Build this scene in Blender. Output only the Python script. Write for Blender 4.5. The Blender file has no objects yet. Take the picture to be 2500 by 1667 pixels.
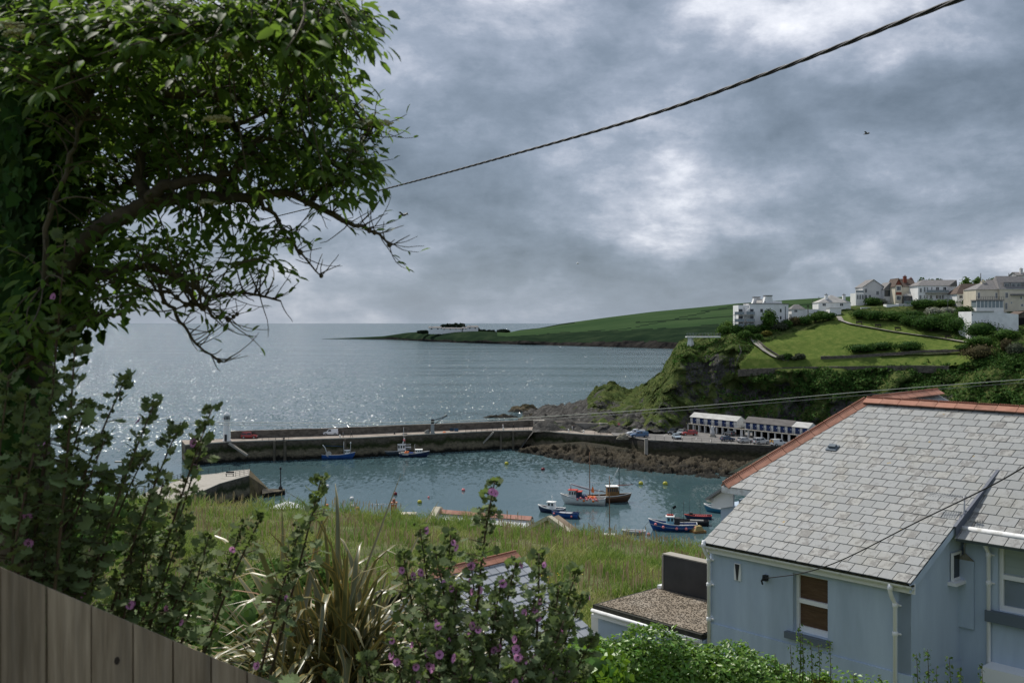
import bpy, bmesh, math, random
import numpy as np
from mathutils import Vector, Matrix, noise as mnoise

random.seed(7); rng = np.random.default_rng(7)
scene = bpy.context.scene
COL = scene.collection

# ------------------------------------------------------------------ camera
F, CU, HV, H = 2500.0, 1250.0, 788.0, 38.0      # focal length in photo pixels, principal column, horizon row, eye height
K = 2500 / 2352.0
cam_d = bpy.data.cameras.new('camera'); cam = bpy.data.objects.new('camera', cam_d); COL.objects.link(cam)
cam.location = (0, 0, H); cam.rotation_euler = (math.radians(90), 0, 0)
cam_d.sensor_width = 36.0; cam_d.lens = 36.0
cam_d.shift_y = (HV - 1667 / 2) / 2500.0
cam_d.clip_start = 0.1; cam_d.clip_end = 80000
cam_d.dof.use_dof = True; cam_d.dof.focus_distance = 45.0; cam_d.dof.aperture_fstop = 6.3
scene.camera = cam

# ------------------------------------------------------------------ light
SUN_AZ, SUN_EL = math.radians(-32), math.radians(51)     # azimuth from +Y towards +X, elevation
sun_dir = Vector((math.sin(SUN_AZ) * math.cos(SUN_EL), math.cos(SUN_AZ) * math.cos(SUN_EL), math.sin(SUN_EL)))
sd = bpy.data.lights.new('sun', 'SUN'); sun = bpy.data.objects.new('sun', sd); COL.objects.link(sun)
sd.energy = 3.1; sd.angle = math.radians(1.2); sd.color = (1.0, 0.95, 0.87)
sun.rotation_euler = sun_dir.to_track_quat('Z', 'Y').to_euler()
sun.location = (0, 0, 200)

def build_world():
    w = bpy.data.worlds.new('World'); scene.world = w; w.use_nodes = True
    nt = w.node_tree; N = nt.nodes; L = nt.links; N.clear()
    def nd(t, **k):
        n = N.new(t)
        for a, b in k.items(): setattr(n, a, b)
        return n
    def mth(op, a, b=None, c=None):
        n = nd('ShaderNodeMath', operation=op)
        for i, x in enumerate((a, b, c)):
            if x is None: continue
            if isinstance(x, (int, float)): n.inputs[i].default_value = x
            else: L.new(x, n.inputs[i])
        return n.outputs[0]
    out = nd('ShaderNodeOutputWorld'); bg = nd('ShaderNodeBackground'); bg.inputs['Strength'].default_value = 0.1
    L.new(bg.outputs[0], out.inputs[0])
    sky = nd('ShaderNodeTexSky', sky_type='NISHITA', sun_disc=False, sun_elevation=SUN_EL, sun_rotation=SUN_AZ)
    tc = nd('ShaderNodeTexCoord'); sep = nd('ShaderNodeSeparateXYZ'); L.new(tc.outputs['Generated'], sep.inputs[0])
    z = mth('ADD', mth('MAXIMUM', sep.outputs[2], 0.0), 0.30)
    cx = mth('DIVIDE', sep.outputs[0], z); cy = mth('DIVIDE', sep.outputs[1], z)
    cmb = nd('ShaderNodeCombineXYZ'); L.new(cx, cmb.inputs[0]); L.new(cy, cmb.inputs[1]); cmb.inputs[2].default_value = SKY_SEED
    def noise(scale, det, rough, dist=0.0, vec=None):
        n = nd('ShaderNodeTexNoise'); n.inputs['Scale'].default_value = scale; n.inputs['Detail'].default_value = det
        n.inputs['Roughness'].default_value = rough; n.inputs['Distortion'].default_value = dist
        L.new(vec or cmb.outputs[0], n.inputs['Vector']); return n.outputs['Fac']
    big = noise(0.9, 3, 0.5, 0.3); mid = noise(2.6, 8, 0.6, 0.15)
    mp = nd('ShaderNodeMapping'); mp.inputs['Scale'].default_value = (1, 1, 1.7); L.new(tc.outputs['Generated'], mp.inputs[0])
    fine = noise(6.5, 10, 0.66, 0.12, mp.outputs[0])
    d = mth('ADD', mth('ADD', mth('MULTIPLY', big, 0.75), mth('MULTIPLY', mid, 0.75)), mth('MULTIPLY', fine, 0.75))
    d = mth('MULTIPLY_ADD', d, 1.30, -0.97)                        # about 0.5 on average
    # openings and heavier banks of this cloud deck (direction, spread, weight)
    nrm = nd('ShaderNodeVectorMath', operation='NORMALIZE'); L.new(tc.outputs['Generated'], nrm.inputs[0])
    wob = nd('ShaderNodeVectorMath', operation='ADD'); L.new(nrm.outputs[0], wob.inputs[0])
    nz = nd('ShaderNodeTexNoise'); nz.inputs['Scale'].default_value = 7.0; nz.inputs['Detail'].default_value = 7
    L.new(tc.outputs['Generated'], nz.inputs['Vector'])
    sc_ = nd('ShaderNodeVectorMath', operation='MULTIPLY_ADD'); L.new(nz.outputs['Color'], sc_.inputs[0])
    sc_.inputs[1].default_value = (0.26, 0.26, 0.26); sc_.inputs[2].default_value = (-0.13, -0.13, -0.13)
    L.new(sc_.outputs[0], wob.inputs[1])
    for (px, py, sx, sy, wt) in SKY_BLOBS:
        c = Vector(((px * K - CU) / F, 1.0, (HV - py * K) / F)).normalized()
        sub = nd('ShaderNodeVectorMath', operation='SUBTRACT'); L.new(wob.outputs[0], sub.inputs[0]); sub.inputs[1].default_value = c
        mul = nd('ShaderNodeVectorMath', operation='MULTIPLY'); L.new(sub.outputs[0], mul.inputs[0]); mul.inputs[1].default_value = (1 / sx, 1 / max(sx, sy), 1 / sy)
        ln = nd('ShaderNodeVectorMath', operation='LENGTH'); L.new(mul.outputs[0], ln.inputs[0])
        g = mth('EXPONENT', mth('MULTIPLY', mth('MULTIPLY', ln.outputs['Value'], ln.outputs['Value']), -1.0))
        d = mth('ADD', d, mth('MULTIPLY', g, wt))
    ramp = nd('ShaderNodeValToRGB'); L.new(d, ramp.inputs[0])
    cr = ramp.color_ramp; cr.elements[0].position = 0.0; cr.elements[0].color = (0.07, 0.095, 0.125, 1)
    cr.elements[1].position = 0.95; cr.elements[1].color = (0.70, 0.71, 0.75, 1)
    for p, c in ((0.38, (0.155, 0.192, 0.245)), (0.54, (0.222, 0.260, 0.325)), (0.68, (0.345, 0.374, 0.44)), (0.80, (0.52, 0.54, 0.595))):
        e = cr.elements.new(p); e.color = (*c, 1)
    # a hazier, evener tone towards the sea horizon
    hz = nd('ShaderNodeMapRange'); hz.inputs[1].default_value = 0.0; hz.inputs[2].default_value = 0.075; hz.inputs[3].default_value = 0.62; hz.inputs[4].default_value = 0.0
    L.new(sep.outputs[2], hz.inputs[0])
    mixh = nd('ShaderNodeMix', data_type='RGBA'); L.new(hz.outputs[0], mixh.inputs[0]); L.new(ramp.outputs[0], mixh.inputs[6]); mixh.inputs[7].default_value = (0.215, 0.26, 0.318, 1)
    ten = nd('ShaderNodeVectorMath', operation='SCALE'); L.new(mixh.outputs[2], ten.inputs[0]); ten.inputs['Scale'].default_value = SKY_GAIN * 10
    mx = nd('ShaderNodeMix', data_type='RGBA'); mx.inputs[0].default_value = 0.94
    L.new(sky.outputs[0], mx.inputs[6]); L.new(ten.outputs[0], mx.inputs[7]); L.new(mx.outputs[2], bg.inputs[0])

SKY_SEED, SKY_GAIN = 3.7, 1.12
SKY_BLOBS = [  # (x, y in the 2352-wide view of the photograph, angular half widths, weight)
    (1490, 425, 0.10, 0.055, 0.26), (1560, 470, 0.06, 0.03, 0.10), (1300, 500, 0.09, 0.03, 0.08), (1700, 620, 0.2, 0.04, -0.18),
    (1760, 110, 0.10, 0.06, 0.21), (2080, 40, 0.13, 0.03, 0.21), (2250, 250, 0.05, 0.03, 0.16), (2200, 540, 0.13, 0.035, 0.18), (2280, 330, 0.06, 0.035, 0.14),
    (2120, 215, 0.19, 0.055, -0.27), (1080, 330, 0.17, 0.075, -0.20), (1250, 640, 0.20, 0.03, -0.14), (2000, 520, 0.09, 0.035, -0.14),
    (1000, 60, 0.14, 0.04, 0.10), (1750, 655, 0.16, 0.010, 0.16), (1200, 700, 0.25, 0.012, 0.10), (600, 300, 0.22, 0.2, 0.10)]
build_world()

vs = scene.view_settings
vs.view_transform = 'Standard'; vs.look = 'None'; vs.gamma = 1.0; vs.exposure = 0.42; vs.use_curve_mapping = False
scene.cycles.max_bounces = 6; scene.cycles.diffuse_bounces = 3; scene.cycles.glossy_bounces = 3
scene.cycles.transmission_bounces = 4; scene.cycles.transparent_max_bounces = 6
scene.cycles.use_denoising = True; scene.cycles.sample_clamp_indirect = 6.0; scene.cycles.sample_clamp_direct = 0.0
scene.cycles.caustics_reflective = False; scene.cycles.caustics_refractive = False

# ------------------------------------------------------------------ helpers
def P(u, v, Y):                       # a measured photo position at a measured distance
    return Vector(((u - CU) * Y / F, Y, H - (v - HV) * Y / F))
def D(x, y, Y): return P(x * K, y * K, Y)        # the same from the 2352-wide view
def Dz(x, y, z):                      # ... known to lie at height z
    return D(x, y, F * (H - z) / (y * K - HV))
def lerp(a, b, t): return a + (b - a) * t

def obj(name, me, mats=None, parent=None, label=None, cat=None, group=None, kind=None, loc=None, rot=None):
    o = bpy.data.objects.new(name, me); COL.objects.link(o)
    if me is not None and mats is not None and len(me.materials) == 0:
        for m in (mats if isinstance(mats, (list, tuple)) else [mats]): me.materials.append(m)
    if parent is not None: o.parent = parent
    if label: o['label'] = label
    if cat: o['category'] = cat
    if group: o['group'] = group
    if kind: o['kind'] = kind
    if loc is not None: o.location = loc
    if rot is not None: o.rotation_euler = rot
    return o
def thing(name, label, cat, loc=(0, 0, 0), rz=0.0, group=None):
    return obj(name, None, None, None, label, cat, group, None, loc, (0, 0, rz))

def np_mesh(name, verts, faces, smooth=False, attrs=None, mat_idx=None):
    """verts (n,3); faces: (m,k) int array of equal polygons."""
    verts = np.asarray(verts, np.float32); faces = np.asarray(faces, np.int32)
    me = bpy.data.meshes.new(name); m, k = faces.shape
    me.vertices.add(len(verts)); me.vertices.foreach_set('co', verts.ravel())
    me.loops.add(m * k); me.loops.foreach_set('vertex_index', faces.ravel())
    me.polygons.add(m); me.polygons.foreach_set('loop_start', np.arange(0, m * k, k, dtype=np.int32))
    me.polygons.foreach_set('loop_total', np.full(m, k, np.int32))
    if smooth: me.polygons.foreach_set('use_smooth', np.ones(m, bool))
    if mat_idx is not None: me.polygons.foreach_set('material_index', np.asarray(mat_idx, np.int32))
    for an, av in (attrs or {}).items():
        a = me.attributes.new(an, 'FLOAT', 'POINT'); a.data.foreach_set('value', np.asarray(av, np.float32))
    me.update(calc_edges=True); me.validate(); return me

class MB:
    """collects shapes, then becomes one mesh"""
    def __init__(s): s.v = []; s.f = []; s.m = []; s.sm = []; s.cur = 0
    def mat(s, i): s.cur = i; return s
    def add(s, vs_, fs, smooth=False):
        b = len(s.v); s.v += [tuple(x) for x in vs_]
        for f in fs: s.f.append([b + i for i in f]); s.m.append(s.cur); s.sm.append(smooth)
        return s
    def box(s, c, d, M=None):
        hx, hy, hz = d[0] / 2, d[1] / 2, d[2] / 2; c = Vector(c)
        vs_ = [Vector((x, y, z)) for z in (-hz, hz) for y in (-hy, hy) for x in (-hx, hx)]
        if M is not None: vs_ = [M @ x for x in vs_]
        return s.add([c + x for x in vs_], [(0, 2, 3, 1), (4, 5, 7, 6), (0, 1, 5, 4), (2, 6, 7, 3), (0, 4, 6, 2), (1, 3, 7, 5)])
    def bb(s, x0, x1, y0, y1, z0, z1): return s.box(((x0 + x1) / 2, (y0 + y1) / 2, (z0 + z1) / 2), (abs(x1 - x0), abs(y1 - y0), abs(z1 - z0)))
    def bar(s, a, b, w, h):           # box from a to b
        a = Vector(a); b = Vector(b); d = b - a; L = d.length
        q = d.to_track_quat('X', 'Z').to_matrix()
        return s.box((a + b) / 2, (L, w, h), q)
    def tube(s, pts, r, n=6, cap=True):
        pts = [Vector(p) for p in pts]
        if not isinstance(r, (list, tuple)): r = [r] * len(pts)
        vs_ = []; fs = []; prev = None
        for i, p in enumerate(pts):
            t = (pts[min(i + 1, len(pts) - 1)] - pts[max(i - 1, 0)])
            if t.length < 1e-9: t = Vector((0, 0, 1))
            t.normalize()
            if prev is None: a = t.orthogonal().normalized()
            else:
                a = prev - t * prev.dot(t)
                a = a.normalized() if a.length > 1e-6 else t.orthogonal().normalized()
            prev = a; b = t.cross(a)
            for k in range(n):
                th = 2 * math.pi * k / n; vs_.append(p + (a * math.cos(th) + b * math.sin(th)) * r[i])
        for i in range(len(pts) - 1):
            for k in range(n):
                k2 = (k + 1) % n; fs.append((i * n + k, i * n + k2, (i + 1) * n + k2, (i + 1) * n + k))
        if cap: fs.append(tuple(range(n - 1, -1, -1))); fs.append(tuple((len(pts) - 1) * n + k for k in range(n)))
        return s.add(vs_, fs, True)
    def lathe(s, prof, c=(0, 0, 0), n=12, smooth=True):       # prof: (r, z)
        c = Vector(c); vs_ = [c + Vector((r * math.cos(2 * math.pi * k / n), r * math.sin(2 * math.pi * k / n), z)) for r, z in prof for k in range(n)]
        fs = [(i * n + k, i * n + (k + 1) % n, (i + 1) * n + (k + 1) % n, (i + 1) * n + k) for i in range(len(prof) - 1) for k in range(n)]
        fs += [tuple(range(n - 1, -1, -1)), tuple((len(prof) - 1) * n + k for k in range(n))]
        return s.add(vs_, fs, smooth)
    def ball(s, c, r, n=8, m=5, sq=1.0):
        return s.lathe([(max(1e-3, r * math.sin(math.pi * i / m)), -r * sq * math.cos(math.pi * i / m)) for i in range(m + 1)], c, n)
    def prism(s, poly, ax, d0, d1):   # polygon in the plane across axis ax, extruded d0..d1
        def mk(p, d): return {'x': (d, p[0], p[1]), 'y': (p[0], d, p[1]), 'z': (p[0], p[1], d)}[ax]
        n = len(poly); vs_ = [mk(p, d0) for p in poly] + [mk(p, d1) for p in poly]
        return s.add(vs_, [tuple(range(n - 1, -1, -1)), tuple(range(n, 2 * n))] + [(i, (i + 1) % n, n + (i + 1) % n, n + i) for i in range(n)])
    def slab(s, quad, th, n=None):    # polygon thickened along its normal (downwards)
        q = [Vector(p) for p in quad]
        if n is None: n = (q[1] - q[0]).cross(q[2] - q[0]).normalized()
        n = Vector(n); k = len(q)
        return s.add(q + [p - n * th for p in q], [tuple(range(k)), tuple(range(2 * k - 1, k - 1, -1))] + [(i, k + i, k + (i + 1) % k, (i + 1) % k) for i in range(k)])
    def mesh(s, name='mesh', mats=None, fix=True):
        me = bpy.data.meshes.new(name); me.from_pydata(s.v, [], s.f)
        me.polygons.foreach_set('material_index', s.m); me.polygons.foreach_set('use_smooth', s.sm)
        if fix:
            bm = bmesh.new(); bm.from_mesh(me); bmesh.ops.recalc_face_normals(bm, faces=bm.faces); bm.to_mesh(me); bm.free()
        for m in (mats or []): me.materials.append(m)
        me.update(); return me
    def build(s, name, mats, parent=None, **k):
        mats = mats if isinstance(mats, (list, tuple)) else [mats]
        return obj(name, s.mesh(name, mats), None, parent, **k)

def copy_tree(o, parent=None):
    c = o.copy(); COL.objects.link(c); c.parent = parent
    for ch in list(o.children): copy_tree(ch, c)
    return c

# ------------------------------------------------------------------ materials
MATS = {}
def pmat(name, c1, c2=None, scale=3.0, rough=0.8, bump=0.0, bscale=None, detail=5, spec=0.3, metal=0.0, rnd=0.0, hue=0.0,
         trans=0.0, tcol=None, stretch=(1, 1, 1), world=False, dirt=None, dscale=1.0, damt=0.5, c3=None, lo=0.35, hi=0.65, bdist=0.05, coat=0.0, attr=None):
    if name in MATS: return MATS[name]
    m = bpy.data.materials.new(name); m.use_nodes = True; MATS[name] = m
    nt = m.node_tree; N = nt.nodes; L = nt.links; b = N['Principled BSDF']; out = N['Material Output']
    b.inputs['Roughness'].default_value = rough; b.inputs['Specular IOR Level'].default_value = spec; b.inputs['Metallic'].default_value = metal
    b.inputs['Coat Weight'].default_value = coat
    tc = N.new('ShaderNodeTexCoord'); mp = N.new('ShaderNodeMapping'); mp.inputs['Scale'].default_value = stretch
    if world:
        g = N.new('ShaderNodeNewGeometry'); L.new(g.outputs['Position'], mp.inputs[0])
    else: L.new(tc.outputs['Object'], mp.inputs[0])
    def nz(sc, det=detail, r=0.6):
        n = N.new('ShaderNodeTexNoise'); n.inputs['Scale'].default_value = sc; n.inputs['Detail'].default_value = det; n.inputs['Roughness'].default_value = r
        L.new(mp.outputs[0], n.inputs['Vector']); return n
    col = None
    if c2 is not None:
        n = nz(scale); r = N.new('ShaderNodeValToRGB'); L.new(n.outputs['Fac'], r.inputs[0])
        r.color_ramp.elements[0].position = lo; r.color_ramp.elements[0].color = (*c1, 1)
        r.color_ramp.elements[1].position = hi; r.color_ramp.elements[1].color = (*c2, 1)
        if c3 is not None:
            e = r.color_ramp.elements.new((lo + hi) / 2); e.color = (*c3, 1)
        col = r.outputs[0]
    if dirt is not None:
        n2 = nz(dscale, 6, 0.65); mr = N.new('ShaderNodeMapRange'); mr.inputs[1].default_value = 0.48; mr.inputs[2].default_value = 0.68; mr.inputs[4].default_value = damt
        L.new(n2.outputs['Fac'], mr.inputs[0]); mx = N.new('ShaderNodeMix'); mx.data_type = 'RGBA'; L.new(mr.outputs[0], mx.inputs[0])
        if col is not None: L.new(col, mx.inputs[6])
        else: mx.inputs[6].default_value = (*c1, 1)
        mx.inputs[7].default_value = (*dirt, 1); col = mx.outputs[2]
    if rnd or hue or attr:
        hs = N.new('ShaderNodeHueSaturation')
        if col is not None: L.new(col, hs.inputs['Color'])
        else: hs.inputs['Color'].default_value = (*c1, 1)
        if attr:
            oi = N.new('ShaderNodeAttribute'); oi.attribute_name = attr; rs = oi.outputs['Fac']
        else:
            oi = N.new('ShaderNodeObjectInfo'); rs = oi.outputs['Random']
        a = N.new('ShaderNodeMapRange'); a.inputs[3].default_value = 1 - rnd; a.inputs[4].default_value = 1 + rnd; L.new(rs, a.inputs[0]); L.new(a.outputs[0], hs.inputs['Value'])
        if hue:
            mu = N.new('ShaderNodeMath'); mu.operation = 'MULTIPLY'; mu.inputs[1].default_value = 7.31; L.new(rs, mu.inputs[0])
            fr = N.new('ShaderNodeMath'); fr.operation = 'FRACT'; L.new(mu.outputs[0], fr.inputs[0])
            a2 = N.new('ShaderNodeMapRange'); a2.inputs[3].default_value = 0.5 - hue; a2.inputs[4].default_value = 0.5 + hue; L.new(fr.outputs[0], a2.inputs[0]); L.new(a2.outputs[0], hs.inputs['Hue'])
        col = hs.outputs[0]
    if col is not None: L.new(col, b.inputs['Base Color'])
    else: b.inputs['Base Color'].default_value = (*c1, 1)
    if bump:
        n = nz(bscale or scale * 3, 6, 0.65); bp = N.new('ShaderNodeBump'); bp.inputs['Strength'].default_value = bump; bp.inputs['Distance'].default_value = bdist
        L.new(n.outputs['Fac'], bp.inputs['Height']); L.new(bp.outputs[0], b.inputs['Normal'])
    if trans:
        t = N.new('ShaderNodeBsdfTranslucent'); ms = N.new('ShaderNodeMixShader'); ms.inputs[0].default_value = trans
        if tcol is not None: t.inputs[0].default_value = (*tcol, 1)
        elif col is not None: L.new(col, t.inputs[0])
        else: t.inputs[0].default_value = (*c1, 1)
        L.new(b.outputs[0], ms.inputs[1]); L.new(t.outputs[0], ms.inputs[2]); L.new(ms.outputs[0], out.inputs[0])
    return m
def flat(name, c, rough=0.6, **k): return pmat(name, c, rough=rough, **k)
def glass(name, c=(0.03, 0.04, 0.05)): return pmat(name, c, rough=0.06, spec=0.6)

def fbm(x, y, z=0.0, o=4): return mnoise.fractal(Vector((x, y, z)), 1.0, 2.0, o)

def grid_mesh(name, rows, smooth=True, attrs=None):
    """rows: equal-length lists of points"""
    a = np.array([[tuple(p) for p in r] for r in rows], np.float32); m, n, _ = a.shape
    i = np.arange(m - 1)[:, None] * n + np.arange(n - 1)[None, :]
    f = np.stack([i, i + 1, i + n + 1, i + n], -1).reshape(-1, 4)
    return np_mesh(name, a.reshape(-1, 3), f, smooth, attrs)
# ------------------------------------------------------------------ water
def water_mat():
    m = bpy.data.materials.new('sea_water'); m.use_nodes = True; nt = m.node_tree; N = nt.nodes; L = nt.links; b = N['Principled BSDF']
    b.inputs['Roughness'].default_value = 0.10; b.inputs['IOR'].default_value = 1.33
    g = N.new('ShaderNodeNewGeometry')
    def nz(sx, sy, sc, det, r):
        mp = N.new('ShaderNodeMapping'); mp.inputs['Scale'].default_value = (sx, sy, 1); mp.inputs['Rotation'].default_value = (0, 0, 0.25); L.new(g.outputs['Position'], mp.inputs[0])
        n = N.new('ShaderNodeTexNoise'); n.inputs['Scale'].default_value = sc; n.inputs['Detail'].default_value = det; n.inputs['Roughness'].default_value = r
        L.new(mp.outputs[0], n.inputs['Vector']); return n.outputs['Fac']
    a = nz(0.55, 1.0, 0.95, 3, 0.55); c = nz(0.35, 1.0, 0.22, 3, 0.5)
    sh = N.new('ShaderNodeMath'); sh.operation = 'MULTIPLY_ADD'; L.new(c, sh.inputs[0]); sh.inputs[1].default_value = 2.6; L.new(a, sh.inputs[2])
    bp = N.new('ShaderNodeBump'); bp.inputs['Strength'].default_value = 1.0; bp.inputs['Distance'].default_value = 0.25
    sp = N.new('ShaderNodeSeparateXYZ'); L.new(g.outputs['Position'], sp.inputs[0]); sl = N.new('ShaderNodeMapRange'); sl.inputs[1].default_value = 270; sl.inputs[2].default_value = 310; sl.inputs[3].default_value = 0.055; sl.inputs[4].default_value = 1.0; L.new(sp.outputs[1], sl.inputs[0]); L.new(sl.outputs[0], bp.inputs['Strength'])   # sheltered inside the pier
    L.new(sh.outputs[0], bp.inputs['Height'])
    # wind chop: each wavelet is a small facet with its own tilt, which is what glints
    acc = bp.outputs[0]
    for cx, cy, amp in ((1.3, 0.45, 0.31), (2.3, 0.8, 0.25)):
        mp = N.new('ShaderNodeMapping'); mp.inputs['Scale'].default_value = (cx, cy, 1); mp.inputs['Rotation'].default_value = (0, 0, 0.2); L.new(g.outputs['Position'], mp.inputs[0])
        vo = N.new('ShaderNodeTexVoronoi'); vo.voronoi_dimensions = '2D'; vo.inputs['Scale'].default_value = 1.0; L.new(mp.outputs[0], vo.inputs['Vector'])
        ma = N.new('ShaderNodeVectorMath'); ma.operation = 'MULTIPLY_ADD'; L.new(vo.outputs['Color'], ma.inputs[0]); ma.inputs[1].default_value = (2 * amp, 2 * amp, 0); ma.inputs[2].default_value = (-amp, -amp, 0)
        ms = N.new('ShaderNodeVectorMath'); ms.operation = 'SCALE'; L.new(ma.outputs[0], ms.inputs[0]); L.new(sl.outputs[0], ms.inputs['Scale'])
        ad = N.new('ShaderNodeVectorMath'); ad.operation = 'ADD'; L.new(acc, ad.inputs[0]); L.new(ms.outputs[0], ad.inputs[1]); acc = ad.outputs[0]
    nm = N.new('ShaderNodeVectorMath'); nm.operation = 'NORMALIZE'; L.new(acc, nm.inputs[0]); L.new(nm.outputs[0], b.inputs['Normal'])
    # broad wind lanes change how ruffled the surface is
    w = nz(0.12, 1.0, 0.02, 4, 0.55); mr = N.new('ShaderNodeMapRange'); mr.inputs[1].default_value = 0.35; mr.inputs[2].default_value = 0.65; mr.inputs[3].default_value = 0.07; mr.inputs[4].default_value = 0.16
    L.new(w, mr.inputs[0]); L.new(mr.outputs[0], b.inputs['Roughness'])
    r = N.new('ShaderNodeValToRGB'); L.new(w, r.inputs[0]); r.color_ramp.elements[0].position = 0.3; r.color_ramp.elements[0].color = (0.045, 0.088, 0.099, 1)
    r.color_ramp.elements[1].position = 0.7; r.color_ramp.elements[1].color = (0.068, 0.118, 0.127, 1); L.new(r.outputs[0], b.inputs['Base Color'])
    return m
sea = obj('sea', np_mesh('sea', [(-40000, 40, 0), (40000, 40, 0), (40000, 60000, 0), (-40000, 60000, 0)], [(0, 1, 2, 3)]), water_mat(), kind='structure')

# ------------------------------------------------------------------ far headland
M_scrub_far = pmat('far_scrub', (0.013, 0.024, 0.015), (0.028, 0.044, 0.024), scale=0.03, rough=1.0, spec=0.0, world=True, bump=0.8, bscale=0.06, bdist=4, c3=(0.018, 0.032, 0.018))  # scrub colour kept low: the cloud shadow over the headland is painted in
M_field_far = pmat('far_field', (0.030, 0.058, 0.026), (0.048, 0.080, 0.036), scale=0.006, rough=1.0, spec=0.0, world=True, bump=0.2, bscale=0.1, bdist=1.5, detail=8)  # field green darkened too, standing in for the same cloud shadow
M_rock_far = pmat('far_rock', (0.012, 0.012, 0.013), (0.045, 0.042, 0.038), scale=0.08, rough=1.0, spec=0.0, world=True, bump=1.0, bscale=0.15, bdist=5)
def far_headland():
    st = [  # x, waterline y, cliff-top y, field-foot y, crest y, depth of crest behind the shore
        (740, 778.6, 778.4, 778.2, 778.0, 8), (800, 778.6, 776.8, 776.2, 775.8, 25), (880, 779.5, 774.5, 773, 772.2, 60), (935, 781.5, 773, 767, 763.8, 110),
        (990, 784.5, 774, 766, 760.5, 150), (1050, 787, 776, 767, 760, 170), (1110, 789, 776.5, 768, 760.5, 190), (1165, 790.5, 777, 771, 764, 240),
        (1195, 791.5, 777, 769, 757.5, 330), (1240, 792.5, 777, 766, 753, 470), (1290, 794, 776, 762, 743, 560), (1400, 797, 773, 756, 728, 650), (1500, 800, 771, 751, 715.5, 750),
        (1600, 803, 769, 744, 706, 850), (1690, 806, 767, 737, 697, 900), (1800, 808, 765, 730, 689, 950), (1900, 811, 762, 725, 683, 1000), (2050, 815, 758, 720, 676, 1050), (2300, 822, 750, 712, 668, 1100)]
    xs = np.concatenate([np.arange(740, 1300, 6), np.arange(1300, 2301, 10)]); sx = [s[0] for s in st]
    rows = []; nrow = 40
    cols = []
    for x in xs:
        wy, cy, fy, ty, dep = [float(np.interp(x, sx, [s[i] for s in st])) for i in range(1, 6)]
        Yw = F * H / (wy * K - HV); pts = [(wy, Yw - 0.5), (wy, Yw)]
        ln = dep
        ctl = [(0.0, wy, 0.0), (0.10, lerp(wy, cy, 0.42), 0.02), (0.28, cy, 0.10), (0.55, fy, 0.38), (0.82, lerp(fy, ty, 0.62), 0.68), (1.0, ty, 1.0)]
        col = []
        for j in range(nrow):
            t = j / (nrow - 1) * 1.12
            if t <= 1:
                y = np.interp(t, [c[0] for c in ctl], [c[1] for c in ctl]); q = np.interp(t, [c[0] for c in ctl], [c[2] for c in ctl]); p = D(x, y, Yw + q * ln)
            else:
                p = D(x, ty, Yw + ln); p.y += (t - 1) * 900; p.z -= (t - 1) ** 1.3 * 260
                p.x = (x * K - CU) * p.y / F
            if j > 0 and t < 1.0:
                a = (1 - t) * 6 * min(1, (wy - ty) / 12); p.z += fbm(p.x * .012, p.y * .012, 1) * a * (0.5 if t < .3 else 0.35); p.y += fbm(p.x * .02, p.z * .03, 4) * a * 2.5 * (1 if t < .35 else 0.3)
            if t == 0: p.z = -1.0
            col.append(p)
        cols.append(col)
    me = grid_mesh('headland', cols)
    mi = []
    n = nrow
    for i in range(len(xs) - 1):
        for j in range(n - 1):
            t = (j + .5) / (n - 1) * 1.12; x = xs[i]; jig = 0.05 * fbm(x * .02, j * .15, 9)
            k = 2 if t < 0.12 + jig else 0
            if x > 1140 and t > 0.50 + jig * 1.5: k = 1
            if x > 1180 and t > 0.93 - 0.02 * math.sin(x * .02) and x < 1320: k = 0
            if x > 1450 and 0.70 < t + (x - 1450) * 0.0002 < 0.735: k = 0
            if x > 1600 and 0.86 < t + (x - 1600) * 0.0001 < 0.89: k = 0
            if x > 1230 and abs((x - 1560) * .0016 - (t - .75)) < .012: k = 0
            mi.append(k)
    me.polygons.foreach_set('material_index', np.array(mi, np.int32))
    obj('headland', me, [M_scrub_far, M_field_far, M_rock_far], kind='structure')
far_headland()

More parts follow.
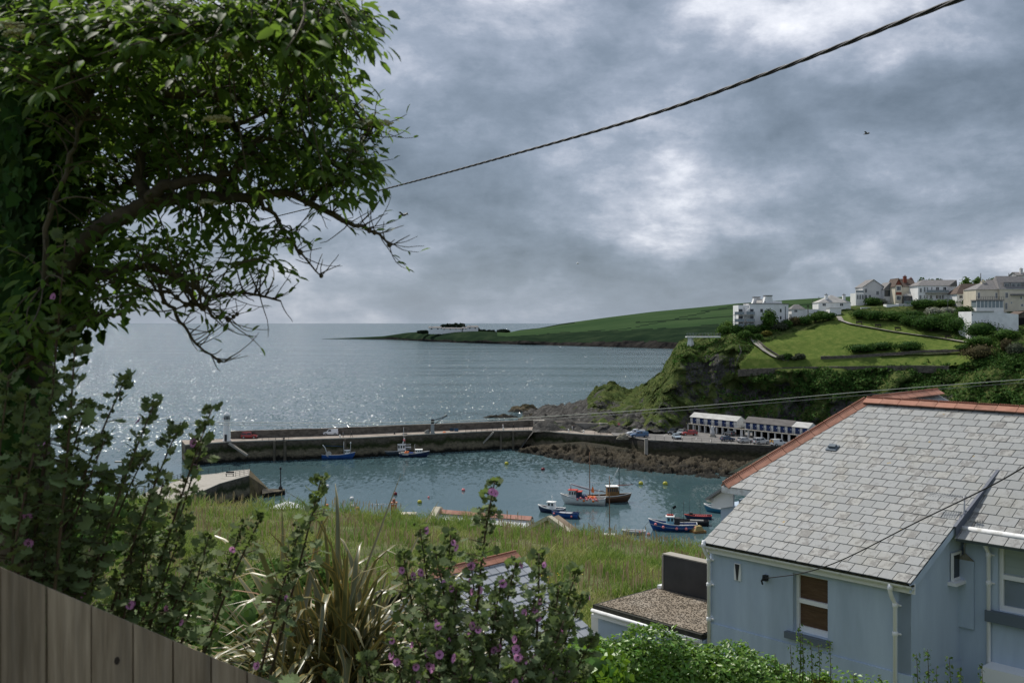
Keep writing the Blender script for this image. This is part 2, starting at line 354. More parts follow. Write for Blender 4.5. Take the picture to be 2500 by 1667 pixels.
# ------------------------------------------------------------------ park hill and harbour cliff
ST = {  # column x: (y, distance) of foot, cliff, cliff, cliff top, terrace, park, park top, house terrace, crest
 1225: [(990,306),(982,320),(975,340),(968,360),(962,380),(957,398),(952,414),(948,428),(946,436)],
 1262: [(990,304),(980,318),(970,336),(962,354),(955,372),(948,388),(943,400),(938,412),(935,420)],
 1300: [(992,303),(980,316),(968,330),(958,343),(950,356),(943,368),(938,378),(934,386),(932,393)],
 1350: [(996,302),(976,313),(960,325),(946,336),(935,345),(926,353),(920,360),(916,366),(914,371)],
 1375: [(996,301),(972,311),(953,322),(936,332),(921,340),(909,347),(900,353),(894,358),(891,363)],
 1400: [(996,300),(971,310),(950,321),(932,331),(916,339),(904,346),(895,352),(889,357),(886,362)],
 1440: [(996,298),(972,308),(954,318),(939,326),(926,334),(917,341),(909,348),(903,354),(899,360)],
 1468: [(996,297),(974,307),(957,316),(943,323),(932,330),(922,336),(913,342),(907,348),(904,354)],
 1488: [(996,296),(970,305),(950,313),(933,319),(919,325),(907,331),(897,337),(891,343),(886,350)],
 1520: [(995,295),(962,303),(934,309),(911,314),(894,320),(881,326),(872,333),(866,340),(861,348)],
 1546: [(993,295),(955,302),(920,307),(890,311),(866,316),(847,322),(834,329),(822,336),(812,344)],
 1562: [(992,295),(950,302),(910,307),(875,311),(845,316),(822,321),(805,327),(795,334),(786,342)],
 1620: [(990,297),(945,303),(900,306),(868,309),(840,315),(815,322),(795,330),(782,338),(771,348)],
 1690: [(985,300),(940,302),(895,304),(851,306),(822,312),(798,320),(776,330),(766,342),(753,360)],
 1760: [(985,297),(940,299),(893,301),(849,303),(824,309),(795,319),(764,334),(754,346),(738,375)],
 1850: [(990,289),(940,292),(893,296),(847,300),(826,306),(783,321),(741,340),(724,353),(712,375)],
 1950: [(1000,279),(940,285),(893,292),(845,298),(818,305),(776,320),(728,340),(710,352),(698,378)],
 2050: [(1010,271),(945,279),(895,289),(844,296),(814,304),(776,318),(735,334),(704,350),(688,378)],
 2180: [(1010,263),(950,271),(895,283),(844,292),(806,301),(772,314),(741,328),(702,346),(680,376)],
 2280: [(1010,256),(960,263),(905,271),(850,279),(815,287),(785,298),(757,311),(716,333),(672,366)],
 2400: [(1010,250),(960,256),(905,262),(850,269),(815,276),(785,286),(762,298),(720,322),(664,356)],
 2560: [(1012,246),(960,251),(905,256),(850,262),(815,268),(785,277),(764,288),(722,312),(655,348)]}
ST[1186] = [((HV + F * (H + 2.0) / Y) / K, Y) for Y in (306, 320, 340, 360, 380, 398, 414, 428, 436)]   # the point runs out under the sea
HX = sorted(ST)
for _x in HX:                          # the cliff stands clear behind the boat stores
    _s = float(np.interp(_x, [1520, 1580, 1850, 1950, 2050, 2280], [0, 12, 12, 10, 7, 0])); ST[_x] = [(y, Y + _s * w) for (y, Y), w in zip(ST[_x], (1, 1, 1, 1, .7, .35, 0, 0, 0))]
def hill_pt(x, r):                     # hill surface at view column x, row parameter r 0..8
    i = min(int(r), 7); t = r - i
    y0 = np.interp(x, HX, [ST[c][i][0] for c in HX]); y1 = np.interp(x, HX, [ST[c][i + 1][0] for c in HX])
    Y0 = np.interp(x, HX, [ST[c][i][1] for c in HX]); Y1 = np.interp(x, HX, [ST[c][i + 1][1] for c in HX])
    return D(x, lerp(y0, y1, t), lerp(Y0, Y1, t))
def hill_xy(x, y):                     # surface point seen at view position (x, y)
    lo_, hi_ = 0.0, 8.0
    for _ in range(40):
        mid = (lo_ + hi_) / 2; p = hill_pt(x, mid); yy = (HV + (H - p.z) * F / p.y) / K
        if yy > y: lo_ = mid
        else: hi_ = mid
    p = hill_pt(x, (lo_ + hi_) / 2); return p
M_cliff = None
def cliff_mat():
    m = bpy.data.materials.new('cliff'); m.use_nodes = True; nt = m.node_tree; N = nt.nodes; L = nt.links; b = N['Principled BSDF']
    b.inputs['Roughness'].default_value = 1.0; b.inputs['Specular IOR Level'].default_value = 0.03
    g = N.new('ShaderNodeNewGeometry')
    def nz(sc, det=6, r=0.6, st=(1, 1, 1)):
        mp = N.new('ShaderNodeMapping'); mp.inputs['Scale'].default_value = st; L.new(g.outputs['Position'], mp.inputs[0])
        n = N.new('ShaderNodeTexNoise'); n.inputs['Scale'].default_value = sc; n.inputs['Detail'].default_value = det; n.inputs['Roughness'].default_value = r
        L.new(mp.outputs[0], n.inputs['Vector']); return n.outputs['Fac']
    def ramp(fac, *st):
        r = N.new('ShaderNodeValToRGB'); L.new(fac, r.inputs[0]); e = r.color_ramp.elements
        while len(e) < len(st): e.new(0.5)
        for el, (p, c) in zip(e, st): el.position = p; el.color = (*c, 1)
        return r.outputs[0]
    grass = ramp(nz(0.35, 8, 0.7), (0.32, (0.032, 0.052, 0.016)), (0.5, (0.070, 0.096, 0.029)), (0.68, (0.13, 0.142, 0.048)))
    rock = ramp(nz(0.5, 8, 0.7, (1, 1, 0.6)), (0.3, (0.025, 0.025, 0.025)), (0.55, (0.085, 0.082, 0.076)), (0.75, (0.22, 0.21, 0.20)))
    at = N.new('ShaderNodeAttribute'); at.attribute_name = 'rock'
    ad = N.new('ShaderNodeMath'); ad.operation = 'MULTIPLY_ADD'; L.new(nz(0.16, 5, 0.6), ad.inputs[0]); ad.inputs[1].default_value = 1.6; L.new(at.outputs['Fac'], ad.inputs[2])
    mr = N.new('ShaderNodeMapRange'); mr.inputs[1].default_value = 1.25; mr.inputs[2].default_value = 1.35; L.new(ad.outputs[0], mr.inputs[0])
    mx = N.new('ShaderNodeMix'); mx.data_type = 'RGBA'; L.new(mr.outputs[0], mx.inputs[0]); L.new(grass, mx.inputs[6]); L.new(rock, mx.inputs[7])
    lawn = ramp(nz(0.55, 10, 0.75), (0.28, (0.050, 0.086, 0.020)), (0.5, (0.095, 0.135, 0.030)), (0.72, (0.17, 0.19, 0.055)))
    la = N.new('ShaderNodeAttribute'); la.attribute_name = 'lawn'
    m2 = N.new('ShaderNodeMix'); m2.data_type = 'RGBA'; L.new(la.outputs['Fac'], m2.inputs[0]); L.new(mx.outputs[2], m2.inputs[6]); L.new(lawn, m2.inputs[7]); L.new(m2.outputs[2], b.inputs['Base Color'])
    inv = N.new('ShaderNodeMath'); inv.operation = 'MULTIPLY_ADD'; L.new(la.outputs['Fac'], inv.inputs[0]); inv.inputs[1].default_value = -0.85; inv.inputs[2].default_value = 1.0
    bp = N.new('ShaderNodeBump'); bp.inputs['Distance'].default_value = 0.8; L.new(inv.outputs[0], bp.inputs['Strength']); L.new(nz(0.9, 8, 0.7), bp.inputs['Height']); L.new(bp.outputs[0], b.inputs['Normal'])
    return m
M_cliff = cliff_mat()
def lawn_mask(x, y):                   # mown grass of the park, by view position
    top = np.interp(x, [1690, 1730, 1790, 1850, 1940, 1960, 2060, 2150, 2230, 2300], [850, 800, 772, 758, 722, 722, 738, 765, 790, 800])
    bot = np.interp(x, [1690, 1800, 2000, 2180, 2215, 2300], [850, 846, 843, 842, 838, 800])
    return 1.0 if (1698 < x < 2290 and top < y < bot) else 0.0
def park_hill():
    xs = np.arange(1186, 2561, 3.5); nr = 150; rows = []; rock = []; lawn = []
    for x in xs:
        col = []
        for j in range(nr):
            r = j / (nr - 1) * 9.0
            if r <= 8: p = hill_pt(x, r)
            else:
                p = hill_pt(x, 8.0); q = r - 8
                drop = 30 if x > 1690 else lerp(70, 30, max(0, (x - 1560) / 130))
                p.y += q * 45; p.x = (x * K - CU) * p.y / F; p.z -= q * q * drop * 0.5 + q * 1.2
            yv = (HV + (H - p.z) * F / p.y) / K
            lw = lawn_mask(x, yv) if 3 <= r < 7.0 else 0.0
            a = 0.0
            if lw < .5:
                a = (1.0 if 0.1 < r < 3.2 else (0.55 if r < 7 else 0.2))
                if x < 1690 and r <= 8: a = 1.0 if r > 0.1 else 0.3
                n1 = fbm(p.x * .05, p.y * .05, p.z * .05, 5); n2 = fbm(p.x * .16, p.y * .16, p.z * .13 + 7, 4)
                sharp = abs(fbm(p.x * .09 + 5, p.y * .09, p.z * .07, 4))
                p.y += a * (n1 * 6.0 + n2 * 3.0 - sharp * 7.0 + 2.2); p.z += a * (n1 * 1.6 + n2 * 1.6)
                if x < 1500: p.z += a * n2 * 1.2
            p.x = (x * K - CU) * p.y / F if x < 2500 else p.x
            col.append(p)
            steep = 0.0
            if x < 1690: steep = float(np.interp(r, [0, .5, 2, 3.2, 5, 7, 9], [.55, .52, .40, .45, .30, .12, .1]))
            else: steep = float(np.interp(r, [0, .4, 1.2, 2.0, 2.4, 3, 9], [.46, .50, .52, .44, .22, .0, -.3]))
            if x < 1350: steep = 0.75
            elif x < 1480: steep = float(np.interp(r, [0, 3, 5, 8], [.66, .5, .3, .1]))
            if 1575 < x < 1650 and 2.6 < r < 4.6: steep = .70
            if x > 2190: steep -= .35
            rock.append(steep); lawn.append(lw)
        rows.append(col)
    me = grid_mesh('park_hill', rows, True, {'rock': rock, 'lawn': lawn})
    global HILL, HILL_LAWN, HILL_XS
    HILL = np.array([[tuple(p) for p in c] for c in rows]); HILL_LAWN = np.array(lawn).reshape(len(xs), nr); HILL_XS = xs
    obj('hillside_terrain', me, M_cliff, kind='structure')
park_hill()

# ------------------------------------------------------------------ near land
def edge_z(x): return float(np.interp(x, [-60, -30, -20, -11, -3, 4, 10, 16, 40], [29, 28.1, 27.45, 27.0, 26.4, 25.6, 24.7, 24.3, 23.8]))
EDGE_Y = 60.0
def ground_z(x, y):
    if y < 34: return float(np.interp(y, [-12, 0, 4.5, 10, 15, 20, 27, 34], [38.2, 36.4, 35.2, 33.6, 31.4, 29.7, 28.6, 28.3])) + 0.10 * fbm(x * .3, y * .3, 2)
    ez = edge_z(x)
    if y <= EDGE_Y: return lerp(28.3, ez, ((y - 34) / (EDGE_Y - 34)) ** 1.1) + 0.18 * fbm(x * .22, y * .22, 2) * min(1, (y - 34) / 4)
    t = (y - EDGE_Y); return float(np.interp(t, [0, 4, 10, 40, 60], [ez, ez - 2.0, ez - 6.5, 6, -3]))
M_ground = pmat('ground_soil', (0.06, 0.065, 0.022), (0.10, 0.125, 0.032), scale=0.9, rough=0.95, bump=0.6, bscale=6, bdist=0.08, c3=(0.08, 0.095, 0.026), world=True, dirt=(0.20, 0.16, 0.10), dscale=0.16, damt=0.5)
def near_land():
    ys = np.concatenate([np.arange(-12, 30, 1.0), np.arange(30, 62, 0.8), np.arange(62, 122, 4)]); xs = np.arange(-70, 71, 1.4)
    obj('ground', grid_mesh('ground', [[(x, y, ground_z(x, y)) for x in xs] for y in ys]), M_ground, kind='structure')
near_land()

def hill_z(px, py):                    # terrain height under a map position (nearest built vertex)
    d = (HILL[:, :, 0] - px) ** 2 + (HILL[:, :, 1] - py) ** 2
    i = np.unravel_index(np.argmin(d), d.shape); return float(HILL[i][2])
# ------------------------------------------------------------------ harbour masonry
def quay_mat(name, top=(0.10, 0.088, 0.072), mid=(0.16, 0.14, 0.10), weed=(0.030, 0.038, 0.014), base=(0.012, 0.012, 0.010), z0=0.7, z1=3.2):
    m = bpy.data.materials.new(name); m.use_nodes = True; nt = m.node_tree; N = nt.nodes; L = nt.links; b = N['Principled BSDF']; b.inputs['Roughness'].default_value = 0.9; b.inputs['Specular IOR Level'].default_value = 0.2
    g = N.new('ShaderNodeNewGeometry'); sp = N.new('ShaderNodeSeparateXYZ'); L.new(g.outputs['Position'], sp.inputs[0])
    def nz(sc, st=(1, 1, 1), det=6):
        mp = N.new('ShaderNodeMapping'); mp.inputs['Scale'].default_value = st; L.new(g.outputs['Position'], mp.inputs[0])
        n = N.new('ShaderNodeTexNoise'); n.inputs['Scale'].default_value = sc; n.inputs['Detail'].default_value = det; n.inputs['Roughness'].default_value = 0.65; L.new(mp.outputs[0], n.inputs['Vector']); return n.outputs['Fac']
    a = N.new('ShaderNodeMath'); a.operation = 'MULTIPLY_ADD'; L.new(nz(0.30, (1, 1, 0.5), 9), a.inputs[0]); a.inputs[1].default_value = -4.2; L.new(sp.outputs[2], a.inputs[2])
    mr = N.new('ShaderNodeMapRange'); mr.inputs[1].default_value = -2.4; mr.inputs[2].default_value = 4.2; L.new(a.outputs[0], mr.inputs[0])
    r = N.new('ShaderNodeValToRGB'); L.new(mr.outputs[0], r.inputs[0]); e = r.color_ramp.elements
    st = [(0.02, base), (0.14, base), (0.26, mid), (0.38, mid), (0.50, weed), (0.56, weed), (0.74, top), (1.0, tuple(x * 1.15 for x in top))]
    while len(e) < len(st): e.new(0.5)
    for el, (p, c) in zip(e, st): el.position = p; el.color = (*c, 1)
    br = N.new('ShaderNodeValToRGB'); L.new(nz(1.1, (1, 1, 2.2), 8), br.inputs[0]); br.color_ramp.elements[0].position = 0.3; br.color_ramp.elements[0].color = (0.45, 0.45, 0.45, 1); br.color_ramp.elements[1].position = 0.72; br.color_ramp.elements[1].color = (1.5, 1.45, 1.35, 1)
    mx = N.new('ShaderNodeMix'); mx.data_type = 'RGBA'; mx.blend_type = 'MULTIPLY'; mx.inputs[0].default_value = 1.0; L.new(r.outputs[0], mx.inputs[6]); L.new(br.outputs[0], mx.inputs[7]); L.new(mx.outputs[2], b.inputs['Base Color'])
    bp = N.new('ShaderNodeBump'); bp.inputs['Strength'].default_value = 0.8; bp.inputs['Distance'].default_value = 0.3; L.new(nz(1.6, (1, 1, 2)), bp.inputs['Height']); L.new(bp.outputs[0], b.inputs['Normal'])
    return m
M_quay = quay_mat('quay_stone')
M_parapet = pmat('parapet_stone', (0.075, 0.066, 0.055), (0.17, 0.15, 0.125), scale=0.7, rough=0.9, bump=0.7, bscale=2, bdist=0.2, world=True, stretch=(1, 1, 1.8), detail=8)
M_deck = pmat('quay_paving', (0.22, 0.185, 0.155), (0.34, 0.29, 0.245), scale=0.35, rough=0.9, world=True, detail=8, dirt=(0.12, 0.10, 0.085), dscale=0.2, damt=0.6)
M_conc = pmat('pale_concrete', (0.30, 0.28, 0.24), (0.44, 0.41, 0.36), scale=0.5, rough=0.9, world=True, detail=8, dirt=(0.14, 0.13, 0.10), dscale=0.5, damt=0.6)
M_tar = pmat('car_park_tarmac', (0.13, 0.125, 0.12), (0.20, 0.19, 0.18), scale=0.3, rough=0.92, world=True, detail=8)
M_line = flat('worn_white_paint', (0.6, 0.6, 0.58), 0.8)
M_iron = pmat('dark_iron', (0.03, 0.032, 0.036), rough=0.6)
M_white = pmat('white_paint', (0.72, 0.72, 0.70), (0.82, 0.82, 0.80), scale=0.6, rough=0.7, world=True)
M_glass = glass('dark_glass')
M_steel = pmat('galvanised_steel', (0.35, 0.36, 0.37), rough=0.45, metal=0.6)
def Q(u, v, z): return P(u, v, F * (H - z) / (v - HV))
ZP = 5.5
PI_ = [(452, 1086), (566, 1078), (720, 1073.3), (880, 1068.4), (1050, 1059.4), (1205, 1051.8), (1294, 1050.5), (1432, 1061), (1500, 1064)]
PO_ = [(443, 1074.6), (563, 1071.2), (720, 1066.3), (880, 1060.4), (1050, 1052.6), (1205, 1045.6), (1294, 1041.8), (1432, 1048.5), (1500, 1052)]
PI = [Q(u, v, ZP) for u, v in PI_]; PO = [Q(u, v, ZP) for u, v in PO_]
def offset(pts, d):
    out = []
    for i, p in enumerate(pts):
        t = (pts[min(i + 1, len(pts) - 1)] - pts[max(i - 1, 0)]); t.z = 0; t.normalize(); out.append(p + Vector((t.y, -t.x, 0)) * d)
    return out
pier = thing('harbour_pier', 'long stone harbour pier with high parapet wall running left to the white lighthouse', 'pier', PI[2] * 1.0)
def at_root(o, root):                 # keep world geometry while parented to an unrotated root
    o.parent = root; o.matrix_parent_inverse = root.matrix_basis.inverted() if False else Matrix.Translation(-Vector(root.location)); return o
def pier_build():
    base_i = offset(PI, 0.7); base_o = offset(PO, -2.6)
    mb = MB(); n = len(PI)
    # body: wall from the sea bed to the deck edge, subdivided for unevenness
    vs_ = []; fs = []
    for i in range(n):
        for p in (Vector((base_i[i].x, base_i[i].y, -1.5)), PI[i], PO[i], Vector((base_o[i].x, base_o[i].y, -1.5))): vs_.append(p)
    for i in range(n - 1):
        for k in range(3): fs.append((i * 4 + k, i * 4 + k + 1, i * 4 + 4 + k + 1, i * 4 + 4 + k))
    fs.append((0, 1, 2, 3)); mb.add(vs_, fs)
    at_root(mb.build('wall', M_quay), pier)
    dk = MB()
    for i in range(n - 1): dk.slab([PI[i] + Vector((0, 0, .07)), PI[i + 1] + Vector((0, 0, .07)), PO[i + 1] + Vector((0, 0, .07)), PO[i] + Vector((0, 0, .07))], .06, (0, 0, 1))
    at_root(dk.build('deck', M_deck), pier)
    cp = MB(); co = offset(PI, 0.12); ci = offset(PI, -0.55)
    for i in range(n - 1): cp.slab([co[i] + Vector((0, 0, .16)), co[i + 1] + Vector((0, 0, .16)), ci[i + 1] + Vector((0, 0, .16)), ci[i] + Vector((0, 0, .16))], .3, (0, 0, 1))
    at_root(cp.build('coping', M_conc), pier)
    # parapet starts beside the lighthouse
    p1 = offset(PO, -0.02); p2 = offset(PO, -1.25)
    pm = MB()
    for a in range(1, n - 2):
        for s in range(4):
            t0, t1 = s / 4, (s + 1) / 4; h0 = ZP + 2.15; A = lerp(p1[a], p1[a + 1], t0); B = lerp(p1[a], p1[a + 1], t1); C = lerp(p2[a], p2[a + 1], t1); E = lerp(p2[a], p2[a + 1], t0)
            hh = h0 + 0.12 * fbm(A.x * .2, 3)
            pm.add([(q.x, q.y, zz) for zz in (ZP - 1, hh) for q in (A, B, C, E)], [(0, 1, 5, 4), (1, 2, 6, 5), (2, 3, 7, 6), (3, 0, 4, 7), (4, 5, 6, 7)])
    at_root(pm.build('parapet', M_parapet), pier)
    # stairs and timber fenders on the harbour face
    for k, (a, b) in enumerate((((562, 1079), (606, 1108)), ((1205, 1052), (1172, 1086)))):
        A = Q(a[0], a[1], ZP); zb = H - (b[1] - HV) * A.y / F; B = Vector(((b[0] - CU) * A.y / F, A.y, zb)); off = Vector((0, -1.0, 0))
        st = MB()
        for i in range(14):
            p = lerp(A, B, (i + .5) / 14) + off; st.bb(p.x - .22, p.x + .22, p.y - .6, p.y + .9, p.z - .45, p.z)
        at_root(st.build('stairs', M_conc), pier)
    for u in (669, 695, 841, 985, 1222, 1253):
        i = max(k for k in range(n) if PI_[k][0] <= u); t = (u - PI_[i][0]) / (PI_[i + 1][0] - PI_[i][0]); p = lerp(offset(PI, 0.55)[i], offset(PI, 0.55)[i + 1], t)
        f = MB(); f.bb(p.x - .32, p.x + .32, p.y - .35, p.y + .35, -1, ZP - .1); at_root(f.build('timber_fender', pmat('wet_timber', (0.14, 0.12, 0.09), (0.06, 0.055, 0.04), scale=0.6, world=True, rough=.9)), pier)
    # parking lines
    for u, v in ((630, 1072), (680, 1070.5), (722, 1069), (757, 1070), (804, 1066), (840, 1065), (880, 1064), (950, 1058), (1000, 1055.5)):
        p = Q(u, v, ZP + .08); f = MB(); f.bar(p + Vector((-.7, -1.2, 0)), p + Vector((.5, 1.2, 0)), .14, .012); at_root(f.build('parking_line', M_line), pier)
pier_build()

# lighthouse at the pier head
def lighthouse():
    c = Q(553.5, 1080, ZP); c.y += 3.0; c.x = (553.5 - CU) * c.y / F; c.z = ZP + .07
    t = thing('lighthouse', 'small white lighthouse with domed lantern standing on the pier head', 'lighthouse', c)
    MB().lathe([(1.15, 0), (1.15, .35), (.98, .4), (.82, 5.6), (.95, 5.7), (1.05, 5.85), (1.05, 5.95)], n=8, smooth=False).build('tower', M_white, t)
    MB().lathe([(.72, 5.95), (.72, 6.95)], n=8, smooth=False).build('lantern_glass', M_glass, t)
    f = MB()
    for k in range(8):
        a = 2 * math.pi * k / 8; f.bb(.74 * math.cos(a) - .07, .74 * math.cos(a) + .07, .74 * math.sin(a) - .07, .74 * math.sin(a) + .07, 5.95, 6.97)
    f.build('lantern_frame', M_white, t)
    MB().lathe([(.9, 6.95), (.9, 7.1), (.78, 7.35), (.52, 7.7), (.2, 7.95), (.09, 8.05), (.07, 8.5), (.12, 8.6), (.01, 8.75)], n=12).build('dome', M_white, t)
    d = MB(); d.bb(-.3, .3, -1.2, -.9, .05, 1.9); d.build('door', M_iron, t)
    r = MB(); r.lathe([(1.08, 6.35), (1.12, 6.35), (1.12, 6.4), (1.08, 6.4)], n=12)
    for k in range(8):
        a = 2 * math.pi * (k + .5) / 8; r.tube([(1.02 * math.cos(a), 1.02 * math.sin(a), 5.9), (1.08 * math.cos(a), 1.08 * math.sin(a), 6.38)], .025, 4)
    r.build('gallery_rail', M_iron, t)
lighthouse()

# crane
def crane():
    b = Q(1056, 1058, ZP + .07); t = thing('quay_crane', 'dark steel quay crane with slanting lattice jib on the pier', 'crane', b)
    MB().bb(-.5, .5, -.5, .5, 0, 2.9).bb(-.62, .62, -.62, .62, 0, .3).build('pillar', M_steel, t)
    MB().bb(-.42, .42, -.42, .42, 2.9, 4.2).build('winch_house', M_iron, t)
    j = MB(); j.tube([(.2, 0, 3.9), (2.2, 0, 4.5), (4.3, 0, 5.4)], .12, 5); j.tube([(.4, 0, 2.6), (2.2, 0, 3.9), (4.3, 0, 5.3)], .10, 5)
    for a, b_ in (((1.2, 0, 4.2), (1.4, 0, 3.3)), ((1.4, 0, 3.3), (2.2, 0, 4.5)), ((2.2, 0, 4.5), (2.6, 0, 4.15)), ((2.6, 0, 4.15), (3.3, 0, 4.97))): j.tube([a, b_], .06, 4)
    j.build('jib', M_iron, t)
    MB().tube([(4.2, 0, 5.3), (4.2, 0, 4.3)], .03, 4).build('hook_cable', M_iron, t)
crane()

# things standing on the pier
M_blue = flat('fish_box_blue', (0.035, 0.09, 0.16), .6); M_orange = flat('orange_plastic', (0.75, 0.20, 0.05), .55); M_grey = pmat('grey_netting', (0.16, 0.16, 0.15), (0.26, 0.26, 0.24), scale=2, rough=.95, bump=.8, bscale=6)
def crate_stack(u, v, label, mat, n, w=1.15, g=None):
    p = Q(u, v, ZP + .07)
    for i in range(n):
        t = MB(); h = .42; k = i % 2
        t.bb(-w / 2, w / 2, -.4, -.36, 0, h).bb(-w / 2, w / 2, .36, .4, 0, h).bb(-w / 2, -w / 2 + .04, -.36, .36, 0, h).bb(w / 2 - .04, w / 2, -.36, .36, 0, h).bb(-w / 2 + .04, w / 2 - .04, -.36, .36, 0, .05)
        lab = label % ('lower', 'upper')[i] if '%s' in label else label
        t.build('fish_crate', mat, None, label=lab, cat='crate', group=g, loc=p + Vector((0, 0, h * i + .001)))
M_dblue = flat('dark_blue_box', (0.02, 0.05, 0.085), .6)
crate_stack(1103, 1052, '%s dark blue fish crate in the left stack beside the quay crane', M_dblue, 2)
crate_stack(1114, 1052.4, '%s dark blue fish crate in the right stack beside the quay crane', M_blue, 2)
def lump(name, label, cat, c, r, mat, seed, flat_=.6, n=14):
    vs_ = []; fs = []; m = n // 2
    for i in range(m + 1):
        for k in range(n):
            th = math.pi * .55 * i / m; a = 2 * math.pi * k / n; d = Vector((math.sin(th) * math.cos(a), math.sin(th) * math.sin(a), math.cos(th)))
            q = 1 + .35 * fbm(d.x * 1.6 + seed, d.y * 1.6, d.z * 1.6); vs_.append((d.x * r[0] * q, d.y * r[1] * q, max(-.05, d.z * r[2] * q)))
    for i in range(m):
        for k in range(n): fs.append((i * n + k, (i + 1) * n + k, (i + 1) * n + (k + 1) % n, i * n + (k + 1) % n))
    mb = MB(); mb.add(vs_, fs, True); return mb.build(name, mat, None, label=label, cat=cat, loc=c)
lump('net_pile', 'grey heaped fishing net left of the quay crane', 'net', Q(1043, 1058, ZP + .07), (.9, .7, 1.1), M_grey, 3)
lump('net_pile', 'small orange fishing net bundle lying right of the quay crane', 'net', Q(1085, 1056, ZP + .07), (.55, .4, .35), M_orange, 8)
lump('net_pile', 'dark low heap of rope near the pier edge left of the crane', 'net', Q(988, 1060, ZP + .07), (.8, .5, .3), M_iron, 5)
def board(u, v, w, h, label, legs=.9):
    p = Q(u, v, ZP + .07); t = thing('notice_board', label, 'sign', p)
    MB().bb(-w / 2, w / 2, -.04, .04, legs, legs + h).build('panel', M_white, t)
    for s in (-1, 1): MB().bb(s * w * .4 - .05, s * w * .4 + .05, .045, .12, 0, legs + h).build('post', M_iron, t)
board(1180, 1043.5, .85, 1.2, 'tall white notice board on two posts by the pier parapet', .4)
board(1216, 1042, 1.1, 1.0, 'wide white notice board on the pier nearest its bend', 1.0)
board(1222, 1043.4, .6, .8, 'small white notice board on the pier next to the walking person', .7)
for u, v, lb in ((693, 1074.5, 'dark capped bollard above the fenders right of the red car'), (830, 1067.5, 'white topped mooring bollard right of the white van'), (963, 1059.5, 'dark bollard on the pier edge above the two moored boats'), (1229, 1049.5, 'white topped bollard beside the pier stairs'), (1323, 1051.0, 'white bollard on the bend of the pier'), (1346, 1051.5, 'white bollard just right of the pier bend'), (1388, 1053.5, 'white bollard on the quay left of the standing couple'), (1425, 1055.5, 'white bollard on the quay right of the standing couple')):
    MB().lathe([(.28, 0), (.28, .1), (.18, .15), (.17, .5), (.26, .55), (.26, .72), (.12, .8)], n=10).build('mooring_bollard', flat('bollard_white', (.7, .7, .66)) if 'white' in lb else M_iron, None, label=lb, cat='bollard', group='bollards along the pier', loc=Q(u, v, ZP + .075))
def railing(name, label, pts, h=1.05, rails=3, step=1.8, group=None, mat=None, r=.035):
    t = thing(name, label, 'railing', pts[0], 0, group); o = Vector(pts[0])
    tot = 0
    for a, b in zip(pts[:-1], pts[1:]):
        n = max(1, round((b - a).length / step))
        for i in range(n + (1 if b is pts[-1] else 0)):
            p = lerp(a, b, i / n) - o; MB().tube([p, p + Vector((0, 0, h))], r * 1.3, 5).build('post', mat or M_iron, t)
    for k in range(rails):
        z = h * (k + 1) / rails - .02; MB().tube([p - o + Vector((0, 0, z)) for p in pts], r, 4).build('rail', mat or M_iron, t)
    return t
ZT = Vector((0, 0, .08))
railing('quay_railing', 'low iron railing on the pier edge right of the red car', [Q(640, 1076, ZP) + ZT, Q(705, 1073.6, ZP) + ZT])
railing('quay_railing', 'iron railing round the pier stairs below the notice boards', [Q(1137, 1055.5, ZP) + ZT, Q(1215, 1051.5, ZP) + ZT])
railing('quay_railing', 'iron railing on the pier edge at its bend', [Q(1265, 1050.4, ZP) + ZT, Q(1290, 1050.2, ZP) + ZT])
railing('quay_railing', 'iron railing on the quay edge left of the parked pickup', [Q(1452, 1062, ZP) + ZT, Q(1482, 1063, ZP) + ZT])

# concrete store against the parapet, root of the quay
def quay_root():
    a = Q(1303, 1046, ZP); t = thing('concrete_store', 'low pale concrete store built against the pier parapet', 'store', a)
    MB().bb(0, 3.2, 0, 2.6, .05, 2.3).build('wall', M_conc, t); MB().bb(-.12, 3.32, -.12, 2.72, 2.3, 2.48).build('roof_slab', M_conc, t)
    MB().bb(.5, 1.3, -.05, .0, .1, 1.9).build('door', M_iron, t); MB().bb(1.9, 2.6, -.05, .0, 1.0, 1.6).build('window', M_glass, t)
    A = Q(1315, 1046, ZP); B = Q(1470, 1051, ZP)
    w = MB(); w.bar(A + Vector((2, 1.2, .9)), B + Vector((0, 1.2, .9)), 1.0, 2.2); w.build('sea_wall', pmat('sea_wall_conc', (0.14, 0.13, 0.11), (0.26, 0.245, 0.22), scale=.5, world=True, rough=.9, stretch=(.4, .4, 3), bump=.4), None, label='weathered concrete sea wall behind the couple on the quay', cat='wall')
    e = MB(); e.bb(B.x - .8, B.x + 2.2, B.y - .2, B.y + 2.0, ZP - .3, ZP + 2.3); e.build('wall_end', M_conc, None, label='square concrete block ending the sea wall beside the cliff path', cat='wall')
quay_root()

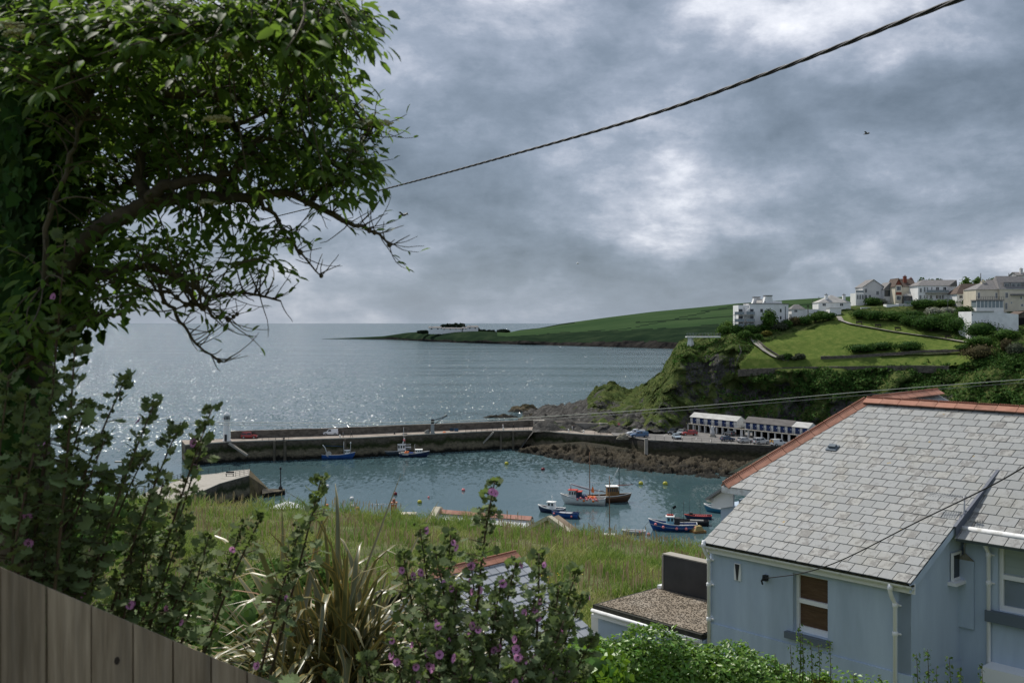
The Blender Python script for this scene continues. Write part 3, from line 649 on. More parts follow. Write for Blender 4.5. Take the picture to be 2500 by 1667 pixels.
# ------------------------------------------------------------------ car park and its retaining wall
ZC = 5.8
EDGE = [Q(1500, 1063, ZC), Q(1539, 1066.5, ZC), Q(1578, 1073.6, ZC), Q(1690, 1079.3, ZC), Q(1810, 1084.4, ZC), Q(1925, 1089, ZC), Q(2080, 1094, ZC)]
BACK = [Q(1485, 1049, ZC), Q(1545, 1046, ZC), Q(1605, 1043, ZC), Q(1700, 1044, ZC), Q(1812, 1054, ZC), Q(1925, 1067, ZC), Q(2080, 1082, ZC)]
def car_park():
    mb = MB(); n = len(EDGE)
    for i in range(n - 1): mb.slab([EDGE[i], EDGE[i + 1], BACK[i + 1], BACK[i]], .4, (0, 0, 1))
    mb.build('car_park_pavement', M_tar, kind='structure')
    b = offset(EDGE, .8); w = MB()
    # uneven rubble wall face
    cols = []
    ref = []
    for i in range(n - 1):
        m = 12
        for s in range(m + (i == n - 2)): ref.append((lerp(EDGE[i], EDGE[i + 1], s / m), lerp(b[i], b[i + 1], s / m)))
    for top, bot in ref:
        c = []
        for k in range(9):
            t = k / 8; p = lerp(Vector((top.x, top.y, ZC - .02)), Vector((bot.x, bot.y, -1.5)), t)
            if 0 < k < 8: p.y += .5 * fbm(p.x * .35, p.z * .5, 3)
            c.append(p)
        cols.append(c)
    obj('retaining_wall', grid_mesh('retaining_wall', cols, False), quay_mat('rubble_wall', top=(0.06, 0.056, 0.05), mid=(0.10, 0.085, 0.055), weed=(0.04, 0.04, 0.022), base=(0.03, 0.027, 0.018)), None, label='dark rubble retaining wall holding up the car park above the rocks', cat='wall')
    c = MB(); o1 = offset(EDGE, .1); o2 = offset(EDGE, -.35)
    for i in range(n - 1): c.slab([o1[i] + Vector((0, 0, .1)), o1[i + 1] + Vector((0, 0, .1)), o2[i + 1] + Vector((0, 0, .1)), o2[i] + Vector((0, 0, .1))], .16, (0, 0, 1))
    c.build('kerb', M_conc, kind='structure')
    railing('quay_railing', 'long dark railing along the edge of the car park', [e + Vector((0, .35, .1)) for e in EDGE[2:6]], 1.05, 2, 2.4)
    p = Q(1576.5, 1073, ZC); MB().bb(-.45, .45, -.5, .5, -5.6, .5).build('wall_buttress', M_conc, None, label='pale square concrete buttress on the rubble retaining wall', cat='buttress', loc=p + Vector((0, -.9, 0)))
    for (u, v) in ((1622, 1063), (1665, 1067), (1700, 1070), (1735, 1075), (1780, 1078), (1830, 1081), (1868, 1083.5)):
        q = Q(u, v, ZC + .004); MB().bar(q + Vector((-.4, -1.4, 0)), q + Vector((.4, 1.4, 0)), .13, .012).build('parking_line', M_line, kind='structure')
car_park()
lump('draped_net', 'pale tattered fishing net draped over the quay corner beside the pickup', 'net', Q(1520, 1067, ZC) + Vector((0, -.9, -.4)), (1.7, 1.2, 1.5), pmat('old_net', (0.30, 0.27, 0.20), (0.16, 0.145, 0.11), scale=1.4, rough=.95, bump=1, bscale=4), 11, n=24)

# rocks of the harbour shore
def rocky_shore():
    st = [(1185, 1037, 305, 1037.5), (1215, 1028, 304, 1041), (1240, 1021, 302, 1046), (1300, 1016, 299, 1056), (1340, 1014, 297, 1062), (1400, 1022, 292, 1070), (1440, 1030, 288, 1076), (1500, 1038, 284, 1082),
          (1560, 1045, 281, 1088), (1640, 1050, 276, 1094), (1720, 1054, 272, 1102), (1800, 1058, 268, 1110), (1900, 1066, 262, 1120), (2000, 1070, 256, 1130)]
    sx = [s[0] for s in st]; cols = []; nr = 46
    for x in np.arange(1185, 2000, 2.2):
        fy, fY, wy = [float(np.interp(x, sx, [s[i] for s in st])) for i in (1, 2, 3)]
        A = D(x, fy, fY); Yw = F * H / (wy * K - HV); B = D(x, wy, Yw); col = []
        for j in range(nr):
            t = j / (nr - 1) * 1.25; p = A.lerp(B, t) if t <= 1 else B + (B - A) * (t - 1)
            p.z = lerp(A.z, 0, min(1, t) ** .8) - max(0, t - 1) * 6
            e = min(1, t * 4) * (1 - .4 * max(0, t - 1) * 4)
            n = abs(fbm(p.x * .34, p.y * .34, 1, 5)); n2 = abs(fbm(p.x * .11 + 3, p.y * .11, 2, 3)); cell = mnoise.cell(Vector((p.x * .42, p.y * .42, 0)))
            p.z += e * (2.6 * (.38 - n) + 1.6 * n2 + .5 * cell - .35); p.x += e * .4 * fbm(p.x * .5, p.y * .5, 6)
            col.append(p)
        cols.append(col)
    m = quay_mat('shore_rock', top=(0.042, 0.037, 0.028), mid=(0.046, 0.038, 0.024), weed=(0.028, 0.026, 0.016), base=(0.012, 0.011, 0.008))
    obj('shore_rocks', grid_mesh('shore_rocks', cols, False), m, kind='structure')
rocky_shore()
M_searock = quay_mat('sea_rock_stone', top=(0.06, 0.055, 0.04), mid=(0.09, 0.075, 0.045), weed=(0.05, 0.045, 0.02), base=(0.02, 0.02, 0.018))
def sea_rock(x, y, Y, rx, ry, rz, label, seed):
    n, m = 40, 14; vs_ = []; fs = []
    for i in range(m + 1):
        for k in range(n):
            rr = i / m; a = 2 * math.pi * k / n; q = 1 + .25 * fbm(math.cos(a) * 1.3 + seed, math.sin(a) * 1.3)
            px, py = rr * rx * q * math.cos(a), rr * ry * q * math.sin(a)
            vs_.append((px, py, -.6 + (rz + .6) * (1 - rr ** 1.6) * (1 + .5 * fbm(px * .35 + seed, py * .35)) + .3 * abs(fbm(px + seed, py))))
    for i in range(m):
        for k in range(n): fs.append((i * n + k, i * n + (k + 1) % n, (i + 1) * n + (k + 1) % n, (i + 1) * n + k))
    mb = MB(); mb.add(vs_, fs); mb.build('sea_rock', M_searock, None, label=label, cat='rock', loc=Vector(((x * K - CU) * Y / F, Y, 0)))
sea_rock(1203, 940, 440, 8.0, 6, 3.0, 'humped dark rock rising from the sea behind the pier', 2)
sea_rock(1150, 958, 412, 8.5, 3, 1.0, 'long low dark reef in the sea just behind the pier parapet', 5)
sea_rock(1222, 955, 405, 7, 3.0, 1.5, 'brown weedy rock at the foot of the rocky point behind the pier', 9)

# ------------------------------------------------------------------ boat-store huts
def ray_line(u, A, B):                 # position along A-B (0..1) seen in column u
    k = (u - CU) / F; d = B - A; return (k * A.y - A.x) / (d.x - k * d.y)
def z4(x): return 1460 + x / 4.276
def y4(y): return 960 + y / 4.276
M_hutwall = pmat('hut_white', (0.62, 0.62, 0.60), (0.74, 0.74, 0.72), scale=.8, rough=.8, dirt=(.45, .43, .38), dscale=.6, damt=.4)
M_hutdoor = flat('hut_blue_door', (0.012, 0.035, 0.13), .45)
M_rooflight = pmat('pale_sheet_roof', (0.40, 0.40, 0.38), (0.52, 0.52, 0.50), scale=.5, rough=.8, stretch=(1, 3, 1), dirt=(.28, .27, .25), dscale=.4, damt=.5)
M_roofdark = pmat('dark_sheet_roof', (0.095, 0.088, 0.085), (0.14, 0.13, 0.125), scale=.5, rough=.85, stretch=(1, 3, 1))
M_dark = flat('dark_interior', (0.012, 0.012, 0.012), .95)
HA = Q(z4(935), 1051.5, ZC); HB = Q(z4(2165), 1083.5, ZC)
hd = (HB - HA); hL = hd.length; hyaw = math.atan2(hd.y, hd.x)
def hs(x): return ray_line(z4(x), HA, HB) * hL
def huts():
    blocks = [('pale roofed', 933, 1420, [977, 1053, 1132, 1203, 1284, 1363], M_rooflight, 'long white boat store with pale roof and six blue doors upstairs', 5.4, 4.15),
              ('dark', 1497, 1990, [1535, 1605, 1677, 1748, 1821, 1895, 1970], M_roofdark, 'long white boat store with dark grey roof and seven blue doors', 5.6, 4.15),
              ('end', 1992, 2168, [2052, 2126], M_rooflight, 'short white boat store with pale roof and two blue doors at the right end', 5.4, 4.15)]
    for nm, x0, x1, doors, rm, lab, rh, eh in blocks:
        a, b = hs(x0), hs(x1); o = HA + hd.normalized() * a; w = b - a - (.03 if nm != 'end' else 0)
        t = thing('boat_store', lab, 'boat store', Vector((o.x, o.y, ZC)), hyaw); dp = 5.0; wk = 1.3
        wl = MB(); wl.bb(0, w, wk, dp, 2.25, eh)
        wl.prism([(wk, eh), (dp, eh), ((wk + dp) / 2, rh - .06)], 'x', 0, w); wl.bb(0, w, dp - .3, dp, 0, 2.2)
        wl.build('upper_wall', M_hutwall, t)
        r = MB(); ym = (wk + dp) / 2
        for (y0, z0, y1, z1) in ((wk - .25, eh - .03, ym, rh), (dp + .25, eh - .03, ym, rh)):
            r.add([(-.15, y0, z0), (w + .1, y0, z0), (w + .1, y1, z1), (-.15, y1, z1), (-.15, y0, z0 - .1), (w + .1, y0, z0 - .1), (w + .1, y1, z1 - .1), (-.15, y1, z1 - .1)], [(0, 1, 2, 3), (7, 6, 5, 4), (0, 4, 5, 1), (0, 3, 7, 4), (1, 5, 6, 2)])
        r.build('roof', rm, t)
        MB().bb(-.1, w + .05, wk - .33, wk - .24, eh - .16, eh - .04).build('gutter', M_iron, t)
        MB().bb(0, w, 0, wk + .0, 2.03, 2.22).build('walkway', M_conc, t)
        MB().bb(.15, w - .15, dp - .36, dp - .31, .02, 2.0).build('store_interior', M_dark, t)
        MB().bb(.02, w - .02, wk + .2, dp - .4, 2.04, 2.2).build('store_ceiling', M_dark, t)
        for dx in doors:
            s = hs(dx) - a; d = MB(); d.bb(s - .72, s + .72, wk - .05, wk + .02, 2.24, 3.95); dd = d.build('door', M_hutdoor, t)
            MB().bb(s + .35, s + .55, wk - .075, wk - .052, 3.2, 3.4).build('window_pane', M_white, dd)
        m = max(2, round(w / 2.35))
        for i in range(m + 1):
            s = min(w - .14, max(.14, w * i / m)); pst = MB(); pst.bb(s - .13, s + .13, .05, .3, 0, 2.03); pst.build('post', M_hutwall, t)
            if i < m: MB().bb(s + .3, min(w - .1, s + .75), 2.6, 2.75, 0, 1.95).build('partition', M_hutwall, t)
        for i in range(m * 2 + 1):
            s = min(w - .05, max(.05, w * i / (2 * m))); MB().bb(s - .03, s + .03, .03, .09, 2.22, 3.2).build('rail_post', M_iron, t)
        for z in (2.6, 2.9, 3.18): MB().bb(0, w, .035, .085, z - .025, z + .025).build('rail', M_iron, t)
    a, b = hs(1424), hs(1494); o = HA + hd.normalized() * a; w = b - a
    t = thing('walkway_bridge', 'short concrete walkway joining the two long boat stores', 'walkway', Vector((o.x, o.y, ZC)), hyaw)
    MB().bb(.05, w - .05, 0, 1.3, 2.0, 2.2).build('slab', M_conc, t)
    for s in (.2, w - .2): MB().bb(s - .13, s + .13, .05, .3, 0, 2.0).build('post', M_hutwall, t)
    MB().bb(.05, w - .05, .035, .085, 3.1, 3.15).build('rail', M_iron, t)
huts()
# timber fence at the back of the car park
def yard_fence():
    A = Q(1602, 1046, ZC); B = Q(1675, 1050, ZC); d = B - A; n = 26
    t = thing('timber_fence', 'grey timber screen fence at the back of the car park beside the boat stores', 'fence', A, math.atan2(d.y, d.x)); w = d.length / n
    for i in range(n): MB().bb(i * w + .02, (i + 1) * w - .02, 0, .05, 0, 2.5 + .05 * random.random()).build('plank', pmat('fence_old', (0.11, 0.10, 0.085), rnd=.25, rough=.9), t)
    for z in (.5, 2.0): MB().bb(0, d.length, .055, .12, z - .05, z + .05).build('rail', pmat('fence_old', (0, 0, 0)), t)
    s = Q(1640, 1046, ZC); s.y += 3; t2 = thing('small_shed', 'small shed with pale curved roof behind the timber fence', 'shed', s + Vector((0, 0, 0)), math.atan2(d.y, d.x))
    MB().bb(-1.8, 1.8, -1, 1, 0, 2.9).build('wall', M_grey, t2)
    r = MB(); pr = [(-1.2, 2.85), (-.8, 3.15), (0, 3.3), (.8, 3.15), (1.2, 2.85)]; r.prism(pr, 'x', -2, 2); r.build('roof', M_rooflight, t2)
yard_fence()

# ------------------------------------------------------------------ inner jetty on the left
def jetty():
    z = 5.0
    poly = [Q(608, 1160.9, z), Q(609.4, 1146, z), Q(560, 1151, z), Q(527, 1156.6, z), Q(490, 1160, z), Q(449, 1167, z), Q(400, 1185, z), Q(330, 1215, z), Q(400, 1225, z), Q(483, 1204.5, z), Q(536, 1181, z)]
    t = thing('stone_jetty', 'inner stone jetty with railings and pale concrete top at left', 'jetty', Vector((poly[0].x, poly[0].y, 0)))
    o = Vector(t.location); cx = sum((p for p in poly), Vector()) / len(poly)
    mb = MB(); n = len(poly); vs_ = []
    for p in poly:
        b = cx.lerp(p, 1.04); vs_ += [Vector((b.x, b.y, -1.5)) - o, p - o]
    mb.add(vs_, [(2 * i, 2 * ((i + 1) % n), 2 * ((i + 1) % n) + 1, 2 * i + 1) for i in range(n)]); mb.build('wall', M_quay, t)
    d = MB(); d.slab([p - o + Vector((0, 0, .12)) for p in poly], .118, (0, 0, 1)); d.build('deck', M_conc, t)
    # sloping stone end and the low landing with a light post
    A, B = poly[0] - o, poly[1] - o; C = Q(655, 1196, 0.0) - o; E = Q(632, 1212, 0.0) - o
    w = MB(); w.add([A, B, Vector((C.x, C.y + 2, -.4)), Vector((E.x, E.y, -.4)), Vector((A.x, A.y, -1)), Vector((B.x, B.y, -1))], [(0, 1, 2, 3), (0, 3, 4), (1, 5, 2), (4, 3, 2, 5)]); w.build('sloping_end', pmat('weedy_stone', (0.15, 0.115, 0.055), (0.075, 0.06, 0.03), scale=.9, world=True, rough=.95, bump=.6, bscale=2, bdist=.3), t)
    L1, L2, L3, L4 = [Q(u, v, .9) - o for u, v in ((640, 1205), (640, 1193), (696, 1192), (694, 1197))]
    MB().slab([L1, L4, L3, L2], 2.0, (0, 0, 1)).build('landing', M_quay, t)
    lp = Q(685, 1194, .9); l = thing('light_post', 'thin dark light post on the low landing of the inner jetty', 'lamp post', lp)
    MB().lathe([(.42, 0), (.42, .5), (.22, .7), (.13, 1.0), (.11, 4.3), (.11, 4.4)], n=10).build('pole', M_iron, l); MB().lathe([(.2, 4.4), (.24, 4.5), (.22, 4.85), (.05, 5.0)], n=10).build('lamp', M_iron, l)
    up = Vector((0, 0, .12))
    railing('jetty_railing', 'dark railing along the seaward edge of the inner jetty', [p + up for p in (poly[1], poly[2], poly[3], poly[4], poly[5], poly[6], poly[7])], 1.1, 3, 1.6)
    railing('jetty_railing', 'short dark railing at the tip of the inner jetty', [p + up for p in (Q(575, 1165, z), Q(606, 1158.5, z))], 1.1, 3, 1.4)
    bp = Q(561, 1163, z) + up; b = thing('bench', 'dark bench on the inner jetty beside the railing', 'bench', bp)
    MB().bb(-.9, .9, -.25, .25, .42, .48).build('seat', M_iron, b); MB().bb(-.9, .9, .22, .28, .6, .95).build('backrest', M_iron, b)
    for sx in (-.75, .75):
        MB().bb(sx - .04, sx + .04, -.2, .2, 0, .42).build('leg', M_iron, b)
jetty()
# ------------------------------------------------------------------ foliage builders
def leaf_cards(pos, nrm, size, tmpl, jitter=0.7, aspect=None):
    """instances of a small leaf template (k,3 verts + faces) at pos, roughly facing nrm; returns verts, faces, rnd"""
    tv, tf = tmpl; n = len(pos); k = len(tv)
    nrm = nrm + rng.normal(0, jitter, (n, 3)); nrm /= np.linalg.norm(nrm, axis=1, keepdims=True) + 1e-9
    a = rng.normal(0, 1, (n, 3)); a -= nrm * np.sum(a * nrm, 1, keepdims=True); a /= np.linalg.norm(a, axis=1, keepdims=True) + 1e-9
    b = np.cross(nrm, a); s = np.asarray(size).reshape(-1, 1, 1) * np.ones((n, 1, 1))
    v = pos[:, None, :] + s * (a[:, None, :] * tv[None, :, 0:1] + b[:, None, :] * tv[None, :, 1:2] + nrm[:, None, :] * tv[None, :, 2:3])
    f = (np.arange(n)[:, None, None] * k + tf[None]).reshape(-1, tf.shape[1])
    return v.reshape(-1, 3), f, np.repeat(rng.random(n), k)
T_QUAD = (np.array([(-.5, -.35, 0), (.5, -.35, .0), (.5, .35, .0), (-.5, .35, 0)]), np.array([(0, 1, 2, 3)]))
T_LEAF = (np.array([(-.5, 0, 0), (-.1, -.26, .06), (.5, 0, -.06), (-.1, .26, .06)]), np.array([(0, 1, 2), (0, 2, 3)]))
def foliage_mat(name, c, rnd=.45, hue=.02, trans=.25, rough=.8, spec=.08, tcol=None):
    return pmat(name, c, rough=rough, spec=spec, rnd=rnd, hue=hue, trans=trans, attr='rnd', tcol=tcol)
G_DARK = foliage_mat('foliage_dark', (0.050, 0.105, 0.022)); G_MID = foliage_mat('foliage_mid', (0.075, 0.14, 0.028)); G_LIGHT = foliage_mat('foliage_light', (0.10, 0.17, 0.036))
G_GREY = foliage_mat('foliage_grey', (0.085, 0.10, 0.062)); G_BROWN = foliage_mat('foliage_brown', (0.11, 0.095, 0.045)); G_GORSE = foliage_mat('foliage_yellow', (0.15, 0.14, 0.03)); G_WHITE = foliage_mat('foliage_blossom', (0.34, 0.35, 0.28))
def bush(name, label, c, r, mat, n=700, leaf=.35, cat='bush', group=None, lumps=5, trunk=0.0, seed=0, core=True):
    """rounded clump of leaves with its own stem; c is the ground point"""
    t = thing(name, label, cat, c, 0, group); rs = np.random.default_rng(abs(hash(label)) % 99999 if False else int(sum(ord(q) * (i + 1) for i, q in enumerate(label))) % 99991)
    cs = [(0, 0, r[2] * .9 + trunk, 1.0)] + [(rs.uniform(-.55, .55) * r[0], rs.uniform(-.55, .55) * r[1], trunk + r[2] * rs.uniform(.6, 1.15), rs.uniform(.45, .75)) for _ in range(lumps)]
    pos = []; nr = []
    for (x, y, z, q) in cs:
        m = int(n * q * q / sum(k[3] ** 2 for k in cs)); d = rs.normal(0, 1, (m, 3)); d /= np.linalg.norm(d, axis=1, keepdims=True)
        rad = rs.uniform(.72, 1.06, (m, 1)); pos.append(np.array([x, y, z]) + d * rad * np.array([r[0] * q, r[1] * q, r[2] * q * .95])); nr.append(d)
    pos = np.concatenate(pos); nr = np.concatenate(nr); k = pos[:, 2] > .03; pos, nr = pos[k], nr[k]
    v, f, rn = leaf_cards(pos, nr, leaf * rs.uniform(.6, 1.3, len(pos)), T_QUAD)
    obj('crown', np_mesh('crown', v, f, False, {'rnd': rn}), mat, t)
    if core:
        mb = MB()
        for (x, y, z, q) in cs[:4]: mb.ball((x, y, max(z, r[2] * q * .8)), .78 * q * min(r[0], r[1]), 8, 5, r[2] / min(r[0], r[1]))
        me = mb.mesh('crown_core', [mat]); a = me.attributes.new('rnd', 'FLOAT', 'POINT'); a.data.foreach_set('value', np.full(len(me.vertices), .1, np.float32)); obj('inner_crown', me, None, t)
    tr = MB(); tr.tube([(0, 0, -.3), (.03 * r[0], 0, trunk * .5 + .2), (0, .04 * r[0], trunk + r[2] * .6)], [.09 * r[0] + .03, .07 * r[0] + .03, .03 * r[0]], 6); tr.build('trunk', pmat('bark', (0.07, 0.055, 0.04), (0.12, 0.10, 0.075), scale=8, rough=.95, bump=.6, stretch=(1, 1, .3)), t)
    return t
def cliff_scrub():
    """uncountable ground cover on the cliff: leafy scrub and grass tufts"""
    nx, nr, _ = HILL.shape; xs = HILL_XS
    def scatter(name, label, cond, n, size, mat, lift=.15):
        P_, N_ = [], []; tries = 0
        while len(P_) < n and tries < n * 40:
            tries += 1; i = random.randrange(nx - 1); j = random.randrange(nr - 20)
            w = cond(xs[i], j / (nr - 1) * 9.0)
            if HILL_LAWN[i, j] > .5 or random.random() > w: continue
            a, b, c = HILL[i, j], HILL[i + 1, j], HILL[i, j + 1]; s, t = random.random(), random.random(); p = a + (b - a) * s + (c - a) * t
            nn = np.cross(b - a, c - a); nn = nn / (np.linalg.norm(nn) + 1e-9)
            if nn[1] > 0 and nn[2] < 0: nn = -nn
            if nn[2] < 0: nn = -nn
            if mnoise.noise(Vector(p) * .12) < -.15 and random.random() < .8: continue
            P_.append(p + nn * lift * random.random()); N_.append(nn)
        P_, N_ = np.array(P_), np.array(N_); v, f, rn = leaf_cards(P_, N_, size * rng.uniform(.5, 1.4, len(P_)), T_QUAD, .8)
        obj(name, np_mesh(name, v, f, False, {'rnd': rn}), mat, None, label, 'ground cover', None, 'stuff')
    scatter('cliff_scrub', 'dark green scrub covering the slope below the park wall', lambda x, r: 1.0 if (x > 1700 and 1.7 < r < 3.0) or (x > 2190 and r < 4.6) else (0.22 if x > 1650 and r < 1.7 else 0), 30000, .55, G_DARK, .9)
    scatter('bramble_scrub', 'mid green brambles and ivy over the harbour cliff', lambda x, r: 1.0 if (1545 < x < 1790 and 4.5 < r < 7.6) or (x > 2190 and r < 6) else (.05 if x > 1500 else 0), 15000, .5, G_MID, .6)
    scatter('cliff_grass', 'yellow green grass tufts on the cliff and rocky outcrop', lambda x, r: (1.0 if 1350 < x < 1700 and 2 < r < 8 else (.6 if 1480 < x and r < 2.6 else 0)), 11000, .32, foliage_mat('cliff_grass', (0.095, 0.115, 0.034)), .25)
cliff_scrub()

# ------------------------------------------------------------------ park: paths, walls, hedges
M_path = pmat('park_path', (0.26, 0.24, 0.21), (0.36, 0.34, 0.30), scale=.8, rough=.95, world=True)
M_stone = pmat('park_wall_stone', (0.08, 0.07, 0.058), (0.15, 0.135, 0.11), scale=1.5, rough=.95, world=True, bump=.8, bscale=3, bdist=.2)
def ribbon(name, pts, w, mat, lift=.08, **k):
    ps = []
    for (a, b) in zip(pts[:-1], pts[1:]):
        for s in range(8): ps.append(hill_xy(lerp(a[0], b[0], s / 8), lerp(a[1], b[1], s / 8)))
    ps.append(hill_xy(*pts[-1])); rows = []
    for i, p in enumerate(ps):
        t = ps[min(i + 1, len(ps) - 1)] - ps[max(i - 1, 0)]; t.z = 0; t.normalize(); s = Vector((t.y, -t.x, 0)) * w / 2
        row = []
        for q in (p - s, p, p + s): row.append((q.x, q.y, p.z + lift))
        rows.append(row)
    me = grid_mesh(name, rows, True); return obj(name, me, mat, **k)
ribbon('footpath', [(1727, 776), (1738, 790), (1757, 806), (1778, 819), (1803, 829)], 2.0, M_path, .25, kind='structure')
ribbon('footpath', [(1926, 728), (1932, 737), (1955, 745), (2000, 753), (2050, 762), (2120, 772), (2180, 780), (2232, 789)], 1.8, M_path, .25, kind='structure')
ribbon('footpath', [(2020, 819), (2090, 816), (2150, 814), (2205, 812)], 1.2, M_path, .3, kind='structure')
def hill_wall(label, pts, h, w, mat, name='stone_wall', cat='wall'):
    ps = []
    for (a, b) in zip(pts[:-1], pts[1:]):
        for s in range(6): ps.append(hill_xy(lerp(a[0], b[0], s / 6), lerp(a[1], b[1], s / 6)))
    ps.append(hill_xy(*pts[-1])); mb = MB()
    for a, b in zip(ps[:-1], ps[1:]):
        d = b - a; d.z = 0; d.normalize(); n = Vector((d.y, -d.x, 0)) * w / 2; q = [a - n, b - n, b + n, a + n]; q = [Vector(p) for p in q]
        for k, z in enumerate((a.z, b.z, b.z, a.z)): q[k].z = z
        mb.add([p + Vector((0, 0, -1.5)) for p in q] + [p + Vector((0, 0, h + .12 * random.random())) for p in q], [(0, 1, 5, 4), (1, 2, 6, 5), (2, 3, 7, 6), (3, 0, 4, 7), (4, 5, 6, 7)])
    return mb.build(name, mat, None, label=label, cat=cat)
hill_wall('long dark stone wall along the foot of the park above the cliff', [(1695, 853), (1760, 850), (1850, 847), (2000, 845), (2110, 844), (2180, 845)], .55, .5, M_stone)
hill_wall('dark stone wall under the hedge in the middle of the park', [(1885, 823), (1950, 821), (2030, 816), (2120, 809), (2205, 807)], .6, .6, M_stone)
hill_wall('low stone wall edging the path on the left side of the park', [(1733, 778), (1760, 801), (1790, 820), (1812, 828)], .5, .35, M_stone)
railing('park_railing', 'thin dark railing down the left edge of the park', [hill_xy(x, y) for x, y in ((1698, 800), (1703, 812), (1694, 830), (1690, 848))], 1.2, 3, 2.5)
def u6(x, y): return ((1760 + x / 6.357) / K, (660 + y / 6.357) / K)
def u7(x, y): return ((2080 + x / 5.6) / K, (640 + y / 5.6) / K)
PX = .14                               # metres per photo pixel around the hill top
def hbush(conv, x, y, wpx, hpx, label, mat, sc, n=500, name='bush', cat='bush', leaf=.36, group='bushes in the cliff-top park', trunk=0.0, dep=.8):
    if 'thicket' in label: wpx *= 1.3; hpx *= 1.15; n = 2200
    p = hill_xy(*conv(x, y)); w = 1.15 * wpx / sc * p.y / F / 2; h = 1.1 * hpx / sc * p.y / F
    return bush(name, label, p, (w, w * dep, max(.3, (h - trunk) * .52)), mat, n, leaf, cat, group, 6, trunk)
B6 = [(100, 880, 190, 140, 'bright green bush at the cliff edge left of the white apartment block', G_LIGHT), (60, 1010, 240, 160, 'dark rounded bush on the cliff left of the park path', G_MID), (240, 1010, 200, 170, 'dark green bush left of the park path head', G_DARK),
      (480, 990, 260, 150, 'dark bush below the apartment balconies', G_DARK), (380, 1060, 190, 130, 'small mid green bush at the head of the park path', G_MID), (560, 1065, 150, 80, 'low dark bush right of the path head', G_DARK), (705, 1020, 140, 80, 'yellowish bush at the top left of the lawn', G_GORSE),
      (660, 960, 200, 130, 'dark hedge bush under the tall tree by the apartments', G_DARK), (880, 930, 250, 140, 'grey green bush at the right foot of the apartments', G_GREY), (1010, 900, 180, 130, 'dark bush in the hedge at the top of the lawn', G_DARK), (1140, 850, 200, 130, 'brownish seeding bush at the top of the lawn', G_BROWN),
      (1300, 840, 220, 130, 'rounded dark bush left of the garden hedge', G_DARK), (1260, 740, 150, 140, 'dry brown bush below the palm', G_BROWN), (1470, 790, 230, 130, 'mid green hedge bush left of the white garage', G_MID), (1650, 770, 260, 120, 'dark clipped hedge below the white garage', G_DARK), (1540, 720, 180, 90, 'pale green shrub in the garden left of the garage', G_MID),
      (1080, 740, 170, 60, 'flat topped dark hedge at the right corner of the apartments', G_DARK), (940, 1385, 120, 70, 'grey green shrub at the foot of the park path', G_GREY), (1040, 1390, 130, 100, 'dark shrub in the rockery at the foot of the park path', G_DARK), (1230, 1380, 140, 90, 'rounded shrub at the right of the rockery', G_GREY),
      (1140, 1392, 120, 60, 'low pale shrub in the middle of the rockery', G_GREY)]
for x, y, w, h, lab, m in B6: hbush(u6, x, y, w, h, lab, m, 6.357, 800)
B7 = [(100, 760, 260, 110, 'dark rounded hedge left end below the white garden wall', G_DARK), (320, 795, 320, 140, 'large dark hedge bush below the long white garden wall', G_DARK), (560, 795, 320, 130, 'dark hedge bush in the middle below the garden wall', G_MID), (800, 755, 300, 90, 'low dark bush right of the garden wall', G_DARK),
      (830, 870, 230, 130, 'dark bush at the left end of the big thicket', G_DARK), (1080, 930, 380, 180, 'broad dark thicket below the white bungalow', G_DARK), (1300, 900, 380, 190, 'mid green thicket below the conservatory hedge', G_MID), (1560, 960, 420, 200, 'big dark thicket left of the white retaining wall', G_DARK), (1780, 1030, 400, 190, 'lowest dark rounded thicket right of the park path', G_DARK),
      (1000, 640, 320, 140, 'clipped dark hedge in front of the white two storey house', G_DARK), (1250, 600, 280, 90, 'long clipped hedge below the bungalow drive', G_MID), (1480, 590, 320, 90, 'dark clipped hedge in front of the bungalow', G_DARK), (1110, 730, 210, 110, 'white flowering shrub below the clipped hedges', G_WHITE), (1310, 720, 230, 100, 'pale blossoming shrub left of the retaining wall', G_WHITE), (1540, 760, 240, 160, 'dark ivy bush against the corner of the white retaining wall', G_DARK),
      (520, 500, 190, 90, 'green shrub between the grey gabled house and the brick house', G_MID), (400, 570, 160, 70, 'pale flowering shrub on the terrace below the grey gabled house', G_WHITE), (280, 590, 220, 110, 'dark spiky shrub on the terrace below the grey gabled house', G_DARK), (840, 560, 260, 80, 'low grey green shrub on the terrace below the brick house', G_GREY),
      (100, 1230, 380, 110, 'dark hedge over the middle park wall at its left', G_DARK), (420, 1200, 330, 110, 'dark hedge over the middle park wall', G_DARK), (780, 1200, 360, 120, 'dark rounded hedge at the right of the middle park wall', G_DARK), (1560, 1200, 260, 80, 'low dark bush at the right end of the park path', G_DARK),
      (1780, 1160, 400, 150, 'dark scrub bush at the right end of the lawn', G_MID), (2100, 1060, 380, 150, 'green scrub below the white retaining wall', G_MID), (1760, 1330, 420, 200, 'dry brownish bush at the right end of the lower lawn', G_BROWN), (2120, 1230, 160, 180, 'withered brown bush on the slope at right', G_BROWN), (2260, 1280, 260, 170, 'grey green bush on the slope at the right edge', G_GREY)]
for x, y, w, h, lab, m in B7: hbush(u7, x, y, w, h, lab, m, 5.6, 1100)
hbush(u6, 760, 950, 240, 330, 'tall green tree in front of the white apartment block', G_MID, 6.357, 900, 'broadleaf_tree', 'tree', .5, 'trees on the hill top', 1.2)
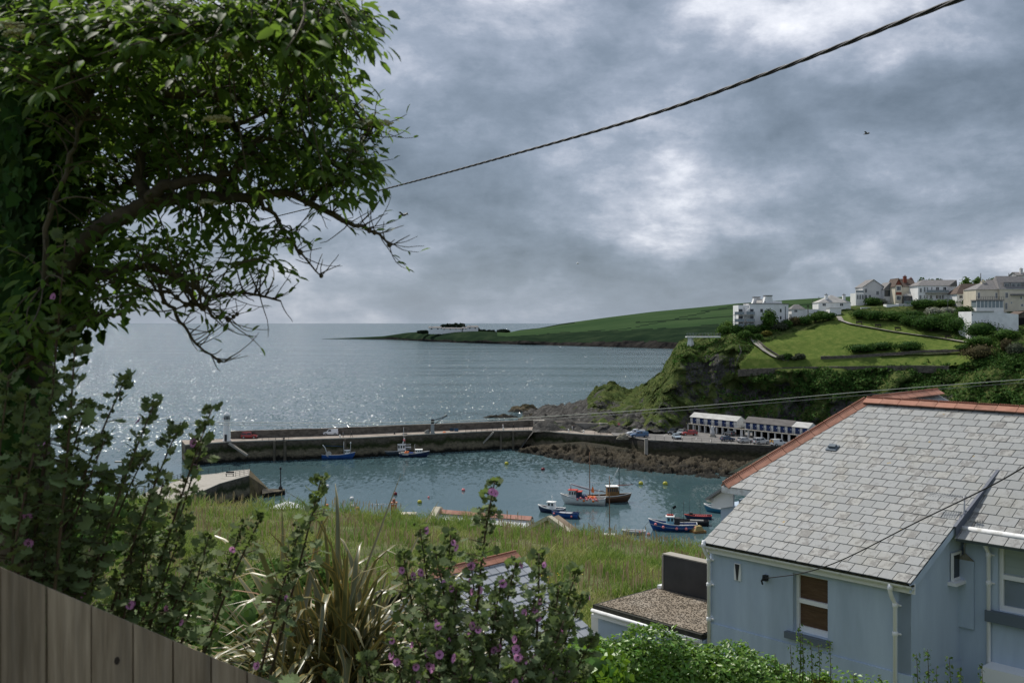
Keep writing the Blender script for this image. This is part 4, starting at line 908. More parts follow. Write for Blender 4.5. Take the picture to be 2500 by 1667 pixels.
# trees against the sky behind the houses
def crest_tree(x, y, w, h, label, mat, dy=18, n=420):
    dx, dyy = u7(x, y); p = D(dx, dyy, 378 + dy); w = w / 5.6 * p.y / F / 2; h = h / 5.6 * p.y / F
    h *= 2.4; gz = hill_z(p.x, p.y); top = p.z; tot = top - gz
    return bush('crest_tree', label, Vector((p.x, p.y, gz)), (w, w * .7, h * .5), mat, n, .6, 'tree', 'trees behind the hilltop houses', 5, max(.3, tot - h))
crest_tree(960, 200, 150, 90, 'dark pine like tree right of the brick house chimney', G_DARK); crest_tree(1080, 215, 170, 70, 'dark tree behind the left of the white two storey house', G_DARK); crest_tree(1190, 212, 120, 60, 'small dark tree behind the white two storey house', G_DARK)
crest_tree(1560, 185, 200, 100, 'bright green tree behind the bungalow at left', G_LIGHT); crest_tree(1720, 182, 200, 100, 'bright green tree behind the bungalow at right', G_LIGHT); crest_tree(1900, 205, 160, 80, 'dark green tree left of the big cream house roof', G_MID); crest_tree(2260, 205, 170, 70, 'yellow green tree right of the big cream house roof', G_LIGHT)

# palm in the garden
def palm(p, label, h=4.6):
    t = thing('cabbage_palm', label, 'palm', p); MB().tube([(0, 0, -.2), (.08, 0, h * .5), (0, 0, h)], [.17, .14, .11], 7).build('trunk', pmat('bark', (0, 0, 0)), t)
    for k in range(26):
        a = k * 2.4; e = random.uniform(-.5, 1.2); d = Vector((math.cos(a) * math.cos(e), math.sin(a) * math.cos(e), math.sin(e))); s = Vector((-math.sin(a), math.cos(a), 0)) * .07
        q = [d * .1, d * .7, d * 1.25 - Vector((0, 0, .25))]; mb = MB(); b0 = Vector((0, 0, h))
        mb.add([b0 + q[0] - s, b0 + q[0] + s, b0 + q[1] + s * 1.2, b0 + q[1] - s * 1.2, b0 + q[2]], [(0, 1, 2, 3), (3, 2, 4)]); mb.build('frond', pmat('palm_frond', (0.06, 0.085, 0.03), rnd=.3, rough=.6), t)
palm(hill_xy(*u6(1350, 770)), 'tall thin cabbage palm between the apartments and the garage'); palm(hill_xy(*u6(1200, 730)), 'short cabbage palm at the right corner of the apartments', 2.8)

# ------------------------------------------------------------------ buildings on the hill
def wallmat(name, c): return pmat(name, c, tuple(x * 1.12 for x in c), scale=.6, rough=.85, dirt=tuple(x * .7 for x in c), dscale=.35, damt=.35)
W_WHITE = wallmat('render_white', (.80, .80, .79)); W_CREAM = wallmat('render_cream', (.64, .58, .46)); W_GREY = wallmat('render_grey', (.60, .59, .58)); W_BRICK = wallmat('brick_red', (.22, .07, .045))
R_SLATE = pmat('roof_slate_grey', (.15, .145, .145), (.22, .21, .205), scale=1.2, rough=.8, stretch=(1, 1, 3)); R_BROWN = pmat('roof_tile_brown', (.085, .062, .05), (.13, .095, .075), scale=1.2, rough=.85, stretch=(1, 1, 3)); R_PALE = pmat('roof_pale', (.34, .33, .31), (.44, .43, .41), scale=.8, rough=.8)
class House:
    def __init__(s, name, label, conv, x, y, Y, yaw, cat='house', group='houses on the hill top'):
        p = D(*conv(x, y), Y); s.o = p; s.t = thing(name, label, cat, p, math.radians(yaw), group)
    def box(s, x0, x1, y0, y1, z0, z1, mat, name='wall'): return MB().bb(x0, x1, y0, y1, z0, z1).build(name, mat, s.t)
    def hip(s, x0, x1, y0, y1, z, h, mat, ins=None, ov=.35, name='roof'):
        x0 -= ov; x1 += ov; y0 -= ov; y1 += ov; i = ins if ins is not None else min(x1 - x0, y1 - y0) / 2; ym = (y0 + y1) / 2
        if x1 - x0 >= y1 - y0 or ins is not None: a, b = (x0 + i, ym, z + h), (x1 - i, ym, z + h); fs = [(0, 1, 5, 4), (1, 2, 5), (2, 3, 4, 5), (3, 0, 4), (3, 2, 1, 0)]
        else: xm = (x0 + x1) / 2; a, b = (xm, y0 + i, z + h), (xm, y1 - i, z + h); fs = [(0, 1, 4), (1, 2, 5, 4), (2, 3, 5), (3, 0, 4, 5), (3, 2, 1, 0)]
        m = MB(); m.add([(x0, y0, z), (x1, y0, z), (x1, y1, z), (x0, y1, z), a, b], fs); r = m.build(name, mat, s.t)
        MB().bb(x0 + .1, x1 - .1, y0 + .1, y1 - .1, z - .16, z - .01).build('eaves', M_white, s.t); return r
    def gable(s, x0, x1, y0, y1, z, h, mat, wall, axis='y', ov=.3, name='roof'):
        if axis == 'y':                # ridge runs in depth, gable triangle faces front
            xm = (x0 + x1) / 2; MB().prism([(x0, z), (x1, z), (xm, z + h - .12)], 'y', y0 + .0, y1).build('gable', wall, s.t)
            m = MB(); q = h / ((x1 - x0) / 2)
            for sg, xe in ((1, x0 - ov), (-1, x1 + ov)): m.slab([(xe, y0 - ov, z - ov * q), (xe, y1 + ov, z - ov * q), (xm, y1 + ov, z + h), (xm, y0 - ov, z + h)], .14, Vector((-sg * q, 0, 1)).normalized())
        else:
            ym = (y0 + y1) / 2; MB().prism([(y0, z), (y1, z), (ym, z + h - .12)], 'x', x0, x1).build('gable', wall, s.t)
            m = MB(); q = h / ((y1 - y0) / 2)
            for sg, ye in ((1, y0 - ov), (-1, y1 + ov)): m.slab([(x0 - ov, ye, z - ov * q), (x1 + ov, ye, z - ov * q), (x1 + ov, ym, z + h), (x0 - ov, ym, z + h)], .14, Vector((0, -sg * q, 1)).normalized())
        return m.build(name, mat, s.t)
    def win(s, face, a, z, w, h, x1=0, y1=0, fr=None, name='window', bars=1):
        f = MB(); g = MB(); t = .08; fr = fr or M_white
        def bx(m, p0, p1, q0, q1, d0, d1):
            if face == 'f': m.bb(p0, p1, y1 - d1, y1 - d0, q0, q1)
            elif face == 'r': m.bb(x1 + d0, x1 + d1, p0, p1, q0, q1)
            else: m.bb(x1 - d1, x1 - d0, p0, p1, q0, q1)
        bx(f, a, a + t, z, z + h, .0, .07); bx(f, a + w - t, a + w, z, z + h, .0, .07); bx(f, a + t, a + w - t, z, z + t, .0, .07); bx(f, a + t, a + w - t, z + h - t, z + h, .0, .07)
        for b in range(bars): c = a + w * (b + 1) / (bars + 1); bx(f, c - .035, c + .035, z + t, z + h - t, .0, .06)
        bx(g, a + t, a + w - t, z + t, z + h - t, .005, .03); o = f.build(name, fr, s.t); g.build('pane', M_glass, o); return o
    def chim(s, x, y, z0, z1, w, mat, parent=None, pots=2, cap=None):
        m = MB(); m.bb(x - w / 2, x + w / 2, y - w / 2, y + w / 2, z0, z1); c = m.build('chimney', mat, parent or s.t); MB().bb(x - w / 2 - .08, x + w / 2 + .08, y - w / 2 - .08, y + w / 2 + .08, z1, z1 + .15).build('chimney_cap', cap or mat, s.t)
        for k in range(pots): MB().lathe([(.13, z1 + .15), (.11, z1 + .6)], (x + (k - (pots - 1) / 2) * .4, y, 0), 8).build('chimney_pot', cap or mat, s.t)
    def rail(s, x0, x1, y, z, h=1.0, n=8, mat=None, glassy=True):
        m = MB()
        for k in range(n + 1): xx = lerp(x0, x1, k / n); m.bb(xx - .03, xx + .03, y - .03, y + .03, z, z + h)
        m.bb(x0, x1, y - .04, y + .04, z + h, z + h + .06); b = m.build('balcony_rail', mat or M_steel, s.t)
        if glassy: MB().bb(x0 + .05, x1 - .05, y - .015, y + .015, z + .1, z + h - .05).build('balcony_glass', pmat('pale_glass', (.22, .27, .29), rough=.1, spec=.6), s.t)

def apartments():
    h = House('apartment_building', 'white three storey apartment block with balconies and curved roof chimneys', u6, 280, 895, 338, 0, 'apartment block', None); t = h.t
    k = 338 / F / 6.357            # metres per zoomed pixel
    def X(x): return (x - 280) * k
    def Z(y): return (895 - y) * k
    h.box(X(445), X(822), 0, 9, -3, Z(520), W_WHITE); 
    m = MB(); m.add([(X(822), 0, -3), (X(1100) + .4, 5.5, -3), (X(1100) + .4, 14, -3), (X(822), 9, -3), (X(822), 0, Z(520)), (X(1100) + .4, 5.5, Z(520)), (X(1100) + .4, 14, Z(520)), (X(822), 9, Z(520))], [(0, 1, 5, 4), (1, 2, 6, 5), (2, 3, 7, 6), (4, 5, 6, 7)]); m.build('side_wing', W_WHITE, t)
    h.box(X(280), X(444), .9, 9, -3, Z(540), W_WHITE, 'left_wing')
    r = MB(); r.bb(X(445) - .2, X(822) + .02, -.2, 9, Z(520) + .01, Z(512)); r.build('parapet', R_SLATE, t)
    MB().add([(X(822) + .03, -.2, Z(520) + .01), (X(1100) + .65, 5.3, Z(520) + .01), (X(1100) + .65, 14, Z(520) + .01), (X(822) + .03, 9, Z(520) + .01)] + [(X(822) + .03, -.2, Z(512)), (X(1100) + .65, 5.3, Z(512)), (X(1100) + .65, 14, Z(512)), (X(822) + .03, 9, Z(512))], [(0, 1, 5, 4), (1, 2, 6, 5), (4, 5, 6, 7)]).build('parapet', R_SLATE, t)
    def swoop(x0, x1, xa, xb, zt, zb, y0, y1, mat, nm):
        pts = [];
        for i in range(9): q = i / 8; pts.append((lerp(x0, xa, q ** .55), lerp(zb, zt, q ** 1.5)))
        for i in range(8, -1, -1): q = i / 8; pts.append((lerp(x1, xb, q ** .55), lerp(zb, zt, q ** 1.5)))
        MB().prism(pts, 'y', y0, y1).build(nm, mat, t)
    swoop(X(640), X(850), X(700), X(800), Z(398), Z(511), .6, 3.2, W_WHITE, 'curved_gable'); swoop(X(520), X(720), X(560), X(650), Z(420), Z(511), 4.0, 6.0, W_WHITE, 'curved_gable')
    MB().bb(X(690), X(808), .3, 3.5, Z(398), Z(385)).build('chimney_cap', R_SLATE, t); MB().bb(X(550), X(658), 3.7, 6.3, Z(418), Z(405)).build('chimney_cap', R_SLATE, t)
    MB().slab([(X(560), .8, Z(505)), (X(640), .8, Z(505)), (X(695), 3.9, Z(440)), (X(600), 3.9, Z(440))], .12).build('roof', R_PALE, t)
    MB().bb(X(830), X(985), 3, 8, Z(511), Z(472)).build('roof_room', W_WHITE, t)
    h.win('f', X(682), Z(500), .5, .5, y1=.6)
    for x, y in ((612, 648), (718, 648), (612, 765)): h.win('f', X(x), Z(y), 40 * k, 50 * k, fr=R_SLATE)
    d = (Vector((X(1100) + .4, 5.5, 0)) - Vector((X(822), 0, 0))); a = math.atan2(d.y, d.x)
    for q, y in ((.46, 650), (.46, 765)):     # windows on the angled wing
        c = Vector((X(822), 0, 0)) + d * q; w = MB(); w.box((0, 0, 0), (.9, .1, 1.15)); o = w.build('window', R_SLATE, t, loc=(c.x, c.y, Z(y) + .6), rot=(0, 0, a)); MB().box((0, -.052, 0), (.7, .02, .95)).build('pane', M_glass, o)
    c = Vector((X(822), 0, 0)) + d * .78; MB().tube([(c.x, c.y - .12, -1), (c.x, c.y - .12, Z(560))], .1, 6).build('downpipe', M_iron, t)
    for i, z in enumerate((875, 800, 690)):
        MB().bb(X(200), X(445), -1.0, .86, Z(z) - .18, Z(z)).build('balcony', M_conc, t); h.rail(X(205), X(352), -.95, Z(z), 1.0, 6)
        MB().bb(X(380), X(515), -1.3, -.02, Z(z) - .16, Z(z) + .02).build('balcony', M_conc, t); h.rail(X(385), X(512), -1.26, Z(z) + .02, 1.0, 5)
        h.win('f', X(288), Z(z) + .05, 1.2, 1.85, y1=.9, fr=M_iron); h.win('f', X(455), Z(z) + .05, 1.1, 1.85, fr=M_iron)
    for x in (205, 218, 345): MB().bb(X(x), X(x) + .14, -.9, -.76, -3, Z(655)).build('balcony_post', M_white, t)
    MB().tube([(X(355), -.4, -2), (X(355), -.4, Z(575))], .09, 6).build('downpipe', M_iron, t)
    MB().prism([(X(380), Z(630)), (X(445), Z(630)), (X(445), Z(582))], 'y', -.5, -.05).build('porch_gable', M_white, t)
apartments()
def hill_buildings():
    k5 = lambda Y: Y / F / 5.6
    # white bungalow with pyramidal roof and two stacks
    Y = 352; k = Y / F / 6.357; h = House('bungalow', 'white bungalow with pale pyramid roof and two end chimneys', u6, 1515, 585, Y, 0)
    W = 500 * k; h.box(0, W, 0, 7, -2, 85 * k, W_WHITE); h.hip(0, W, 0, 7, 85 * k, 120 * k, R_PALE, 250 * k, .2)
    for x in (145, 420): h.chim(x * k, 1.8, 85 * k, 205 * k, .9, W_WHITE, pots=1, cap=R_SLATE)
    for x in (60, 330): h.win('f', x * k, 30 * k, 55 * k, 45 * k)
    g = House('garage', 'small flat roofed white garage with pale door at the top of the park path', u6, 1690, 692, 345, 0); k = 345 / F / 6.357
    g.box(0, 175 * k, 0, 4, -1, 100 * k, W_WHITE); g.box(-.1, 175 * k + .1, -.1, 4.1, 100 * k + .01, 108 * k, M_conc, 'roof'); MB().bb(110 * k, 170 * k, -.06, -.01, 0, 80 * k).build('garage_door', M_white, g.t)
    g = House('outbuilding', 'small white outbuilding with hipped slate roof right of the apartments', u6, 1098, 700, 346, 0); g.box(0, 200 * k, 0, 4, -2, 100 * k, W_WHITE); g.hip(0, 200 * k, 0, 4, 100 * k, 75 * k, R_SLATE, 85 * k); g.win('f', 40 * k, 50 * k, 50 * k, 40 * k)
    w = House('garden_wall', 'low white garden wall between the apartments and the garage', u6, 1235, 645, 347, 0, 'wall', None); w.box(0, 310 * k, 0, .35, -1.5, 42 * k, W_WHITE)
    # grey gabled pair
    Y = 366; k = k5(Y); h = House('house', 'pale grey house with two front gables and a glazed terrace', u7, 150, 540, Y, 0)
    h.box(0, 290 * k, 0, 8, -2, 205 * k, W_GREY); h.gable(0, 290 * k, 0, 8, 205 * k, 100 * k, R_SLATE, W_GREY)
    h.box(255 * k, 412 * k, -2.2, -.01, -2, 160 * k, W_GREY, 'front_wing'); MB().bb(262 * k, 405 * k, -2.26, -2.21, 70 * k, 155 * k).build('terrace_window', M_glass, h.t)
    MB().prism([(245 * k, 161 * k), (420 * k, 161 * k), (340 * k, 262 * k)], 'y', -2.5, 5).build('roof', R_SLATE, h.t)
    for x, z in ((20, 40), (75, 40), (20, 125), (180, 90)): h.win('f', x * k, z * k, 38 * k, 55 * k)
    h.box(-110 * k, -.01, -1, 5, -2, 115 * k, M_white, 'terrace_wing'); h.rail(-108 * k, -2 * k, -.95, 115 * k, 1.0, 6)
    for x in (-100, -65, -30): h.win('f', x * k, 30 * k, 28 * k, 65 * k, y1=-1)
    # brick and cream house
    Y = 360; k = k5(Y); h = House('house', 'tall cream house with brown tiled roof and red brick chimney', u7, 575, 540, Y, 0)
    h.box(0, 95 * k, -1, 6, -2, 225 * k, W_CREAM, 'gable_wing'); h.gable(0, 95 * k, -1, 6.6, 225 * k, 95 * k, R_BROWN, W_BRICK)
    h.box(95 * k + .01, 260 * k, 0, 7, -2, 210 * k, W_CREAM); h.gable(60 * k, 300 * k, .2, 7, 212 * k, 105 * k, R_BROWN, W_CREAM, 'x')
    h.box(262 * k, 345 * k, -.6, 5, -2, 190 * k, W_CREAM, 'right_wing'); h.gable(262 * k, 345 * k, -.6, 5, 190 * k, 70 * k, R_BROWN, W_CREAM)
    h.chim(180 * k, 2.2, 230 * k, 345 * k, 1.0, W_BRICK); h.chim(290 * k, 4, 230 * k, 320 * k, .8, W_BRICK)
    for z in (20, 150): h.win('f', 18 * k, z * k, 60 * k, 60 * k, y1=-1, bars=2)
    MB().bb(10 * k, 88 * k, -1.08, -1.01, 90 * k, 130 * k).build('red_panel', W_BRICK, h.t); h.win('f', 205 * k, 130 * k, 40 * k, 40 * k)
    h.box(100 * k, 240 * k, -2.6, -1.2, -1, 75 * k, M_glass, 'conservatory_glass'); h.hip(100 * k, 240 * k, -2.6, -1.2, 76 * k, 28 * k, R_PALE, None, .1, 'conservatory_roof')
    # white two storey hipped house
    Y = 352; k = k5(Y); h = House('house', 'large white two storey house with hipped slate roof and balcony', u7, 905, 525, Y, 0)
    W = 405 * k; h.box(0, W, 0, 9, -2.5, 205 * k, W_WHITE); m = MB(); m.add([(W, 0, -2.5), (W + 240 * k, 7, -2.5), (W + 240 * k, 10, -2.5), (W, 9, -2.5), (W, 0, 205 * k), (W + 240 * k, 7, 205 * k), (W + 240 * k, 10, 205 * k), (W, 9, 205 * k)], [(0, 1, 5, 4), (1, 2, 6, 5), (2, 3, 7, 6), (4, 5, 6, 7)]); m.build('side_wing', W_WHITE, h.t)
    m = MB(); e = .35; m.add([(-e, -e, 205 * k), (W + e, -e, 205 * k), (W + 250 * k, 6.8, 205 * k), (W + 240 * k, 11, 205 * k), (-e, 9 + e, 205 * k), (130 * k, 4.5, 290 * k), (W + 5, 4.5, 290 * k)], [(0, 1, 6, 5), (1, 2, 6), (2, 3, 6), (3, 4, 5, 6), (4, 0, 5), (4, 3, 2, 1, 0)]); m.build('roof', R_SLATE, h.t)
    for x, w_ in ((75, 25), (115, 22), (175, 20), (240, 45), (340, 45)): h.win('f', x * k, 115 * k, w_ * k, 70 * k)
    for x, w_ in ((75, 22), (110, 22), (160, 30), (240, 40), (285, 30), (320, 30)): h.win('f', x * k, 20 * k, w_ * k, 55 * k)
    MB().bb(95 * k, 400 * k, -1.3, -.01, 97 * k, 106 * k).build('balcony', M_conc, h.t); h.rail(98 * k, 398 * k, -1.25, 106 * k, .9, 10)
    h.win('f', 20 * k, 110 * k, 30 * k, 60 * k); h.win('f', 15 * k, 15 * k, 30 * k, 60 * k)
    # low bungalow, brown roof
    Y = 345; k = k5(Y); h = House('bungalow', 'low white bungalow with large brown tiled roof', u7, 1435, 525, Y, 0)
    h.box(0, 300 * k, 0, 8, -2.5, 92 * k, W_WHITE); m = MB(); m.add([(-15 * k, -.4, 90 * k), (310 * k, -.4, 90 * k), (395 * k, 4, 235 * k), (130 * k, 4, 235 * k), (-15 * k, 8.4, 90 * k), (400 * k, 8.4, 90 * k)], [(0, 1, 2, 3), (3, 2, 5, 4), (0, 3, 4), (1, 5, 2)]); m.build('roof', R_BROWN, h.t)
    for x, w_ in ((30, 50), (115, 25), (215, 40)): h.win('f', x * k, 28 * k, w_ * k, 45 * k)
    # big cream house with conservatory
    Y = 330; k = k5(Y); h = House('house', 'big cream house with steep hipped slate roof and dormer windows', u7, 1710, 660, Y, 0)
    h.box(0, 310 * k, .8, 10, -2, 290 * k, W_CREAM); h.box(311 * k, 720 * k, 0, 10, -4, 293 * k, W_CREAM, 'main_wall')
    h.hip(311 * k, 760 * k, 0, 10, 295 * k, 185 * k, R_SLATE, 60 * k, .4); m = MB(); m.add([(-8 * k, .4, 288 * k), (330 * k, .4, 288 * k), (335 * k, 6, 430 * k), (260 * k, 6, 430 * k), (-8 * k, 10, 288 * k)], [(0, 1, 2, 3), (0, 3, 4)]); m.build('side_roof', R_SLATE, h.t)
    dm = MB(); dm.bb(375 * k, 660 * k, .6, 4.5, 310 * k, 388 * k); dm.build('dormer', R_SLATE, h.t)
    for x in (390, 480, 550): h.win('f', x * k, 322 * k, 60 * k, 50 * k, y1=.6, bars=2)
    h.chim(170 * k, 4.5, 290 * k, 400 * k, 1.2, W_CREAM)
    for x, z, w_, hh in ((385, 170, 38, 75), (590, 150, 28, 45), (600, 55, 32, 35), (385, 15, 30, 90), (460, 90, 20, 30)): h.win('f', x * k, z * k, w_ * k, hh * k)
    for x in (25, 265): h.win('f', x * k, 165 * k, 30 * k, 80 * k, y1=.8)
    h.box(455 * k, 720 * k, -.9, -.01, 205 * k, 225 * k, R_SLATE, 'lean_to_roof')
    h.box(-70 * k, 300 * k, -3.2, .75, -2, 35 * k, W_WHITE, 'conservatory_base'); h.box(-65 * k, 295 * k, -3.1, .75, 36 * k, 128 * k, pmat('pale_glass', (0, 0, 0)), 'conservatory_glass'); h.box(-75 * k, 305 * k, -3.35, .77, 129 * k, 142 * k, R_SLATE, 'terrace_slab')
    for i in range(8): x = lerp(-66, 292, i / 7); MB().bb(x * k - .09, x * k + .09, -3.2, -3.11, 36 * k, 128 * k).build('conservatory_post', M_white, h.t)
    h.rail(-70 * k, 300 * k, -3.25, 142 * k, 1.0, 12, M_iron, False)
    # retaining wall below it
    Y = 306; k = k5(Y); w = House('retaining_wall', 'tall white rendered retaining wall under the big cream house', u7, 1635, 790, Y, 0, 'wall', None)
    m = MB(); m.add([(0, 0, -6), (585 * k, -2.5, -8), (585 * k, -2.5, 75 * k), (275 * k, -1.2, 115 * k), (0, 0, 115 * k), (0, 9, -6), (585 * k, 9, -8), (585 * k, 9, 75 * k), (0, 9, 115 * k)], [(0, 1, 2, 3, 4), (0, 4, 8, 5), (1, 6, 7, 2), (4, 3, 2, 7, 8)]); m.build('wall', W_WHITE, w.t)
    MB().bb(2 * k, 20 * k, -.06, -.01, 60 * k, 80 * k).build('vent', M_iron, w.t); MB().bar((0, -.1, 116 * k), (275 * k, -1.3, 116 * k), .5, .2).build('coping', M_conc, w.t)
    b = House('stone_outbuilding', 'grey stone outbuilding at the right edge beside the white retaining wall', u7, 2225, 960, 312, 0); k = k5(312); b.box(0, 260 * k, 0, 6, -4, 230 * k, pmat('park_wall_stone', (0, 0, 0))); b.gable(0, 260 * k, 0, 6, 230 * k, 60 * k, R_BROWN, M_stone)
    MB().bb(55 * k, 160 * k, -.05, -.01, 60 * k, 200 * k).build('opening', M_dark, b.t)
    # white terrace walls
    Y = 352; k = k5(Y); w = House('garden_wall', 'long low white garden wall above the dark hedge', u7, 120, 670, Y, 0, 'wall', None); w.box(0, 350 * k, 0, .4, -2, 52 * k, W_WHITE); MB().bb(10 * k, 65 * k, -.05, -.01, 0, 42 * k).build('garage_door', M_conc, w.t)
    w = House('terrace_wall', 'tall pale grey terrace wall block right of the long garden wall', u7, 472, 665, Y - 2, 0, 'wall', None); w.box(0, 168 * k, 0, 3, -2, 90 * k, W_WHITE); w.box(169 * k, 375 * k, .4, 3, -2, 98 * k, W_GREY, 'grey_wall'); h_ = w
    h_.rail(250 * k, 372 * k, .6, 98 * k, .9, 6)
    # roof and chimneys peeping over the crest at the right edge
    Y = 385; k = k5(Y); h = House('house', 'pale house peeping over the trees at the top right edge', u7, 2255, 200, Y, 0); h.box(0, 200 * k, 0, 6, -12, 25 * k, W_GREY); h.gable(0, 200 * k, 0, 6, 25 * k, 45 * k, R_SLATE, W_GREY, 'x'); h.chim(85 * k, 1.5, 40 * k, 108 * k, .9, W_GREY); 
hill_buildings()
def posts_and_lamps():
    for i, (x, y, hh, lab) in enumerate(((1760, 290, 140, 'thin dark utility pole against the sky behind the bungalow'), (2145, 200, 50, 'short pole left of the far right chimney'), (2215, 195, 60, 'short pole right beside the far right chimney'))):
        p = D(*u7(x, y), 372); k = 372 / F / 5.6; MB().tube([(0, 0, -4), (0, 0, hh * k)], .13, 6).build('utility_pole', M_iron, None, label=lab, cat='pole', loc=p)
    for (cv, x, y, hh, sc, lab) in ((u6, 1415, 640, 200, 6.357, 'street lamp standing above the garden wall'), (u6, 1520, 600, 180, 6.357, 'street lamp left of the pyramid roofed bungalow'), (u7, 1310, 740, 210, 5.6, 'street lamp in front of the flowering shrubs'), (u7, 882, 520, 70, 5.6, 'white post at the left corner of the white two storey house')):
        p = hill_xy(*cv(x, y)); k = p.y / F / sc; t = thing('street_lamp', lab, 'street lamp', p); MB().tube([(0, 0, -.3), (0, 0, hh * k)], .08, 6).build('pole', M_iron, t); MB().bb(-.35, .35, -.12, .12, hh * k, hh * k + .12).build('lamp_head', M_steel, t)
    for x, y, lab in ((100, 850, 'park bench shrub rest at the left of the path'), (360, 890, 'second bench along the park path'), (630, 930, 'dark bench beside the middle of the park path'), (1320, 1045, 'dark bench near the lower end of the park path')):
        p = hill_xy(*u7(x, y)); lab = {100: 'dark wooden bench nearest the top of the park path', 360: 'dark wooden bench second from the top of the park path'}.get(x, lab)
        t = thing('park_bench', lab, 'bench', p, 0, 'benches along the park path'); m = flat('bench_wood', (.05, .04, .03)); MB().bb(-1, 1, -.25, .25, .42, .5).build('seat', m, t); MB().bb(-1, 1, .27, .33, .55, 1.0).build('backrest', m, t)
        for s in (-.8, .8): MB().bb(s - .05, s + .05, -.22, .3, -.1, .41).build('leg', m, t)
posts_and_lamps()
def lookout():
    p = D(1586, 789, 333); t = thing('lookout_platform', 'white concrete lookout platform on a flared pillar at the cliff edge', 'lookout', p); k = 333 / F * K
    MB().lathe([(1.15, -3), (1.1, 0), (.85, 8 * k), (.95, 12.5 * k), (1.3, 14 * k)], n=4, smooth=False).build('pillar', M_white, t)
    MB().bb(-1.4, 9.5, -1.4, 1.8, 14 * k, 16.5 * k).build('platform', M_white, t)
    r = MB()
    for i in range(12): x = -1.35 + i * .98; r.bb(x - .03, x + .03, -1.35, -1.29, 16.5 * k, 24 * k)
    for z in (19, 21.5, 24): r.bb(-1.4, 9.4, -1.34, -1.3, z * k - .03, z * k + .03)
    r.build('rail', M_steel, t)
lookout()

# ------------------------------------------------------------------ far point: houses and pines
def far_point():
    def zz(x, y): return (780 + x / 2.306) / K, (720 + y / 2.306) / K
    for i, (x0, x1, yb, yt, lab) in enumerate(((620, 690, 208, 188, 'white cottage at the left of the far point under the trees'), (690, 760, 209, 194, 'low white building below the pines on the far point'), (760, 810, 208, 195, 'small white cottage under the right pines on the far point'), (805, 835, 206, 192, 'tiny white gable right of the pines on the far point'), (835, 895, 204, 184, 'white house right of the pines on the far point'))):
        Y = 2105; a = D(*zz(x0, yb), Y); b = D(*zz(x1, yb), Y); h = (yb - yt) / 2.306 * Y / F; w = (b - a).x
        t = thing('cottage', lab, 'cottage', a + Vector((0, -25, 4)), 0, 'white cottages on the far point'); MB().bb(0, w, 0, 12, -8, h * .62).build('wall', W_WHITE, t)
        MB().prism([(-1, h * .62), (13, h * .62), (6, h)], 'x', -.5, w + .5).build('roof', R_SLATE, t)
        n = max(2, int(w / 9))
        for k in range(n): MB().bb(w * (k + .35) / n, w * (k + .6) / n, -.3, -.05, h * .2, h * .45).build('window', M_glass, t)
        MB().bb(w * .2, w * .2 + 2, 4, 6, h * .8, h * 1.15).build('chimney', W_WHITE, t)
    for (x, yb, yt, w, lab) in ((650, 205, 176, 30, 'small dark tree at the left of the far point'), (722, 200, 158, 62, 'wide topped dark pine on the far point'), (785, 200, 154, 90, 'largest dark pine on the far point'), (885, 203, 178, 28, 'small dark tree beside the right cottage on the far point'), (915, 207, 190, 45, 'low dark tree right of the cottages on the far point'), (965, 207, 193, 50, 'low dark bush tree at the right of the far point'), (1035, 207, 189, 62, 'rounded dark tree at the right end of the far point'), (580, 207, 195, 60, 'low dark bush at the left end of the far point')):
        Y = 2125; p = D(*zz(x, yb), Y); s = Y / F / 2.306; h = (yb - yt) * s
        bush('far_tree', lab, p + Vector((0, 0, -3)), (w * s / 2, w * s / 2.5, h * .46), foliage_mat('foliage_far', (0.016, 0.028, 0.017)), 420, 5.0, 'tree', 'trees on the far point', 6, h * .18)
far_point()
